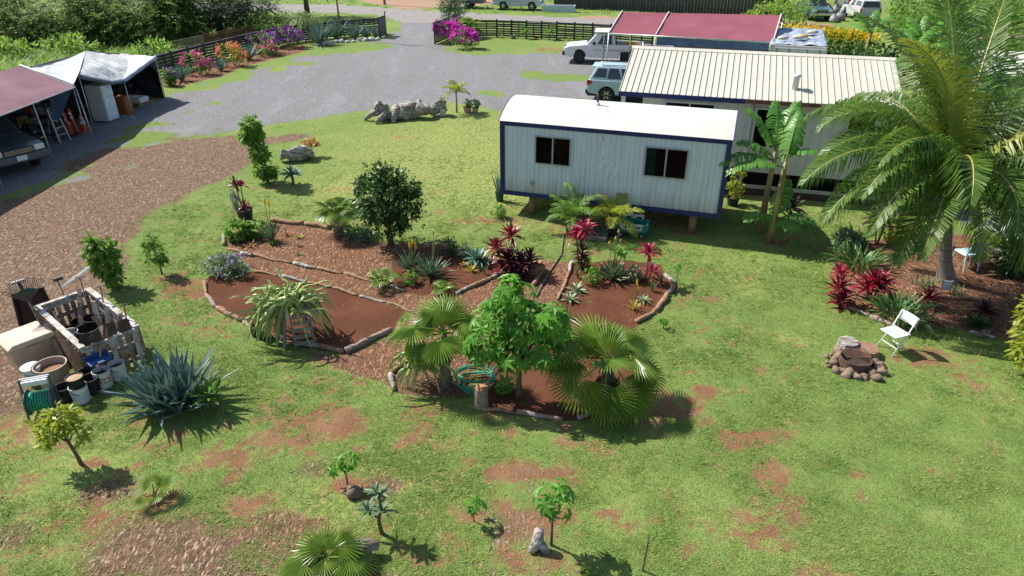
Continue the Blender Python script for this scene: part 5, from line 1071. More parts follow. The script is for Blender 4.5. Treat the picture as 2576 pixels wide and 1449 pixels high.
# ================================================================== THE TOOL PEN
PFL, PFR, PBR, PBL = at(195, 885, .75), at(328, 830, .75), at(230, 733, .75), at(115, 770, .75)
ctr = (PFL + PFR + PBR + PBL) / 4; ux = ((PFR - PFL) + (PBR - PBL)).normalized(); uy = ((PBL - PFL) + (PBR - PFR)); PLEN = uy.length / 2; uy.normalize(); PWID = 1.0
prz = math.atan2(ux.y, ux.x); pen = thing('pallet_pen', 'open pen of white painted pallets full of garden tools', 'pen', (ctr.x, ctr.y, 0), prz)
PWH = M('chipped_white_paint', (.55, .53, .49), (.24, .19, .155), rough=.8, scale=7, bump=.3); hx, hy, PH = PWID / 2, PLEN / 2, .78
def pen_side(A, B_, cols, horiz=True):
    A, B_ = Vector(A), Vector(B_); L = (B_ - A).length; dirv = (B_ - A).normalized(); nn = Vector((dirv.y, -dirv.x, 0))
    for z in (.12, .45, .72): MB().bar(A + Vector((0, 0, z)), B_ + Vector((0, 0, z)), .035, .09).build('rail', WOODG if z < .6 else PWH, pen)
    k = int(L / .135)
    for i in range(k):
        q = A + dirv * (L * (i + .5) / k) + nn * .03; hh_ = PH + rnd.uniform(-.08, .06); MB().bar(q + Vector((0, 0, .0)), q + Vector((0, 0, hh_)), .018, .085).build('paling', cols[i % len(cols)], pen)
pen_side((-hx, -hy, 0), (hx, -hy, 0), [PWH, WOODG, WOODG]); pen_side((hx, -hy, 0), (hx, hy, 0), [WOODG, WOODG, PWH]); pen_side((hx, hy, 0), (-hx, hy, 0), [WOODG, PWH, WOODG]); pen_side((-hx, hy, 0), (-hx, -hy, 0), [WOODG, WOODB, WOODG])
for x in (-hx, hx):
    MB().bar((x, -hy - .05, PH + .03), (x, hy + .05, PH + .03), .11, .03).build('top_board', PWH, pen)
MB().bar((-hx + .06, hy, PH + .032), (hx - .06, hy, PH + .032), .09, .03).build('top_board', PWH, pen)
pL = lambda x, y, z=0.: pen.matrix_basis @ Vector((x, y, z))
def shovel(label, x, y, z, tilt, rz, blade_mat, shaft=WOODB, L=1.1, wide=.22, name='shovel'):
    t = thing(name, label, 'tool', pL(x, y, z), prz + rz); t.rotation_euler = (tilt, 0, prz + rz)
    MB().tube([(0, 0, 0), (0, 0, L)], .016, 7).build('handle', shaft, t, smooth=True)
    MB().grid(lambda u, v: ((u - .5) * wide * (1 if v < .65 else math.sqrt(max(.02, 1 - ((v - .65) / .37) ** 2))), .03 * (2 * u - 1) ** 2, L + v * .30), 6, 7).build('blade', blade_mat, t, smooth=True)
SHM = M('rusty_shovel_steel', (.10, .06, .055), (.05, .035, .035), rough=.7, scale=9)
shovel('shovel standing blade up at the left of the front palings', -.22, -hy + .12, .0, .12, .1, SHM, L=.72); shovel('shovel standing blade up at the middle of the front palings', .06, -hy + .10, .0, .10, -.05, SHM, L=.78); shovel('shovel standing blade up at the right of the front palings', .32, -hy + .14, .0, .16, -.1, SHM, L=.76)
shovel('square spade leaning across the front left corner of the pen', -.38, -hy + .2, .0, .05, .5, M('dark_steel', (.03, .03, .04), rough=.5), L=.66, wide=.26)
log2 = thing('broom', 'long wooden handle leaning from the front of the pen to the black pots', 'tool', at(262, 965)); log2.rotation_euler = (0, 0, 0); q0 = pL(-.2, -hy - .05, .82) - at(262, 965)
MB().tube([(0, 0, .06), q0], .016, 7).build('handle', WOODB, log2, smooth=True); MB().box(-.12, .12, -.03, .03, 0, .08).build('head', BLACKP, log2)
rk_ = thing('leaf_rake', 'green and black fan leaf rake standing tines up at the back corner of the pen', 'rake', pL(-hx - .05, hy - .15, 0), prz); MB().tube([(0, 0, 0), (-.05, .1, 1.0)], .016, 7).build('handle', WOODG, rk_, smooth=True)
for i in range(21):
    a = R(-48 + 96 * i / 20); MB().bar((-.05, .1, .98), (-.05 + math.sin(a) * .52, .12, .98 + math.cos(a) * .52), .006, .012).build('tine', SHM, rk_)
MB().grid(lambda u, v: (-.05 + math.sin(R(-46 + 92 * u)) * (.1 + .2 * v), .105, .98 + math.cos(R(-46 + 92 * u)) * (.1 + .2 * v)), 10, 2).build('web', GREENP, rk_)
po = thing('garden_tool', 'black handled post tool standing upright behind the leaf rake', 'tool', pL(-hx + .02, hy + .12, 0), prz); MB().tube([(0, 0, 0), (-.12, .1, 1.35)], .03, 8).build('shaft', BLACKP, po, smooth=True); MB().bar((-.24, .1, 1.36), (0, .1, 1.36), .05, .04).build('head', ALU, po)
br = thing('push_broom', 'worn push broom with pale poles leaning out over the back of the pen', 'broom', pL(.1, hy + .06, 0), prz); MB().tube([(0, 0, 0), (-.05, .15, 1.15)], .016, 7).build('handle', WOODG, br, smooth=True); MB().box(-.12, .06, .1, .2, 1.13, 1.2).build('bristle_head', SHM, br)
for k in (0, .06): MB().tube([(.0, .12 + k, .95), (.65, .3 + k, 1.12)], .014, 6).build('pale_pole', WHITE, br, smooth=True)
def pen_pot(label, x, y, r, h, mat, fill=SOILM, fz=.5, name='plant_pot', cat='pot', z=0.):
    q = pL(x, y); t = pot(label, (0, 900), r, h, mat, name, fill, fz, cat=cat, z=z); t.location = (q.x, q.y, z); return t
pen_pot('black nursery pot at the centre inside the pen', .02, .25, .24, .42, BLACKP); pen_pot('black stacked pot at the back inside the pen', .25, .55, .2, .45, BLACKP); pen_pot('white bucket inside the left of the pen', -.28, .4, .17, .4, WPL, name='bucket', cat='bucket'); pen_pot('tan shallow pot near the front inside the pen', .2, -.25, .25, .3, TANP); pen_pot('grey green tub inside the front left of the pen', -.25, -.15, .18, .3, M('grey_green_plastic', (.16, .24, .22), rough=.5), name='tub', cat='tub')
pot('brown shallow pot in front of the black pot inside the pen', (0, 900), .2, .2, TERRA).location = pL(-.05, -.1)
for i, (x0, y0, x1, y1, z1, lb) in enumerate(((.15, -.4, .42, .0, .85, 'pale plank leaning in the front right of the pen'), (.3, .1, .47, -.6, .9, 'long pale plank leaning along the right side of the pen'), (.2, .0, .22, .02, 1.05, 'white painted board standing up in the middle of the pen'))):
    tag(MB().bar(pL(x0, y0, .02), pL(x1, y1, z1), .09, .025).build('plank', PWH if i != 1 else M('pale_timber', (.50, .47, .43)), None), lb, 'plank', 'planks in the pen')
for i, (x0, y0, x1, y1, z1, m_, lb) in enumerate(((-.62, -.9, -.56, -.2, .75, WOODB, 'brown board leaning outside the left wall of the pen, nearest the front'), (-.66, -.3, -.58, .5, .7, WOODG, 'grey board leaning outside the left wall of the pen'), (-.7, .2, -.56, .9, .85, WOODB, 'brown board leaning at the back outside the left wall of the pen'), (.62, -.2, .56, .6, .7, WOODG, 'grey board leaning outside the right wall of the pen'), (-.1, .5, .3, 1.0, .95, WOODG, 'grey board poking out over the back rail of the pen'), (.35, -.6, .1, -.1, .8, WOODB, 'brown stick leaning inside the front right of the pen'), (-.3, -.8, .15, -.3, .62, WOODG, 'grey board lying across the front inside the pen'))):
    tag(MB().bar(pL(x0, y0, .02), pL(x1, y1, z1), .08, .03).build('plank', m_, None), lb, 'plank', 'planks in the pen')
for x, y, r_, h_, mt, lb in ((-.3, .75, .13, .3, GREENP, 'green tub at the back left inside the pen'), (.05, .85, .15, .34, BLACKP, 'black pot at the very back inside the pen'), (.33, -.55, .14, .4, WPL, 'white bucket in the front right corner inside the pen'), (-.05, -.6, .16, .36, BLACKP, 'black pot behind the shovels inside the pen')): pen_pot(lb, x, y, r_, h_, mt)
for x, y, lx, ly, L, hd, lb in ((.42, -.75, .08, -.06, 1.15, 'f', 'garden fork standing in the front right corner of the pen'), (.38, .2, .12, .1, 1.2, 'h', 'long hoe leaning on the right wall of the pen'), (.3, .8, .05, .12, 1.25, 'h', 'hoe standing in the back right corner of the pen'), (-.35, .1, -.1, .05, 1.05, 's', 'bare wooden stick leaning on the left wall of the pen'), (-.1, -.95, .1, -.2, 1.0, 's', 'bare wooden stick leaning at the front of the pen')):
    t = thing('garden_tool', lb, 'tool', pL(x, y), prz); MB().tube([(0, 0, 0), (lx, ly, L)], .015, 6).build('handle', WOODB if hd != 'h' else WOODG, t, smooth=True)
    if hd == 'f':
        for k in range(4): MB().bar((lx - .07 + k * .045, ly, L), (lx - .07 + k * .045, ly - .02, L + .25), .01, .01).build('tine', SHM, t)
        MB().bar((lx - .075, ly, L), (lx + .07, ly, L), .02, .02).build('tine_bar', SHM, t)
    elif hd == 'h': MB().bar((lx - .08, ly - .03, L + .01), (lx + .08, ly - .03, L + .01), .1, .012).build('blade', SHM, t)
db = thing('deck_box', 'tan plastic storage box with lid beside the pallet pen', 'storage box', at(88, 905), prz + R(2))
bl = MB().prism([(-.36, 0), (.36, 0), (.40, .52), (-.40, .52)], -.33, .33).build('base', TANP, db, bevel=.03)
MB().prism([(-.43, .521), (.43, .521), (.43, .56), (.33, .63), (-.33, .63), (-.43, .56)], -.36, .36).build('lid', M('tan_lid', (.50, .42, .33), (.44, .36, .28), rough=.6), db, bevel=.03); MB().box(-.12, .12, -.362, -.345, .4, .5).build('latch', TANP, db)
wt = thing('wheelbarrow', 'upended wheelbarrow tub with dark brown inside leaning on the pen', 'wheelbarrow', at(92, 835) + Vector((.05, .1, 0)), prz + R(-15)); BRN = M('dark_brown_plastic', (.055, .035, .032), rough=.6)
wt.rotation_euler = (R(-12), 0, wt.rotation_euler.z)
for nm, V in (('tub_back', [(-.3, .28, .05), (.3, .28, .05), (.22, .28, .82), (-.22, .28, .82)]), ('tub_side', [(-.36, -.05, .0), (-.3, .28, .05), (-.22, .28, .82), (-.28, -.05, .9)]), ('tub_side', [(.36, -.05, .0), (.3, .28, .05), (.22, .28, .82), (.28, -.05, .9)]), ('tub_end', [(-.28, -.05, .9), (.28, -.05, .9), (.22, .28, .82), (-.22, .28, .82)])):
    o = MB().add(V, [(0, 1, 2, 3)]).build(nm, BRN, wt); sm = o.modifiers.new('solid', 'SOLIDIFY'); sm.thickness = .02
MB().tube([(-.36, -.05, .0), (-.28, -.05, .9), (.28, -.05, .9), (.36, -.05, .0)], .02, 6).build('rim', BLACKP, wt)
pot('large tan tub in front of the storage box', (142, 962), .29, .42, M('tan_tub', (.40, .31, .24), (.33, .25, .19), rough=.6), 'tub', M('brown_fill', (.25, .13, .08), rough=.9), .7, .85, 'tub')
def bucket(label, p, r, h, band, fill=SOILM, fz=.75, z=0., text=None, lid=False, tilt=None):
    t = pot(label, p, r, h, WPL, 'bucket', fill, fz, .86, 'bucket', z=z)
    if band: MB().lathe([(r * .90 + .003, h * .22), (r * .955 + .003, h * .7)], 20, cap=False).build('label_band', band, t)
    if lid: MB().lathe([(r * 1.07, h - .02), (r * 1.07, h + .015), (.001, h + .02)], 20, cap=False).build('lid', WHITE, t)
    hb = [(math.cos(a) * r * 1.07, -math.sin(a) * r * .75 - .02, h * .86 - math.sin(a) * h * .25) for a in [math.pi * k / 10 for k in range(11)]]
    MB().tube(hb, .006, 5).build('bail_handle', BLACKP, t, rz=R(70))
    if text:
        cu = bpy.data.curves.new('lettering', 'FONT'); cu.body = text; cu.size = r * 1.05; cu.align_x = 'CENTER'; cu.extrude = .002; cu.shear = .3
        o = bpy.data.objects.new('tmp', cu); COL.objects.link(o); dg = bpy.context.evaluated_depsgraph_get(); me = bpy.data.meshes.new_from_object(o.evaluated_get(dg)); bpy.data.objects.remove(o)
        for v in me.vertices:     # wrap the letters round the bucket
            x, y, zz = v.co; a = x / r; zz2 = h * .36 + y; rr = r * lerp(.86, 1, zz2 / h) + .004 + zz; v.co = (math.sin(a) * rr, -math.cos(a) * rr, zz2)
        me.materials.clear(); me.materials.append(M('red_ink', (.55, .02, .025), rough=.5)); put(me, 'lettering', t, rz=R(38))
    return t
TEAL = M('teal_print', (.10, .36, .42), (.35, .5, .55), rough=.5, scale=18); BLUEP = M('blue_print', (.35, .45, .58), (.62, .63, .66), rough=.5, scale=20)
bucket('white lidded bucket with teal label left of the tan tub', (92, 962), .16, .36, TEAL, lid=True); bucket('white bucket with blue label holding a black pot of wood chips', (208, 1008), .155, .34, BLUEP); bucket('white bucket with red ACE lettering beside the large agave', (266, 970), .155, .36, None, text='ACE'); bucket('plain white bucket half hidden by the agave leaves', (302, 950), .155, .34, None)
pot('black pot full of wood chips sitting in the white bucket', (207, 1006), .15, .3, BLACKP, fill=chm, fz=.97, z=.22); pot('black pot just left of the ACE bucket', (238, 985), .15, .32, BLACKP, fz=.5); pot('upper of two black pots between the buckets, by the broom head', (226, 972), .14, .30, BLACKP, fz=.6, z=.05); pot('empty black pot behind the hose reel', (170, 1005), .16, .3, BLACKP, fz=.4)
bd = thing('dustpan', 'blue dustpan resting on the front rail of the pen', 'dustpan', pL(-.33, -hy - .16, .50), prz); BLP = M('blue_plastic', (.02, .08, .22), (.015, .05, .15), rough=.5)
MB().box(-.2, .2, -.15, .1, 0, .02).build('pan', BLP, bd); MB().box(-.2, .2, .101, .13, 0, .1).build('back', BLP, bd); MB().box(-.02, .02, .131, .3, .05, .08).build('grip', BLP, bd)
hr = thing('hose_reel', 'hose reel cart wound with green hose in front of the tan tub', 'hose reel', at(118, 1040), R(20)); GRH = M('green_hose', (.03, .30, .17), (.02, .20, .11), rough=.4); HRM = M('reel_plastic', (.09, .11, .13), rough=.5)
for x in (-.2, .2): MB().lathe([(.23, -.012), (.23, .012), (.2, .016), (.02, .016)], 20, (x, 0, .30), 0, Matrix.Rotation(R(90), 4, 'Y')).build('flange', HRM, hr); MB().bar((x * 1.15, -.18, 0), (x * 1.15, .05, .75), .03, .03).build('frame_leg', HRM, hr); MB().bar((x * 1.15, .25, 0), (x * 1.15, .0, .55), .03, .03).build('frame_leg', HRM, hr)
MB().tube([(-.23, .06, .75), (.23, .06, .75)], .018, 7).build('handle', WPL, hr); MB().box(-.2, .2, -.02, .14, .62, .72).build('tray', WPL, hr, bevel=.01)
for k in range(9): MB().tube([(-.17 + k * .0425, .16 * math.cos(a), .30 + .16 * math.sin(a)) for a in [6.2832 * j / 18 for j in range(19)]], .021, 6, cap=False).build('hose_turn', GRH, hr, smooth=True)

# ================================================================== HOSES, WAGON, FIRE PIT, CHAIR, TABLE
hc = thing('hose_coil', 'coil of green garden hose lying on the stump in the fan palm bed', 'hose', at(1195, 968) + Vector((0, 0, .0)))
for k in range(7): MB().tube([((.32 + .05 * math.sin(k * 2.1) + .012 * k) * math.cos(a) + .02 * math.sin(k), (.30 + .05 * math.cos(k * 1.7)) * math.sin(a), .05 + .035 * k + .03 * math.sin(a * 2 + k)) for a in [6.2832 * j / 28 for j in range(29)]], .014, 6, cap=False).build('hose_turn', GRH, hc, smooth=True)
MB().tube([(.25, .28, .12), (.42, .55, .05), (.40, .9, .02), (.55, 1.2, .02)], .014, 6).build('hose_tail', GRH, hc, smooth=True)
tag(MB().tube([at(1500, 556, .05), at(1418, 590, .03), at(1412, 640, .03), at(1378, 690, .03), at(1350, 745, .03)], .02, 6).build('black_pipe', M('grey_hose', (.16, .15, .13), rough=.6), smooth=True), 'thin dark water pipe running from the trailer to the chip path', 'pipe')
wg = thing('toy_wagon', 'teal plastic pull wagon with cream seats under the trailer', 'wagon', at(1588, 590), R(-14)); TEALP = M('teal_plastic', (.01, .20, .16), (.012, .16, .13), rough=.4); CRM = M('cream_plastic', (.55, .52, .47), rough=.5)
MB().prism([(-.42, .16), (.42, .16), (.48, .40), (-.48, .40)], -.24, -.20).build('side', TEALP, wg); MB().prism([(-.42, .16), (.42, .16), (.48, .40), (-.48, .40)], .20, .24).build('side', TEALP, wg); MB().box(-.42, .42, -.199, .199, .15, .18).build('floor', TEALP, wg)
for x in (-.44, .40): MB().box(x, x + .04, -.199, .199, .181, .40).build('end', TEALP, wg)
for y, z in ((-.27, .24), (.25, .34)):
    s = MB().box(-.32, .30, y, y + .025, z, z + .18).build('seat_back', CRM, wg, bevel=.01)
    for x in (-.2, .1): MB().box(x, x + .14, y - .003, y - .0005, z + .06, z + .11).build('slot', DARK, s)
for x in (-.28, .3):
    for y in (-.24, .24): wheel(wg, x, y, .085, .06, CRM, 5)
rp_ = thing('ramp', 'low dark wooden ramp platform lying under the trailer beside the wagon', 'ramp', at(1490, 592), R(-16)); 
for k in range(5): MB().box(-.45, .45, -.35 + k * .15, -.205 + k * .15, .10, .13).build('plank', WALLD, rp_)
MB().box(-.45, .45, -.38, -.352, .02, .13).build('front_board', WOODG, rp_); MB().box(-.4, .4, -.2, .3, 0, .099).build('bearers', WALLD, rp_)
fp = thing('fire_pit', 'stone ringed fire pit with a rusty iron rim and grate on the lawn', 'fire pit', at(2148, 920)); IRON = M('rusty_iron', (.14, .07, .05), (.06, .035, .03), rough=.8, scale=7, bump=.3)
MB().lathe([(.30, 0), (.30, .20), (.275, .20), (.275, 0)], 24, cap=False).build('iron_ring', IRON, fp); MB().lathe([(.001, .04), (.274, .05)], 20, cap=False).build('ash_bed', M('ash', (.06, .045, .04), (.12, .09, .07), rough=1, scale=12), fp)
gt = MB().bar((-.22, -.05, .225), (.28, -.05, .225), .012, .012).build('grate', IRON, fp); MB().bar((-.22, .25, .225), (.28, .25, .225), .012, .012).build('grate_frame', IRON, gt)
for k in range(13): MB().bar((-.21 + k * .04, -.06, .236), (-.21 + k * .04, .26, .236), .011, .011).build('grate_bar', IRON, gt)
STONE = M('fire_stone', (.24, .165, .118), (.12, .085, .068), rough=.95, scale=7, bump=.7, bscale=18, island=.6)
def rock(r, seed, flat=.7):
    bm = bmesh.new(); bmesh.ops.create_icosphere(bm, subdivisions=2, radius=r)
    for v in bm.verts: v.co *= 1 + .4 * mnoise.noise(v.co * (1.4 / r) + Vector((seed, 0, 0))) + .15 * mnoise.noise(v.co * (4 / r) + Vector((0, seed, 0))); v.co.z *= flat
    me = bpy.data.meshes.new('stone'); bm.to_mesh(me); bm.free(); me.materials.append(STONE); me.polygons.foreach_set('use_smooth', [True] * len(me.polygons)); return me
RK = [rock(.1, s) for s in (1, 5, 9, 13)]
for i in range(34):
    a = 6.283 * i / 17 + rnd.uniform(-.12, .12); rr = rnd.uniform(.36, .44) + (.13 if i > 16 else 0); s = rnd.uniform(.5, 1.05)
    put(RK[i % 4], 'stone', fp, (math.cos(a) * rr, math.sin(a) * rr * .9, .05 * s), rot=(rnd.random() * .6, rnd.random() * .6, rnd.random() * 6), scale=s)
ch_ = thing('folding_chair', 'white folding chair standing behind the fire pit', 'chair', at(2242, 880), R(200)); WM = M('white_metal', (.72, .74, .74), rough=.4)
for s in (-1, 1):
    MB().tube([(.20, s * .20, 0), (-.08, s * .19, .45), (-.22, s * .19, .80)], .014, 7).build('front_leg', WM, ch_, smooth=True); MB().tube([(-.24, s * .17, 0), (.17, s * .17, .44)], .013, 7).build('rear_leg', WM, ch_, smooth=True)
MB().box(-.16, .24, -.20, .20, .43, .455).build('seat', WPL, ch_, bevel=.012)
o = MB().grid(lambda u, v: (-.17 - .055 * v - .03 * math.cos((u - .5) * 3), (u - .5) * .42, .62 + v * .19), 8, 2).build('backrest', WPL, ch_, smooth=True); sm = o.modifiers.new('solid', 'SOLIDIFY'); sm.thickness = .018
for z, x in ((.16, .11), (.12, -.13)): MB().tube([(x, -.18, z), (x, .18, z)], .01, 6).build('crossbar', WM, ch_)
tb2 = thing('patio_table', 'oval glass topped patio table with white frame behind the coconut palm', 'table', at(2525, 588), R(-10)); GTOP = M('frosted_glass', (.52, .56, .52), (.46, .50, .47), rough=.15, spec=.6)
q = MB().lathe([(.001, .70), (.55, .70), (.56, .71), (.55, .72), (.001, .72)], 28, cap=False); q.v = [(x * 1.35, y * .85, z) for x, y, z in q.v]; q.build('table_top', GTOP, tb2)
q = MB().lathe([(.555, .685), (.58, .70), (.555, .715)], 28, cap=False); q.v = [(x * 1.35, y * .85, z) for x, y, z in q.v]; q.build('rim', WM, tb2)
for x, y in ((-.5, -.28), (.5, -.28), (-.5, .28), (.5, .28)): MB().tube([(x * .8, y * .8, .69), (x, y, .35), (x * 1.1, y * 1.1, 0)], .018, 7).build('leg', WM, tb2, smooth=True)
for k, (px, py, rz, lb) in enumerate(((2480, 612, -150, 'white wire patio chair left of the glass table'), (2560, 615, -60, 'white wire patio chair right of the glass table'))):
    c2 = thing('patio_chair', lb, 'chair', at(px, py), R(rz), 'chairs round the glass table')
    for s in (-1, 1): MB().tube([(.2, s * .22, 0), (.2, s * .22, .4), (-.2, s * .22, .42), (-.28, s * .2, .85)], .014, 6).build('side_frame', WM, c2, smooth=True); MB().tube([(-.22, s * .22, 0), (-.2, s * .22, .42)], .014, 6).build('leg', WM, c2)
    for j in range(7): MB().bar((-.2 + j * .065, -.22, .42), (-.2 + j * .065, .22, .42), .02, .006).build('seat_slat', WM, c2)
    for j in range(6): MB().tube([(-.2, -.17 + j * .068, .44), (-.28, -.16 + j * .064, .84)], .007, 5).build('back_wire', WM, c2)
bn = thing('bench', 'small weathered wooden bench right of the coconut palm', 'bench', at(2480, 668), R(-18))
for k in range(3): MB().box(-.5, .5, -.2 + k * .135, -.075 + k * .135, .40, .43).build('seat_slat', WOODG, bn)
for x in (-.42, .38): 
    for y in (-.17, .13): MB().box(x, x + .05, y, y + .05, 0, .399).build('leg', WOODG, bn)
    MB().box(x + .01, x + .04, -.119, .129, .15, .2).build('stretcher', WOODG, bn)
sg = thing('garden_sign', 'small framed blue white sign at the foot of the coconut palm', 'sign', at(2376, 735), R(-6)); MB().box(-.10, .10, -.01, .01, .06, .30).build('panel', M('sign_panel', (.55, .62, .68), rough=.5), sg)
for x in (-.125, .105): MB().box(x, x + .02, -.012, .012, 0, .32).build('stake', WOODB, sg)
vc = thing('garden_chair', 'pale blue chair standing behind the coconut palm trunk', 'chair', at(2420, 672), R(100)); PB = M('pale_blue_paint', (.50, .64, .66), rough=.5)
for s in (-1, 1): MB().tube([(.2, s * .2, 0), (.16, s * .2, .42), (-.2, s * .2, .42)], .016, 6).build('front_frame', PB, vc); MB().tube([(-.28, s * .2, 0), (-.2, s * .2, .42), (-.32, s * .2, .86)], .016, 6).build('rear_frame', PB, vc)
MB().box(-.2, .2, -.19, .19, .42, .44).build('seat', PB, vc); MB().grid(lambda u, v: (-.225 - .09 * v, -.19 + .38 * u, .5 + .34 * v), 4, 3).build('backrest', PB, vc)
tag(put(rock(.13, 21, .85), 'boulder', None, at(890, 1246) + Vector((0, 0, .06))), 'round brown stone on wood chips by the sapling in front', 'stone')
for px, py, s, lb in ((2478, 842, 1., 'grey stone at the right front of the coconut palm bed'), (2462, 848, .7, 'smaller grey stone left of the other in the coconut palm bed')): tag(put(RK[1], 'boulder', None, at(px, py) + Vector((0, 0, .05)), scale=s), lb, 'stone')
# white stones under the far agaves
WST = [m.copy() for m in RK]; [(m.materials.clear(), m.materials.append(M('white_stone', (.50, .50, .48), (.32, .31, .30), rough=.9))) for m in WST]
for i in range(12):
    u = i / 11; p = at(lerp(800, 965, u), lerp(113, 98, u) + rnd.uniform(-2, 2))
    tag(put(WST[i % 4], 'border_stone', None, p + Vector((0, 0, .06)), scale=rnd.uniform(1.6, 2.8), rot=(0, 0, rnd.random() * 6)), '%s whitish border stone from the left in the far agave bed' % ORD[i], 'stone', 'white border stones by the left gate')
# ================================================================== THE PLANTING
# coconut palm
CB = at(2370, 705); ck = thing('coconut_palm', 'coconut palm with long arching fronds and grey trunk right of the trailer', 'palm', CB)
CZ = 2.5; HX = -.62
MB().tube([(.10, -.02, -.08), (.05, 0, .12), (-.08, 0, .5), (-.28, .03, 1.3), (-.47, .05, 2.0), (HX, .05, CZ)], [.27, .21, .155, .128, .13, .11], 16).build('trunk', PBARK, ck, smooth=True)
for i in range(26):
    z = .25 + i * .075; MB().lathe([(.133, -.006), (.141, 0), (.133, .006)], 14, (-.08 - .235 * (z - .5), .03, z), cap=False).build('trunk_ring', BARK, ck, smooth=True) if z > .7 and z < 2.2 else None
for i in range(9): 
    a = i * 2.4; MB().tube([(HX + math.cos(a) * .08, .05 + math.sin(a) * .08, CZ - .35 + .03 * i), (HX + math.cos(a) * .24, .05 + math.sin(a) * .24, CZ + .05 + .03 * i), (HX + math.cos(a) * .30, .05 + math.sin(a) * .3, CZ + .5)], [.11, .075, .03], 7).build('frond_base', M('frond_sheath', (.40, .30, .07), (.22, .16, .05), rough=.6), ck, smooth=True)
FR = [  # azimuth, elevation, length, droop, hang, yellow (young, back-lit)
 (168, 62, 3.6, 2.1, .3, 0), (180, 50, 3.5, 2.1, .4, 0), (192, 36, 4.2, 1.6, .6, 0), (204, 26, 4.0, 1.6, .65, 0), (222, 30, 3.8, 1.8, .65, 0), (238, 20, 3.5, 1.7, .7, 0), (258, 24, 3.2, 2.0, .75, 0), (284, 14, 3.0, 1.9, .75, 0),
 (305, 25, 3.4, 1.9, .7, 0), (325, 28, 3.9, 1.7, .7, 0), (345, 20, 4.0, 1.6, .75, 0), (5, 40, 4.3, 1.7, .6, 0), (28, 50, 4.4, 1.6, .5, 0), (65, 45, 4.2, 1.6, .5, 0), (105, 48, 4.0, 1.6, .5, 0), (140, 52, 3.8, 1.8, .5, 0), (212, 58, 3.4, 2.2, .4, 0), (245, 52, 3.2, 2.2, .45, 0),
 (150, 76, 4.4, 1.1, .25, 0), (110, 82, 4.8, .6, .2, 0), (60, 76, 4.6, .9, .2, 0), (20, 66, 4.4, 1.4, .3, 0), (335, 60, 3.9, 2.3, .35, 1), (200, 80, 4.0, 1.2, .2, 1), (318, 5, 3.2, 1.5, .8, 0), (355, 8, 3.6, 1.5, .8, 0), (228, 2, 3.0, 1.4, .8, 0), (270, 42, 3.1, 2.3, .6, 0), (296, 48, 3.4, 2.2, .55, 0), (350, 52, 4.1, 1.9, .5, 0), (40, 34, 4.1, 1.6, .65, 0), (215, 44, 3.7, 2.0, .55, 0), (90, 60, 4.3, 1.4, .35, 0), (340, 36, 3.9, 1.9, .65, 0)]
for az, el, L, dr_, hang, ylw in FR:
    frond(L, R(el), dr_, 118, 1.08, .039, min(.9, hang + .12), .045, rnd.uniform(-.12, .12)).build('frond', [M('frond_rib', (.30, .27, .06), (.20, .19, .04), rough=.5), L_COCO2 if ylw else L_COCO], ck, (HX + math.cos(R(az)) * .1, .05 + math.sin(R(az)) * .1, CZ + .1), R(az))
for i, (x, y, z) in enumerate([(-.3, -.2, CZ - .05), (-.1, -.32, CZ - .12), (.15, -.3, CZ - .06), (.28, -.1, CZ), (-.35, .05, CZ + .02)]):
    q = MB().lathe([(.01, -.14), (.09, -.09), (.115, 0), (.085, .09), (.01, .13)], 10, (x + HX, y, z)); q.build('coconut', M('green_yellow_coconut', (.50, .33, .05), (.32, .28, .05), rough=.5), ck, smooth=True)

# fan palms
hA = hgt(1122, 968, 838); fan_palm('large fan palm left of the lobed leaf tree in the front bed', (1122, 968), hA, .54, 0, pet=.42, trunk_r=.10, spec=[(95, 66, 1.15), (60, 58, 1.15), (128, 55, 1.15), (155, 40, 1.15), (182, 26, 1.2), (210, 8, 1.1), (262, 24, 1.0), (320, 30, 1.0), (15, 42, 1.05), (240, -8, 1.0), (345, 8, .95), (80, 82, 1.)])
hB = hgt(1522, 1008, 905); fan_palm('large fan palm right of the lobed leaf tree in the front bed', (1522, 1008), hB, .66, 0, pet=.50, trunk_r=.11, spec=[(100, 66, 1.15), (62, 56, 1.1), (132, 52, 1.15), (30, 40, 1.1), (162, 34, 1.15), (2, 22, 1.1), (190, 14, 1.15), (222, 6, 1.1), (255, -12, 1.1), (290, -8, 1.1), (328, 4, 1.1), (270, 50, .85), (90, 84, .9)])
fan_palm('medium fan palm at the back rim of the upper bed beside the citrus', (853, 590), hgt(853, 590, 530), .50, 12, pet=.42, trunk_r=.13, e1=R(8))
fan_palm('small fan palm at the end of the chip path log row', (963, 722), .16, .30, 8, pet=.26, trunk_r=.04, e1=R(28), nseg=22)
fan_palm('small young fan palm with few leaves on the front left lawn', (393, 1262), .12, .30, 0, pet=.22, trunk_r=.03, spec=[(110, 62, 1.), (55, 55, 1.05), (225, 40, .8), (310, 42, .6)], nseg=24)
fan_palm('fan palm at the bottom edge beside the grey root log', (828, 1432), .22, .46, 0, pet=.32, trunk_r=.06, spec=[(115, 65, 1.), (70, 72, .8), (150, 40, 1.), (190, 20, 1.), (30, 45, .95), (225, 5, 1.), (350, 20, 1.), (270, 0, 1.), (310, 10, .9), (260, 40, .7)], nseg=28)
fan_palm('fan palm showing over the roof line behind the trailer', (1437, 292), .45, .62, 12, pet=.5, trunk_r=.08, e1=R(10))
fan_palm('fan palm behind the magenta bougainvillea by the right gate', (1178, 96), .9, .75, 12, pet=.6, trunk_r=.1, e1=R(-5), e0=R(85))
fan_palm('tiny fan palm just behind the left large fan palm', (1112, 735), .1, .24, 7, pet=.18, trunk_r=.03, e1=R(30), nseg=20)
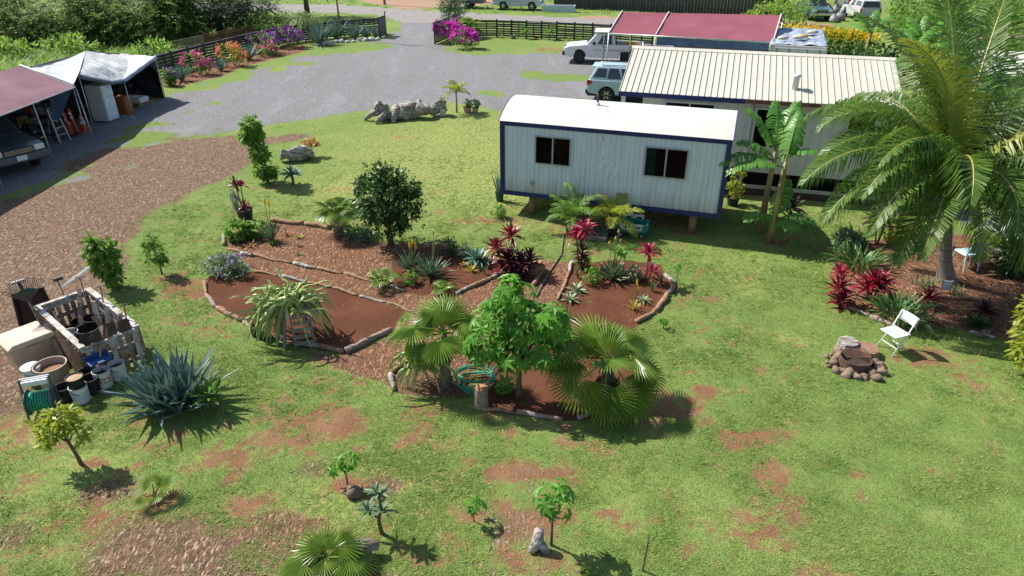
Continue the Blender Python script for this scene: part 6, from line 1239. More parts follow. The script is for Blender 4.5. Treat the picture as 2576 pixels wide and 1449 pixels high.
feather_palm('slender young palm with thin trunk between driftwood and terracotta pot', (1149, 283), hgt(1149, 283, 232), 9, .85, .32, .035, e0=80, e1=12, droop=1.5, mat=L_MANGO, name='slender_palm')

# agaves, aloes
t = thing('agave', 'huge blue green agave clump with spiky leaves beside the tool pen', 'agave', at(432, 1024))
for ox, oy, nn, ll in ((0, 0, 44, 1.05), (-.32, .06, 34, .95), (.30, .12, 36, .98), (.06, .30, 36, 1.05), (-.12, -.18, 26, .82), (.22, -.14, 24, .78)):
    MB().lathe([(.02, -.03), (.09, 0), (.06, .16), (.02, .36)], 8, (ox, oy, 0)).build('core', L_AGAVE, t, smooth=True)
    rosette(t, AG, nn, .03, R(88), R(20), ll * .8, ll, .06, (ox, oy), ex=1.3, jit=.13)
agave('small agave rosette growing at the right foot of the huge agave', (540, 1030), .42, 22, [blade('leaf', L_GREEN, 1., .17, 5, .3, .3) for _ in (0,)], e1=R(10), name='rosette_plant', cat='plant', stalk=.28)
for p, L, n, lab in (((458, 204), 1.05, 26, 'blue agave nearest the tarp tent along the left fence'), ((556, 178), .95, 24, 'blue agave between the pink and orange bougainvilleas'), ((626, 150), 1.15, 28, 'blue agave between the orange and purple bougainvilleas'), ((803, 112), 1.75, 40, 'biggest blue agave in the far bed left of the thin pole'), ((846, 98), 1.55, 34, 'blue agave right behind the thin grey pole'), ((893, 99), 1.35, 34, 'blue agave just right of the thin grey pole'), ((921, 96), 1.05, 26, 'middle blue agave between the thin pole and the left gate'), ((945, 94), 1.15, 26, 'blue agave nearest the left gate')):
    agave(lab, p, L, n, e1=R(38), group='blue agaves along the left fence')
agave('pale green agave on a bare stalk in front of the short driftwood', (737, 464), .42, 26, AT, e1=R(0), stalk=hgt(737, 464, 440), name='stalked_agave')
agave('soft grey green agave left of the dark red ti group', (1201, 662), .42, 28, AT, e1=R(5), stalk=.08, name='soft_agave')
t = agave('broad aloe clump in the dark soil beside the small round shrub', (1084, 694), .62, 44, AL, e1=R(18), name='aloe', cat='aloe'); spikes(t, [(.12, .05, 1.1), (.16, .0, .95)], STEM, STEM, .012, .15)
t = agave('aloe clump with yellow flower spikes right of the citrus tree', (1030, 678), .55, 34, AL, e1=R(25), name='aloe', cat='aloe'); spikes(t, [(.05, 0, .62), (.12, .02, .70), (.20, 0, .60)], P_YEL, STEM, .03, .2)
t = agave('tall narrow aloe clump at the left of the mulched upper bed', (683, 606), .55, 34, AL, e1=R(48), name='aloe', cat='aloe'); spikes(t, [(-.03, .1, 1.05), (.06, .12, 1.0)], P_YEL, STEM, .03, .24)
t = agave('pale aloe clump with tall flower stalks in the right hand bed', (1540, 700), .60, 40, PA, e1=R(10), name='aloe', cat='aloe'); spikes(t, [(.02, .05, 1.02), (.08, .06, 1.2), (-.12, .05, .9), (.14, .04, .95)], M('dry_seed_head', (.45, .33, .10), (.35, .25, .08)), STEM, .03, .14)
for p, L, lab in (((1449, 733), .30, 'upper pale bromeliad at the left rim of the right hand bed'), ((1432, 756), .28, 'lower pale bromeliad at the left rim of the right hand bed'), ((1617, 758), .22, 'small pale bromeliad near the right rim of the right hand bed')): agave(lab, p, L, 16, [blade('leaf', L_PALEALOE, 1., .2, 5, .7, .3)], e1=R(8), name='bromeliad', cat='bromeliad')
for p, L, ms, lab in (((721, 592), .26, OR, 'orange bromeliad behind the narrow aloe clump'), ((632, 622), .26, OR, 'orange bromeliad below the leafy green bush'), ((751, 600), .17, YL, 'small yellow bromeliad in the middle of the upper bed'), ((1186, 682), .22, YL, 'yellow croton in the dark soil left of the snake plant'), ((1168, 668), .15, YL, 'small yellow croton behind the larger yellow one'), ((1594, 778), .24, YL, 'yellow green croton near the right fan palm'), ((751, 642), .14, GS, 'green tuft alone on the mulch of the upper bed'), ((687, 615), .2, GS, 'green tuft at the foot of the narrow aloe')): agave(lab, p, L, 14, ms, e1=R(20), name='small_bromeliad', cat='bromeliad')
t = thing('flowering_stalk', 'single yellow flower stalk in the right hand bed', 'plant', at(1598, 760)); spikes(t, [(0, 0, .45), (.03, .0, .32)], P_YEL, STEM, .025, .2)
for p, L, lab in (((1219, 690), .26, 'snake plant beside the yellow croton'), ((1453, 700), .28, 'snake plant at the left rim of the right hand bed'), ((1640, 732), .30, 'snake plant near the right rim of the right hand bed'), ((1662, 708), .26, 'snake plant in the far right corner of the right hand bed'), ((1425, 800), .3, 'snake plant just left of the right fan palm')): agave(lab, p, L, 12, SK, e1=R(68), name='snake_plant', cat='plant')
for p, r, m_, lab in (((1487, 712), .22, L_GREEN, 'round green shrub left of the pale aloe clump'), ((1594, 706), .2, L_GREY, 'round grey green shrub right of the pale aloe clump'), ((1033, 714), .17, L_GREEN, 'small round shrub in front of the aloe clump'), ((1130, 640), .25, L_DGREEN, 'low dark shrub in the shade between aloe and soft agave'), ((1170, 645), .18, L_GREY, 'low grey shrub beside the soft agave'), ((880, 600), .2, L_GREY, 'low grey green tuft between fan palm and citrus'), ((920, 606), .18, L_GREY, 'low grey green tuft under the citrus'), ((1462, 672), .18, L_MANGO, 'low yellow green plant at the foot of the tall red ti'), ((1255, 548), .2, L_GREEN, 'small leafy plant alone on the lawn before the trailer'), ((1268, 985), .17, L_CASTOR, 'little green sapling at the foot of the lobed leaf tree')):
    bush(lab, p, [(0, 0, r * .95, r, r, r * .9)], m_, int(1500 * r), .085, asp=.5, gap=.2, stems=4)
bush('leafy bright green bush at the left end of the upper bed', (605, 602), [(0, 0, .26, .35, .28, .28), (.35, .1, .22, .28, .22, .22)], L_GREEN, 1100, .13, asp=.65, gap=.25)
bush('lavender flowering bush at the left tip of the bare soil bed', (572, 690), [(-.1, 0, .24, .42, .34, .26), (.3, -.15, .18, .35, .3, .2), (-.1, .4, .2, .35, .25, .2)], L_GREY, 2000, .075, flowers=(P_LAV, 420, .06, -.2), gap=.3)
# ti plants
ti_plant('red ti plant in the large black pot', (at(620, 555).x, at(620, 555).y, .30), [(-.12, 0, .85, 'd', 16, .30, .1), (.02, .02, .80, 'r', 14, .30, .05), (.05, 0, .2, 'r', 12, .26, .08)])
bt_ = thing('air_plant', 'grey hanging moss on the potted red ti', 'plant', at(612, 548) + Vector((-.16, 0, .35))); foliage('strands', bt_, M('grey_moss', (.36, .35, .30), (.24, .23, .2), rough=.9), [(0, 0, .25, .09, .09, .32)], 420, .12, .12, 1.5, 0)
ti_plant('dark red ti group with one tall head beside the round stump', (1290, 690), [(-.05, .12, 1.05, 'r', 20, .42, .1), (-.42, .05, .75, 'r', 20, .40, .15), (-.1, 0, .50, 'd', 26, .42, .2), (.18, -.05, .42, 'd', 26, .42, .22), (.42, .05, .45, 'd', 20, .38, .2), (-.25, -.1, .22, 'r', 16, .34, .1), (.05, -.2, .18, 'd', 16, .34, .1)])
ti_plant('tall double headed red ti at the back left of the right hand bed', (1461, 675), [(.02, 0, 1.12, 'p', 20, .40, .08), (-.15, -.02, .88, 'p', 18, .38, .08), (.0, .02, .55, 'd', 20, .30, .25), (.03, -.03, .32, 'd', 16, .28, .18)])
ti_plant('tall slim red ti at the right of the right hand bed', (1624, 712), [(.0, 0, .85, 'p', 18, .36, .06), (.13, .05, .32, 'p', 12, .30, .08)])
ti_plant('column of crimson ti at the left edge of the coconut palm bed', (2112, 768), [(-.1, .15, .78, 'p', 18, .34, .1), (-.08, .05, .48, 'r', 20, .36, .15), (.0, -.02, .2, 'r', 20, .36, .12)])
ti_plant('broad crimson ti in the coconut palm bed between the strap leaf clumps', (2190, 752), [(.0, .05, .50, 'r', 24, .46, .18), (.2, .08, .42, 'r', 22, .44, .18), (-.16, .0, .32, 'p', 18, .42, .12)])
ti_plant('dark tall ti with bare stems behind the coconut palm bed', (2205, 612), [(-.12, 0, .75, 'd', 20, .5, .12), (.15, .05, .7, 'd', 20, .5, .12), (.03, -.05, .62, 'r', 14, .42, .1)])
ti_plant('small crimson ti right of the lower strap leaf clump', (2330, 768), [(0, 0, .22, 'r', 18, .34, .1)])
ti_plant('small purple ti in the shade right of the palm trunk', (2470, 800), [(0, 0, .2, 'd', 20, .38, .1)])
ti_plant('red ti at the right edge behind the bench', (2560, 660), [(0, .1, .8, 'd', 16, .4, .1)])
ti_plant('dark ti behind the banana stems', (1985, 560), [(-.05, 0, .5, 'd', 18, .5, .1)])
# strap leaf clumps and right side planting
def clump(label, p, n, L, ms=ST, spread=.3, name='strap_leaf_clump'):
    t = thing(name, label, 'plant', at(*p))
    for i in range(n):
        a = rnd.random() * 6.283; r_ = spread * math.sqrt(rnd.random()); put(ms[i % len(ms)], 'leaf', t, matrix=Matrix.Translation((math.cos(a) * r_, math.sin(a) * r_, 0)) @ YP(a + rnd.uniform(-.7, .7), R(rnd.uniform(55, 88)), rnd.uniform(-.3, .3)) @ Matrix.Scale(L * rnd.uniform(.7, 1.1), 4))
clump('upper strap leaf clump at the back left of the coconut palm bed', (2158, 672), 90, .72, spread=.42); clump('lower strap leaf clump at the front of the coconut palm bed', (2262, 805), 110, .72, spread=.42); clump('low variegated tuft at the foot of the coconut palm', (2318, 722), 40, .3, PA, .25, 'variegated_tuft'); clump('short green tuft right of the small garden sign', (2405, 742), 24, .28, PA, .15, 'variegated_tuft')
clump('green strap tuft at the far edge of the coconut palm bed', (2140, 605), 40, .5, GS, .3); bush('yellow green low bush beside the dark tall ti', (2260, 610), [(0, 0, .22, .4, .3, .22)], L_MANGO, 500, .13)
bush('grey green shrub at the back corner of the coconut palm bed', (2130, 625), [(0, 0, .25, .45, .3, .25)], L_GREY, 800, .12); agave('pale spiky agave right of the small bench', (2535, 625), .6, 26, AT, e1=R(20), name='soft_agave')
bush('dark glossy broad leaf bush at the right edge behind the bench', (2555, 690), [(0, 0, .45, .55, .4, .45), (.4, .1, .5, .5, .4, .45)], L_DGREEN, 1200, .22, asp=.45); bush('low variegated bush below the patio table', (2480, 628), [(0, 0, .2, .4, .3, .2)], L_MANGO, 420, .13)
agave('dark green rosette in the shade at the right front of the palm bed', (2460, 822), .38, 26, DS, e1=R(10), name='rosette_plant', cat='plant')
tree('leafy mango bush with yellow green leaves at the right edge', (2610, 935), .5, .05, [(-.1, 0, .9, .55, .5, .5), (-.35, -.25, .65, .45, .4, .4), (.2, .2, 1.35, .55, .5, .5), (-.25, .15, 1.25, .4, .4, .35), (.35, -.2, .7, .5, .5, .5)], L_MANGO, 4600, .17, 'mango_bush', asp=.3, droop=.5, gap=.3)

# banana clump
def banana_leaf(L, Wd, droop, el, seed):
    b = MB(); N = 18; r_ = random.Random(seed); P = []; x = z = 0.; a = el
    for i in range(N + 1): P.append(Vector((x, 0, z))); x += L / N * math.cos(a); z += L / N * math.sin(a); a -= droop / N * (.3 + 1.4 * i / N)
    b.tube(P, [.028 * (1 - .85 * i / N) for i in range(N + 1)], 5, 1)
    for s in (1, -1):
        for i in range(3, N):
            w0 = Wd * math.sin(math.pi * min(1, (i / N) * .9 + .08)) ** .6; dr = r_.uniform(.05, .55); gp = r_.choice([.0, .0, .12, .3]); p, q = P[i], P[i].lerp(P[i + 1], 1 - gp); y0 = s * w0 * r_.uniform(.9, 1.05)
            b.add([p, q, (q.x + .05, y0 * .55, q.z + .05 - dr * w0 * .3), (q.x + .09, y0, q.z - dr * w0), (p.x + .09, y0, p.z - dr * w0), (p.x + .05, y0 * .55, p.z + .05 - dr * w0 * .3)], [(0, 1, 2, 5), (5, 2, 3, 4)])
    return b
bp_ = at(1937, 610); bn_ = thing('banana_plant', 'banana clump with torn leaves and two pale stems between trailer and house', 'banana plant', bp_); PST = M('banana_stem', (.34, .30, .10), (.18, .13, .07), rough=.6, scale=3, stretch=(1, 1, .4))
p2 = at(1912, 588) - bp_; h1 = hgt(1937, 610, 440); h2 = h1 + .1
for q, h_ in ((Vector((0, 0, 0)), h1), (p2, h2)): MB().tube([q + Vector((0, 0, -.05)), q + Vector((-.02, 0, h_ * .5)), q + Vector((.0, 0, h_)), q + Vector((.0, 0, h_ + .35))], [.11, .08, .065, .04], 10).build('pseudostem', PST, bn_, smooth=True)
for q, h_, az, el, L, dr_ in ((p2, h2 + .3, 150, 68, 1.25, .9), (p2, h2 + .25, 50, 66, 1.45, .8), (p2, h2 + .1, 190, 22, 1.45, 1.2), (p2, h2 + .15, 172, 45, 1.0, 1.3), (p2, h2 + .3, 95, 80, 1.2, .5), (p2, h2 + .1, 320, 45, 1.0, 1.2), (Vector((0, 0, 0)), h1 + .2, 180, 18, 1.4, 1.3), (Vector((0, 0, 0)), h1 + .3, 60, 70, 1.3, .8), (Vector((0, 0, 0)), .75, 195, 25, .9, 1.3), (Vector((.05, 0, 0)), .7, 330, 30, .95, 1.6), (Vector((0.05, 0, 0)), .65, 60, 75, 1.0, .6), (Vector((0, 0, 0)), .6, 290, 35, .8, 1.7)):
    banana_leaf(L * 1.12, .29, dr_, R(el), int(az * 7 + L * 100)).build('leaf', [L_BANANA, STEM], bn_, q + Vector((0, 0, h_)), R(az), smooth=True)
# lobed leaf tree
H1 = lambda py: zof(at(1305, 1000).y, py); m1 = pxm(1305, 1000)
lobed_tree('lobed leaf tree with bright green crown between the two large fan palms', (1305, 1000), .72, .055, [(-.42, .1, H1(805) , .44, .4, .36), (.15, .1, H1(815), .45, .4, .36), (-.14, .2, H1(742), .40, .4, .3), (-.66, -.05, H1(860), .30, .33, .26), (.58, .0, H1(806), .38, .38, .34), (-.1, -.1, H1(875), .45, .4, .25), (.45, -.1, H1(880), .35, .35, .25)], 235, .225)
lobed_tree('small lobed leaf plant with slender stem behind the pale aloe', (1567, 690), .62, .014, [(0, 0, .72, .22, .22, .12)], 12, .17, name='sapling'); lobed_tree('slender sapling alone on the lawn right of the right hand bed', (1702, 712), .4, .009, [(0, 0, .45, .12, .12, .07)], 8, .09, name='sapling')
lobed_tree('lobed leaf sapling on a thin stem beside the forked driftwood', (1387, 1372), .78, .017, [(0, 0, .95, .22, .2, .2), (.05, 0, .75, .2, .18, .14)], 22, .19, name='sapling'); lobed_tree('tiny lobed leaf sapling on bare chips in the front lawn', (1192, 1312), .28, .009, [(0, 0, .36, .14, .14, .1)], 11, .12, name='sapling'); lobed_tree('two stemmed sapling with a dark bud beside the round stone', (875, 1222), .42, .012, [(.06, 0, .52, .18, .15, .12), (-.12, 0, .42, .12, .12, .16)], 14, .16, name='sapling')
lobed_tree('small leafy seedling by the right rim log of the right hand bed', (1668, 826), .16, .01, [(0, 0, .2, .12, .1, .06)], 8, .1, name='sapling')
t = thing('sapling', 'grey green sapling with leaf rosettes near the bottom edge fan palm', 'tree', at(962, 1342)); MB().tube([(0, 0, -.05), (-.03, 0, .25), (.02, 0, .5), (.02, .02, .75)], [.035, .028, .022, .015], 7).build('trunk', BARK, t, smooth=True); MB().tube([(-.02, 0, .3), (-.15, 0, .42)], [.018, .012], 6).build('branch', BARK, t)
rosette(t, GG, 18, .78, R(80), R(-5), .15, .21); rosette(t, GG, 14, .44, R(80), R(0), .14, .2, off=(-.16, 0)); rosette(t, GG, 10, .48, R(70), R(0), .15, .22, off=(.05, -.03))
t = thing('sapling', 'thin bare stemmed sapling with few leaves at the lower right', 'tree', at(1616, 1436)); MB().tube([(0, 0, -.05), (.02, 0, .4), (.03, 0, .75)], [.016, .012, .006], 6).build('trunk', BARK, t); MB().tube([(.02, 0, .5), (.14, .02, .68)], [.008, .004], 5).build('branch', BARK, t); rosette(t, GS, 6, .66, R(60), R(0), .12, .17, off=(.14, .02)); rosette(t, GS, 4, .74, R(60), R(0), .1, .14, off=(.03, 0))
bush('little green weed tuft at the bottom edge', (1475, 1440), [(0, 0, .06, .1, .1, .06)], L_GREEN, 60, .07, 'weed', 'plant', stems=2)
# saplings, citrus
hC = hgt(983, 612, 505); rC = 84 * pxm(983, 600)
tree('round dense dark green citrus tree in the upper bed', (983, 613), .45, .075, [(0, 0, hC, rC * .95, rC * .9, rC * .98), (-.35, -.1, hC + .25, rC * .5, rC * .5, rC * .5), (.35, 0, hC - .15, rC * .55, rC * .5, rC * .55), (0, -.2, hC - .5, rC * .55, rC * .5, rC * .4), (.1, 0, hC + .45, rC * .5, rC * .5, rC * .5), (.62, .1, hC + .3, .28, .26, .26), (-.62, 0, hC - .25, .3, .28, .26), (-.15, -.1, hC + .85, .2, .2, .22), (.45, -.1, hC + .6, .22, .22, .2), (-.55, 0, hC + .45, .24, .22, .22)], L_CITRUS, 10500, .115, 'citrus_tree', asp=.5, gap=.44, gf=4.5, droop=.15, inner=.45)
q = pxm(290, 720); tree('columnar sapling with bright leaves on the left edge of the lawn', (292, 726), .35, .03, [(-.02, 0, .35, .22, .2, .25), (-.08, 0, .7, .30, .28, .3), (-.15, 0, 1.05, .28, .26, .25), (-.02, .05, .95, .25, .22, .22), (-.2, 0, 1.2, .16, .16, .14)], L_GREEN, 1150, .17, asp=.5, droop=.6, gap=.15, group='young trees on the left lawn')
tree('slim green sapling right of the columnar one on the left lawn', (408, 690), .3, .02, [(-.05, 0, .62, .22, .2, .24), (-.1, 0, .9, .15, .15, .15), (.05, 0, .45, .14, .14, .14)], L_GREEN, 420, .13, asp=.45, droop=.5, gap=.15, group='young trees on the left lawn')
tree('yellow green leafy young tree leaning at the lower left', (207, 1170), .45, .028, [(-.18, 0, .82, .28, .26, .26), (-.05, .05, .95, .25, .22, .2), (-.32, -.05, .68, .2, .2, .18), (.12, .0, .68, .18, .16, .14), (-.12, 0, 1.1, .14, .14, .12)], L_MANGO, 950, .13, asp=.32, droop=.6, gap=.3, lean=(-.1, .03))
tree('young tree with three leaf clumps in front of the chip road', (676, 460), .4, .04, [(-.02, 0, .42, .38, .3, .22), (-.15, 0, 1.05, .30, .28, .32), (-.32, .0, 1.65, .36, .3, .28), (-.25, 0, 1.95, .30, .28, .22)], L_GREEN, 1300, .2, asp=.5, droop=.5, gap=.15, lean=(-.08, 0))
# dragon fruit cacti
def cactus(label, p, n, r, h, hx, name='dragon_fruit_cactus', frame=True, azs=(0, 6.283)):
    t = thing(name, label, 'cactus', at(*p))
    for i in range(n):
        a = rnd.uniform(*azs)
        if frame and 4.75 < a < 5.95 and rnd.random() < .8: a -= 2.
        s = rnd.uniform(.45, 1.1); top = h * rnd.uniform(.7, 1.1); x0, y0 = rnd.uniform(-.28, .28) * hx, rnd.uniform(-.25, .25); zend = rnd.uniform(-.02, .55) * h
        if rnd.random() < .3: zend = top * rnd.uniform(.75, 1.12)
        P = [(x0, y0, top * .8), (x0 + math.cos(a) * r * s * .3, y0 + math.sin(a) * r * s * .25, top), (x0 + math.cos(a) * r * s * .7, y0 + math.sin(a) * r * s * .6, lerp(top, zend, .35)), (x0 + math.cos(a) * r * s, y0 + math.sin(a) * r * s * .85, max(.04, zend))]
        Q = []
        for k in range(9):
            f = k / 8 * 3; j = min(int(f), 2); u = f - j; Q.append(Vector(P[j]).lerp(Vector(P[j + 1]), u) + Vector((0, 0, .04 * math.sin(f * 3.14))))
        Q = [q + Vector((.03 * mnoise.noise(q * 4 + Vector((i, 0, 0))), .03 * mnoise.noise(q * 4 + Vector((0, i, 5))), .05 * mnoise.noise(q * 3 + Vector((0, 0, i))))) for q in Q]; MB().tube(Q, [.022 * rnd.uniform(.7, 1.3)] * 8 + [.006], 3).build('stem', L_CACTUS, t)
    if frame:
        g = M('grey_pallet_wood', (.26, .23, .21), (.17, .15, .14), rough=.9)
        for k in range(6): MB().bar((.12 - .02 * k, -.42 + .05 * k, .12 + k * .13), (.52 - .02 * k, -.28 + .05 * k, .12 + k * .13), .02, .075).build('pallet_slat', g, t)
        for x, y in ((.14, -.40), (.50, -.27)): MB().bar((x, y, 0), (x - .12, y + .28, .9), .03, .05).build('pallet_rail', g, t)
        for x, y in ((-.3, -.25), (-.1, -.4), (-.35, .2), (.3, .3)): MB().bar((x, y, 0), (x * .3, y * .3, 1.05), .05, .05).build('frame_post', g, t)
    return t
cactus('large dragon fruit cactus sprawling over a pallet frame in the bare soil bed', (742, 852), 150, .92, 1.12, 1., azs=(0, 6.283)); cactus('dragon fruit cactus hanging under the left large fan palm', (1062, 975), 60, .55, .75, .8, frame=False)
# bougainvilleas and fence planting
def boug(label, p, r, h, fm, n=900, leaf=L_GREEN, lf=700, zmin=-.25, fs=.15):
    r *= .85; bl = [(rnd.uniform(-.25, .25) * r, rnd.uniform(-.2, .2) * r, h * .55, r * .9, r * .7, h * .5), (r * .45, 0, h * .45, r * .6, r * .5, h * .42), (-r * .4, .1, h * .6, r * .55, r * .5, h * .42)]
    return bush(label, p, bl, leaf, lf, .15, 'bougainvillea', 'bougainvillea', flowers=(fm, n, fs, zmin), gap=.3, gf=1.5)
boug('magenta bougainvillea at the right gate, rear mound', (1128, 108), 1.25, 1.5, P_MAG, 2300, fs=.17); boug('magenta bougainvillea at the right gate, front mound', (1172, 122), 1.15, 1.25, P_MAG, 1500, fs=.17, zmin=-.1)
boug('deep purple bougainvillea left of the biggest far agave', (728, 120), 1.35, 1.25, P_PUR, 1300); boug('purple and pink bougainvillea left of the deep purple one', (664, 134), 1.25, 1.3, P_PUR, 600, zmin=-.1); boug('pink flowering patch on the purple bougainvillea', (672, 140), .85, .9, P_PINK, 300)
boug('orange bougainvillea between two blue agaves', (588, 166), 1.0, 1.35, P_ORG, 420, L_MANGO); boug('pink bougainvillea nearest the tent along the left fence', (502, 188), .95, 1.15, P_PINK, 550); boug('small purple pink bougainvillea at the corner of the tarp tent', (424, 216), .55, .85, P_PUR, 200)
for p, L, ms, lb in (((1322, 98), 1.1, GS, 'pale dracaena before the right fence, nearer the gate'), ((1381, 100), 1.25, GS, 'pale dracaena before the right fence, nearer the white pickup'), ((1348, 99), .55, TI['r'], 'red ti between the two dracaenas at the right fence'), ((1457, 104), .75, GS, 'green tuft at the right fence just beyond the white pickup'), ((1432, 102), .6, YL, 'yellow green tuft at the right fence'), ((1405, 102), .6, AT, 'grey green tuft at the right fence'), ((1262, 96), .45, YL, 'low yellow green plant at the right fence'), ((1290, 97), .6, AT, 'grey green rosette at the right fence')): agave(lb, p, L * .55, 22, ms, e1=R(0), name='fence_plant', cat='plant', stalk=.45 if L > 1 else .06)
bush('tall dark grey green oleander behind the right gate', (1138, 84), [(0, 0, 1.3, .9, .8, 1.1), (.4, .1, 2.0, .8, .7, .8), (-.3, 0, 2.2, .7, .6, .8)], L_GREY, 2200, .28, 'oleander', 'shrub', asp=.25)
cactus('tangled tall cactus on the fence between purple bougainvillea and agave', (775, 106), 50, 1.4, 2.0, 1.6, frame=False)
bush('pale wispy shrub behind the left fence', (745, 88), [(0, 0, .8, 1.8, 1.2, .8), (-1.8, -.4, .7, 1.6, 1.2, .8), (1.6, .4, .7, 1.5, 1, .7)], L_TREE, 2600, .28, 'wispy_shrub', asp=.2); bush('pale wispy shrub near the rusty mesh fence', (655, 100), [(0, 0, .8, 1.6, 1.2, .9), (-1.2, 0, .6, 1.2, 1, .7)], L_TREE, 1800, .28, 'wispy_shrub', asp=.2)
# hedge, trees
ha, hb_ = at(1985, 67, 1.5), at(2190, 80, 1.5); t = thing('hedge', 'clipped hedge topped with yellow flowers beyond the container', 'hedge', (ha.x, ha.y, 0)); hv = hb_ - ha
bl = [(hv.x * k / 9, hv.y * k / 9 + rnd.uniform(-.1, .1), .75, .62, .75, .78) for k in range(10)]
foliage('foliage', t, L_GREEN, bl, 3600, .2, .5, .1, .15, 2., .6); P_, O_ = blobpts(bl, 5200, 0, 1, .92); k_ = O_[:, 2] > .3; v, f = leafquads(P_[k_], O_[k_] + nrg.normal(0, .6, O_[k_].shape), .16, .8); put(fastmesh('flowers', v, f, P_YEL), 'flowers', t)['kind'] = 'stuff'
bush('mixed dark green shrubbery below the yellow hedge beside the container', (18.2, 38.5, 0), [(0, 0, .8, 1.2, 1.4, .9), (1.8, .4, .9, 1.4, 1.2, 1.), (3.8, .2, 1.0, 1.4, 1.2, 1.1)], L_DGREEN, 2200, .26, 'shrubbery', 'shrub', asp=.5, gf=1.2)
LT = (L_TREE, L_TREE2)
for lab, loc, th, r_, bl, N in (
 ('feathery tree at the top left corner', (-38, 50, 0), 1.5, .3, [(0, 0, 2.0, 3.4, 2.6, 1.2), (3, -.5, 1.5, 2.4, 2.0, 1.0), (-3, 0, 2.3, 3, 2.6, 1.3), (1, 1.5, 3.2, 2.6, 2.2, 1.0)], 1500),
 ('feathery tree with lit layered branches left of the tarp tent', (-30.5, 51.5, 0), 1.4, .25, [(0, 0, 2.0, 2.6, 2.2, 1.1), (2.2, -.8, 1.5, 2.0, 1.6, .9), (-2, -.6, 1.6, 2.0, 1.8, .9), (.5, 1, 2.9, 2.2, 2.2, .9)], 1500),
 ('drooping feathery tree right above the tarp tent', (-25.3, 52.0, 0), 1.6, .28, [(0, 0, 2.3, 2.2, 2.0, 1.1), (1.6, -1.0, 1.6, 1.8, 1.4, 1.0), (-1.8, -.4, 1.9, 1.8, 1.6, 1.0), (.3, -1.6, 1.1, 1.5, 1.2, .8), (.5, .8, 3.2, 2, 1.8, .9)], 1700),
 ('dark bushy tree beyond the rusty mesh fence near the road', (-21.8, 54, 0), 2., .25, [(0, 0, 2.4, 2.2, 2.2, 1.6), (-1.6, -1, 1.8, 2., 1.8, 1.5), (1.8, 1.5, 1.8, 1.8, 1.6, 1.3)], 900),
 ('dark tree crown behind the others at the top left', (-42, 62, 0), 3, .3, [(0, 0, 2.4, 5, 3, 2.4), (6, 0, 2.4, 4.4, 3, 2.4), (12, 1, 2.6, 4.4, 3, 2.4), (18, 0, 2.2, 4, 2.6, 2.2)], 700),
 ('tree with a dark trunk at the near edge of the road', (-18.6, 66.5, 0), 2.6, .22, [(0, 0, 4.4, 2.4, 2.2, 1.4), (-2.4, 0, 3.6, 2, 2, 1.3)], 700)):
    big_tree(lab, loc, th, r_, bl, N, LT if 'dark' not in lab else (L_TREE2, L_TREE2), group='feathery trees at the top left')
bush('leafy bushes under the trees behind the carport', (-32.5, 45.5, 0), [(0, 0, .6, 2.4, 1.3, .6), (3.6, 1.4, .6, 1.8, 1.2, .6), (-3.5, .2, .6, 2, 1.2, .6)], L_WEED, 2400, .34, 'undergrowth', 'shrub', asp=.35, gf=1.2); bush('bright green bush behind the ridge of the tarp tent', (-21.8, 43.5, 0), [(0, 0, .7, 1.2, 1., .7)], L_WEED, 900, .34, 'undergrowth', 'shrub', asp=.3, gf=1.2)
bush('leafy bright bush beside the dark green pickup', at(1985, 62)[:], [(0, 0, 1.2, 1.8, 1.4, 1.2), (-2.2, .4, .8, 1.4, 1, .8)], L_WEED, 1700, .34, 'roadside_bush', 'shrub', asp=.3, gf=1.2); bush('dark vine covered bush at the end of the board wall', at(1935, 30)[:], [(0, 0, 1.8, 1.8, 1.4, 1.8)], L_DGREEN, 1200, .34, 'roadside_bush', 'shrub', asp=.5, gf=1.2)
for lab, loc, bl in (('tree right behind the silver pickup with the loaded bed', (31.5, 56.5, 0), [(0, 0, 1.8, 2.4, 2, 1.9), (2.5, -1, 1.6, 2, 2, 1.7)]), ('low tree between the yellow hedge and the coconut palm top', (28.0, 49.5, 0), [(0, 0, 1.2, 1.9, 1.5, 1.3), (2.2, -.5, 1.3, 1.8, 1.5, 1.4)]), ('round green tree behind the coconut palm at the top right', (31.5, 52, 0), [(0, 0, 2.4, 3, 2.6, 2), (3, 0, 3, 3, 2.6, 2.2), (6.5, 0, 3, 3.2, 2.8, 2.2)]), ('green tree at the far right edge behind the coconut palm', (21, 25.5, 0), [(0, 0, 1.6, 2.2, 2, 1.5), (2.8, 0, 2.2, 2.6, 2.2, 2.), (-1.5, 4, 1.6, 2, 2, 1.5)]), ('broad green tree at the top right behind the parked silver pickup', (28.5, 44, 0), [(0, 0, 2.0, 2.6, 2, 1.8), (4, 0, 2.6, 3, 2.2, 2.2), (8, -1, 2.6, 3, 2.2, 2.2), (2, -5, 1.6, 2.4, 2, 1.6), (6, -6, 2, 2.6, 2, 2)])):
    t = thing('broadleaf_tree', lab, 'tree', loc); limbs(t, 1.4, .2, [(b[0], b[1], b[2]) for b in bl]); foliage('crown', t, L_GREEN if loc[1] > 40 else L_DGREEN, bl, 6500, .26, .5, .2, .3, .9, .5)
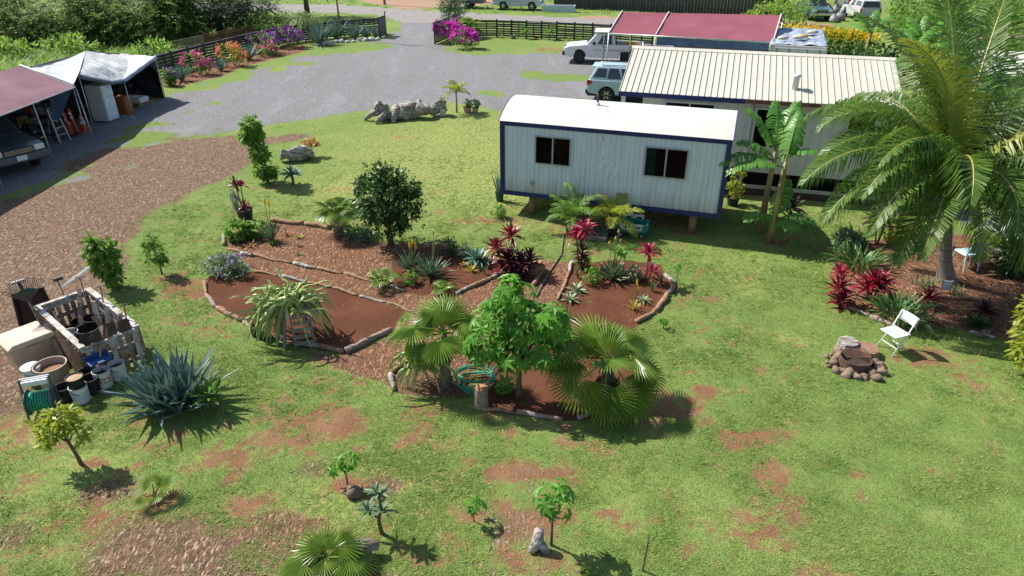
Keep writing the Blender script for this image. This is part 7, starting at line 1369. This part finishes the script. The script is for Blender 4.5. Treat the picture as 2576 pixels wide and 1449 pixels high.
for (lx, ly), lab, sd in (((21.6, 43.5), 'banana plant at the right end of the yellow hedge', 4), ((23.4, 41.0), 'bright banana plant right of the yellow hedge, nearer the coconut palm', 5), ((20.6, 36.5), 'banana plant between the hedge and the house roof', 6), ((18.3, 31.5), 'banana plant behind the hedge left of the coconut palm', 1), ((17.8, 25.5), 'banana plant behind the coconut palm crown', 2), ((15.8, 18.6), 'banana plant low at the right edge behind the coconut palm', 3)):
    t = thing('banana_plant', lab, 'banana plant', (lx, ly, 0)); MB().tube([(0, 0, -.05), (0, 0, 1.1), (.02, 0, 1.9)], [.14, .1, .06], 9).build('pseudostem', PST, t, smooth=True)
    for k in range(8): banana_leaf(1.7, .3, rnd.uniform(.8, 1.5), R(rnd.uniform(25, 75)), sd * 10 + k).build('leaf', [L_BANANA, STEM], t, (0, 0, 1.8), k * 2.4 + sd, smooth=True)
for loc, rz, lab in (((21.8, 29.5, 0), -14, 'white shed glimpsed between the palm fronds at the right'),):
    t = thing('shed', lab, 'shed', loc, R(rz)); MB().box(-2, 2, -1.5, 1.5, 0, 2.3).build('wall', M('pale_shed_paint', (.48, .53, .56), rough=.7), t); MB().add([(-2.2, -1.7, 2.3), (2.2, -1.7, 2.3), (2.2, 1.7, 2.75), (-2.2, 1.7, 2.75), (-2.2, -1.7, 2.22), (2.2, -1.7, 2.22), (2.2, 1.7, 2.67), (-2.2, 1.7, 2.67)], [(0, 1, 2, 3), (7, 6, 5, 4), (0, 4, 5, 1), (1, 5, 6, 2), (2, 6, 7, 3), (3, 7, 4, 0)]).build('roof', SEAMR, t)
    MB().box(-1.2, -.4, -1.53, -1.502, .0, 2.0).build('door', HWALL, t)
# tall weeds in the overgrown lot at the left
k = 9000; wx = nrg.uniform(-46, -18.5, k); wy = nrg.uniform(30, 60, k); ok = (wx < -21.2) | (wy > 43.5); ok &= (wx < -19.5 + (wy - 40) * .62) ; wx, wy = wx[ok], wy[ok]; v, f = blades([(wx, wy, np.full(len(wx), 1.) * nrg.uniform(.6, 1.4, len(wx)))], 7, .75, .035)
v[:, 2] = np.maximum(v[:, 2], -.01); tag(put(fastmesh('tall_grass', v, f, L_WEED), 'tall_grass'), 'tall green weeds in the overgrown lot on the left', 'weeds', kind='stuff')
k = 5000; wx = nrg.uniform(-34, 34, k); wy = nrg.uniform(69, 96, k); ok = (sdist(wx, wy, ROAD) < -.3) & (sdist(wx, wy, LANE) < -.3) & (sdist(wx, wy, APRON) < -.2); wx, wy = wx[ok], wy[ok]; v, f = blades([(wx, wy, nrg.uniform(.6, 1.3, len(wx)))], 5, .38, .04)
tag(put(fastmesh('verge_grass', v, f, L_WEED), 'verge_grass'), 'bright rough grass on the verge across the road', 'grass', kind='stuff')
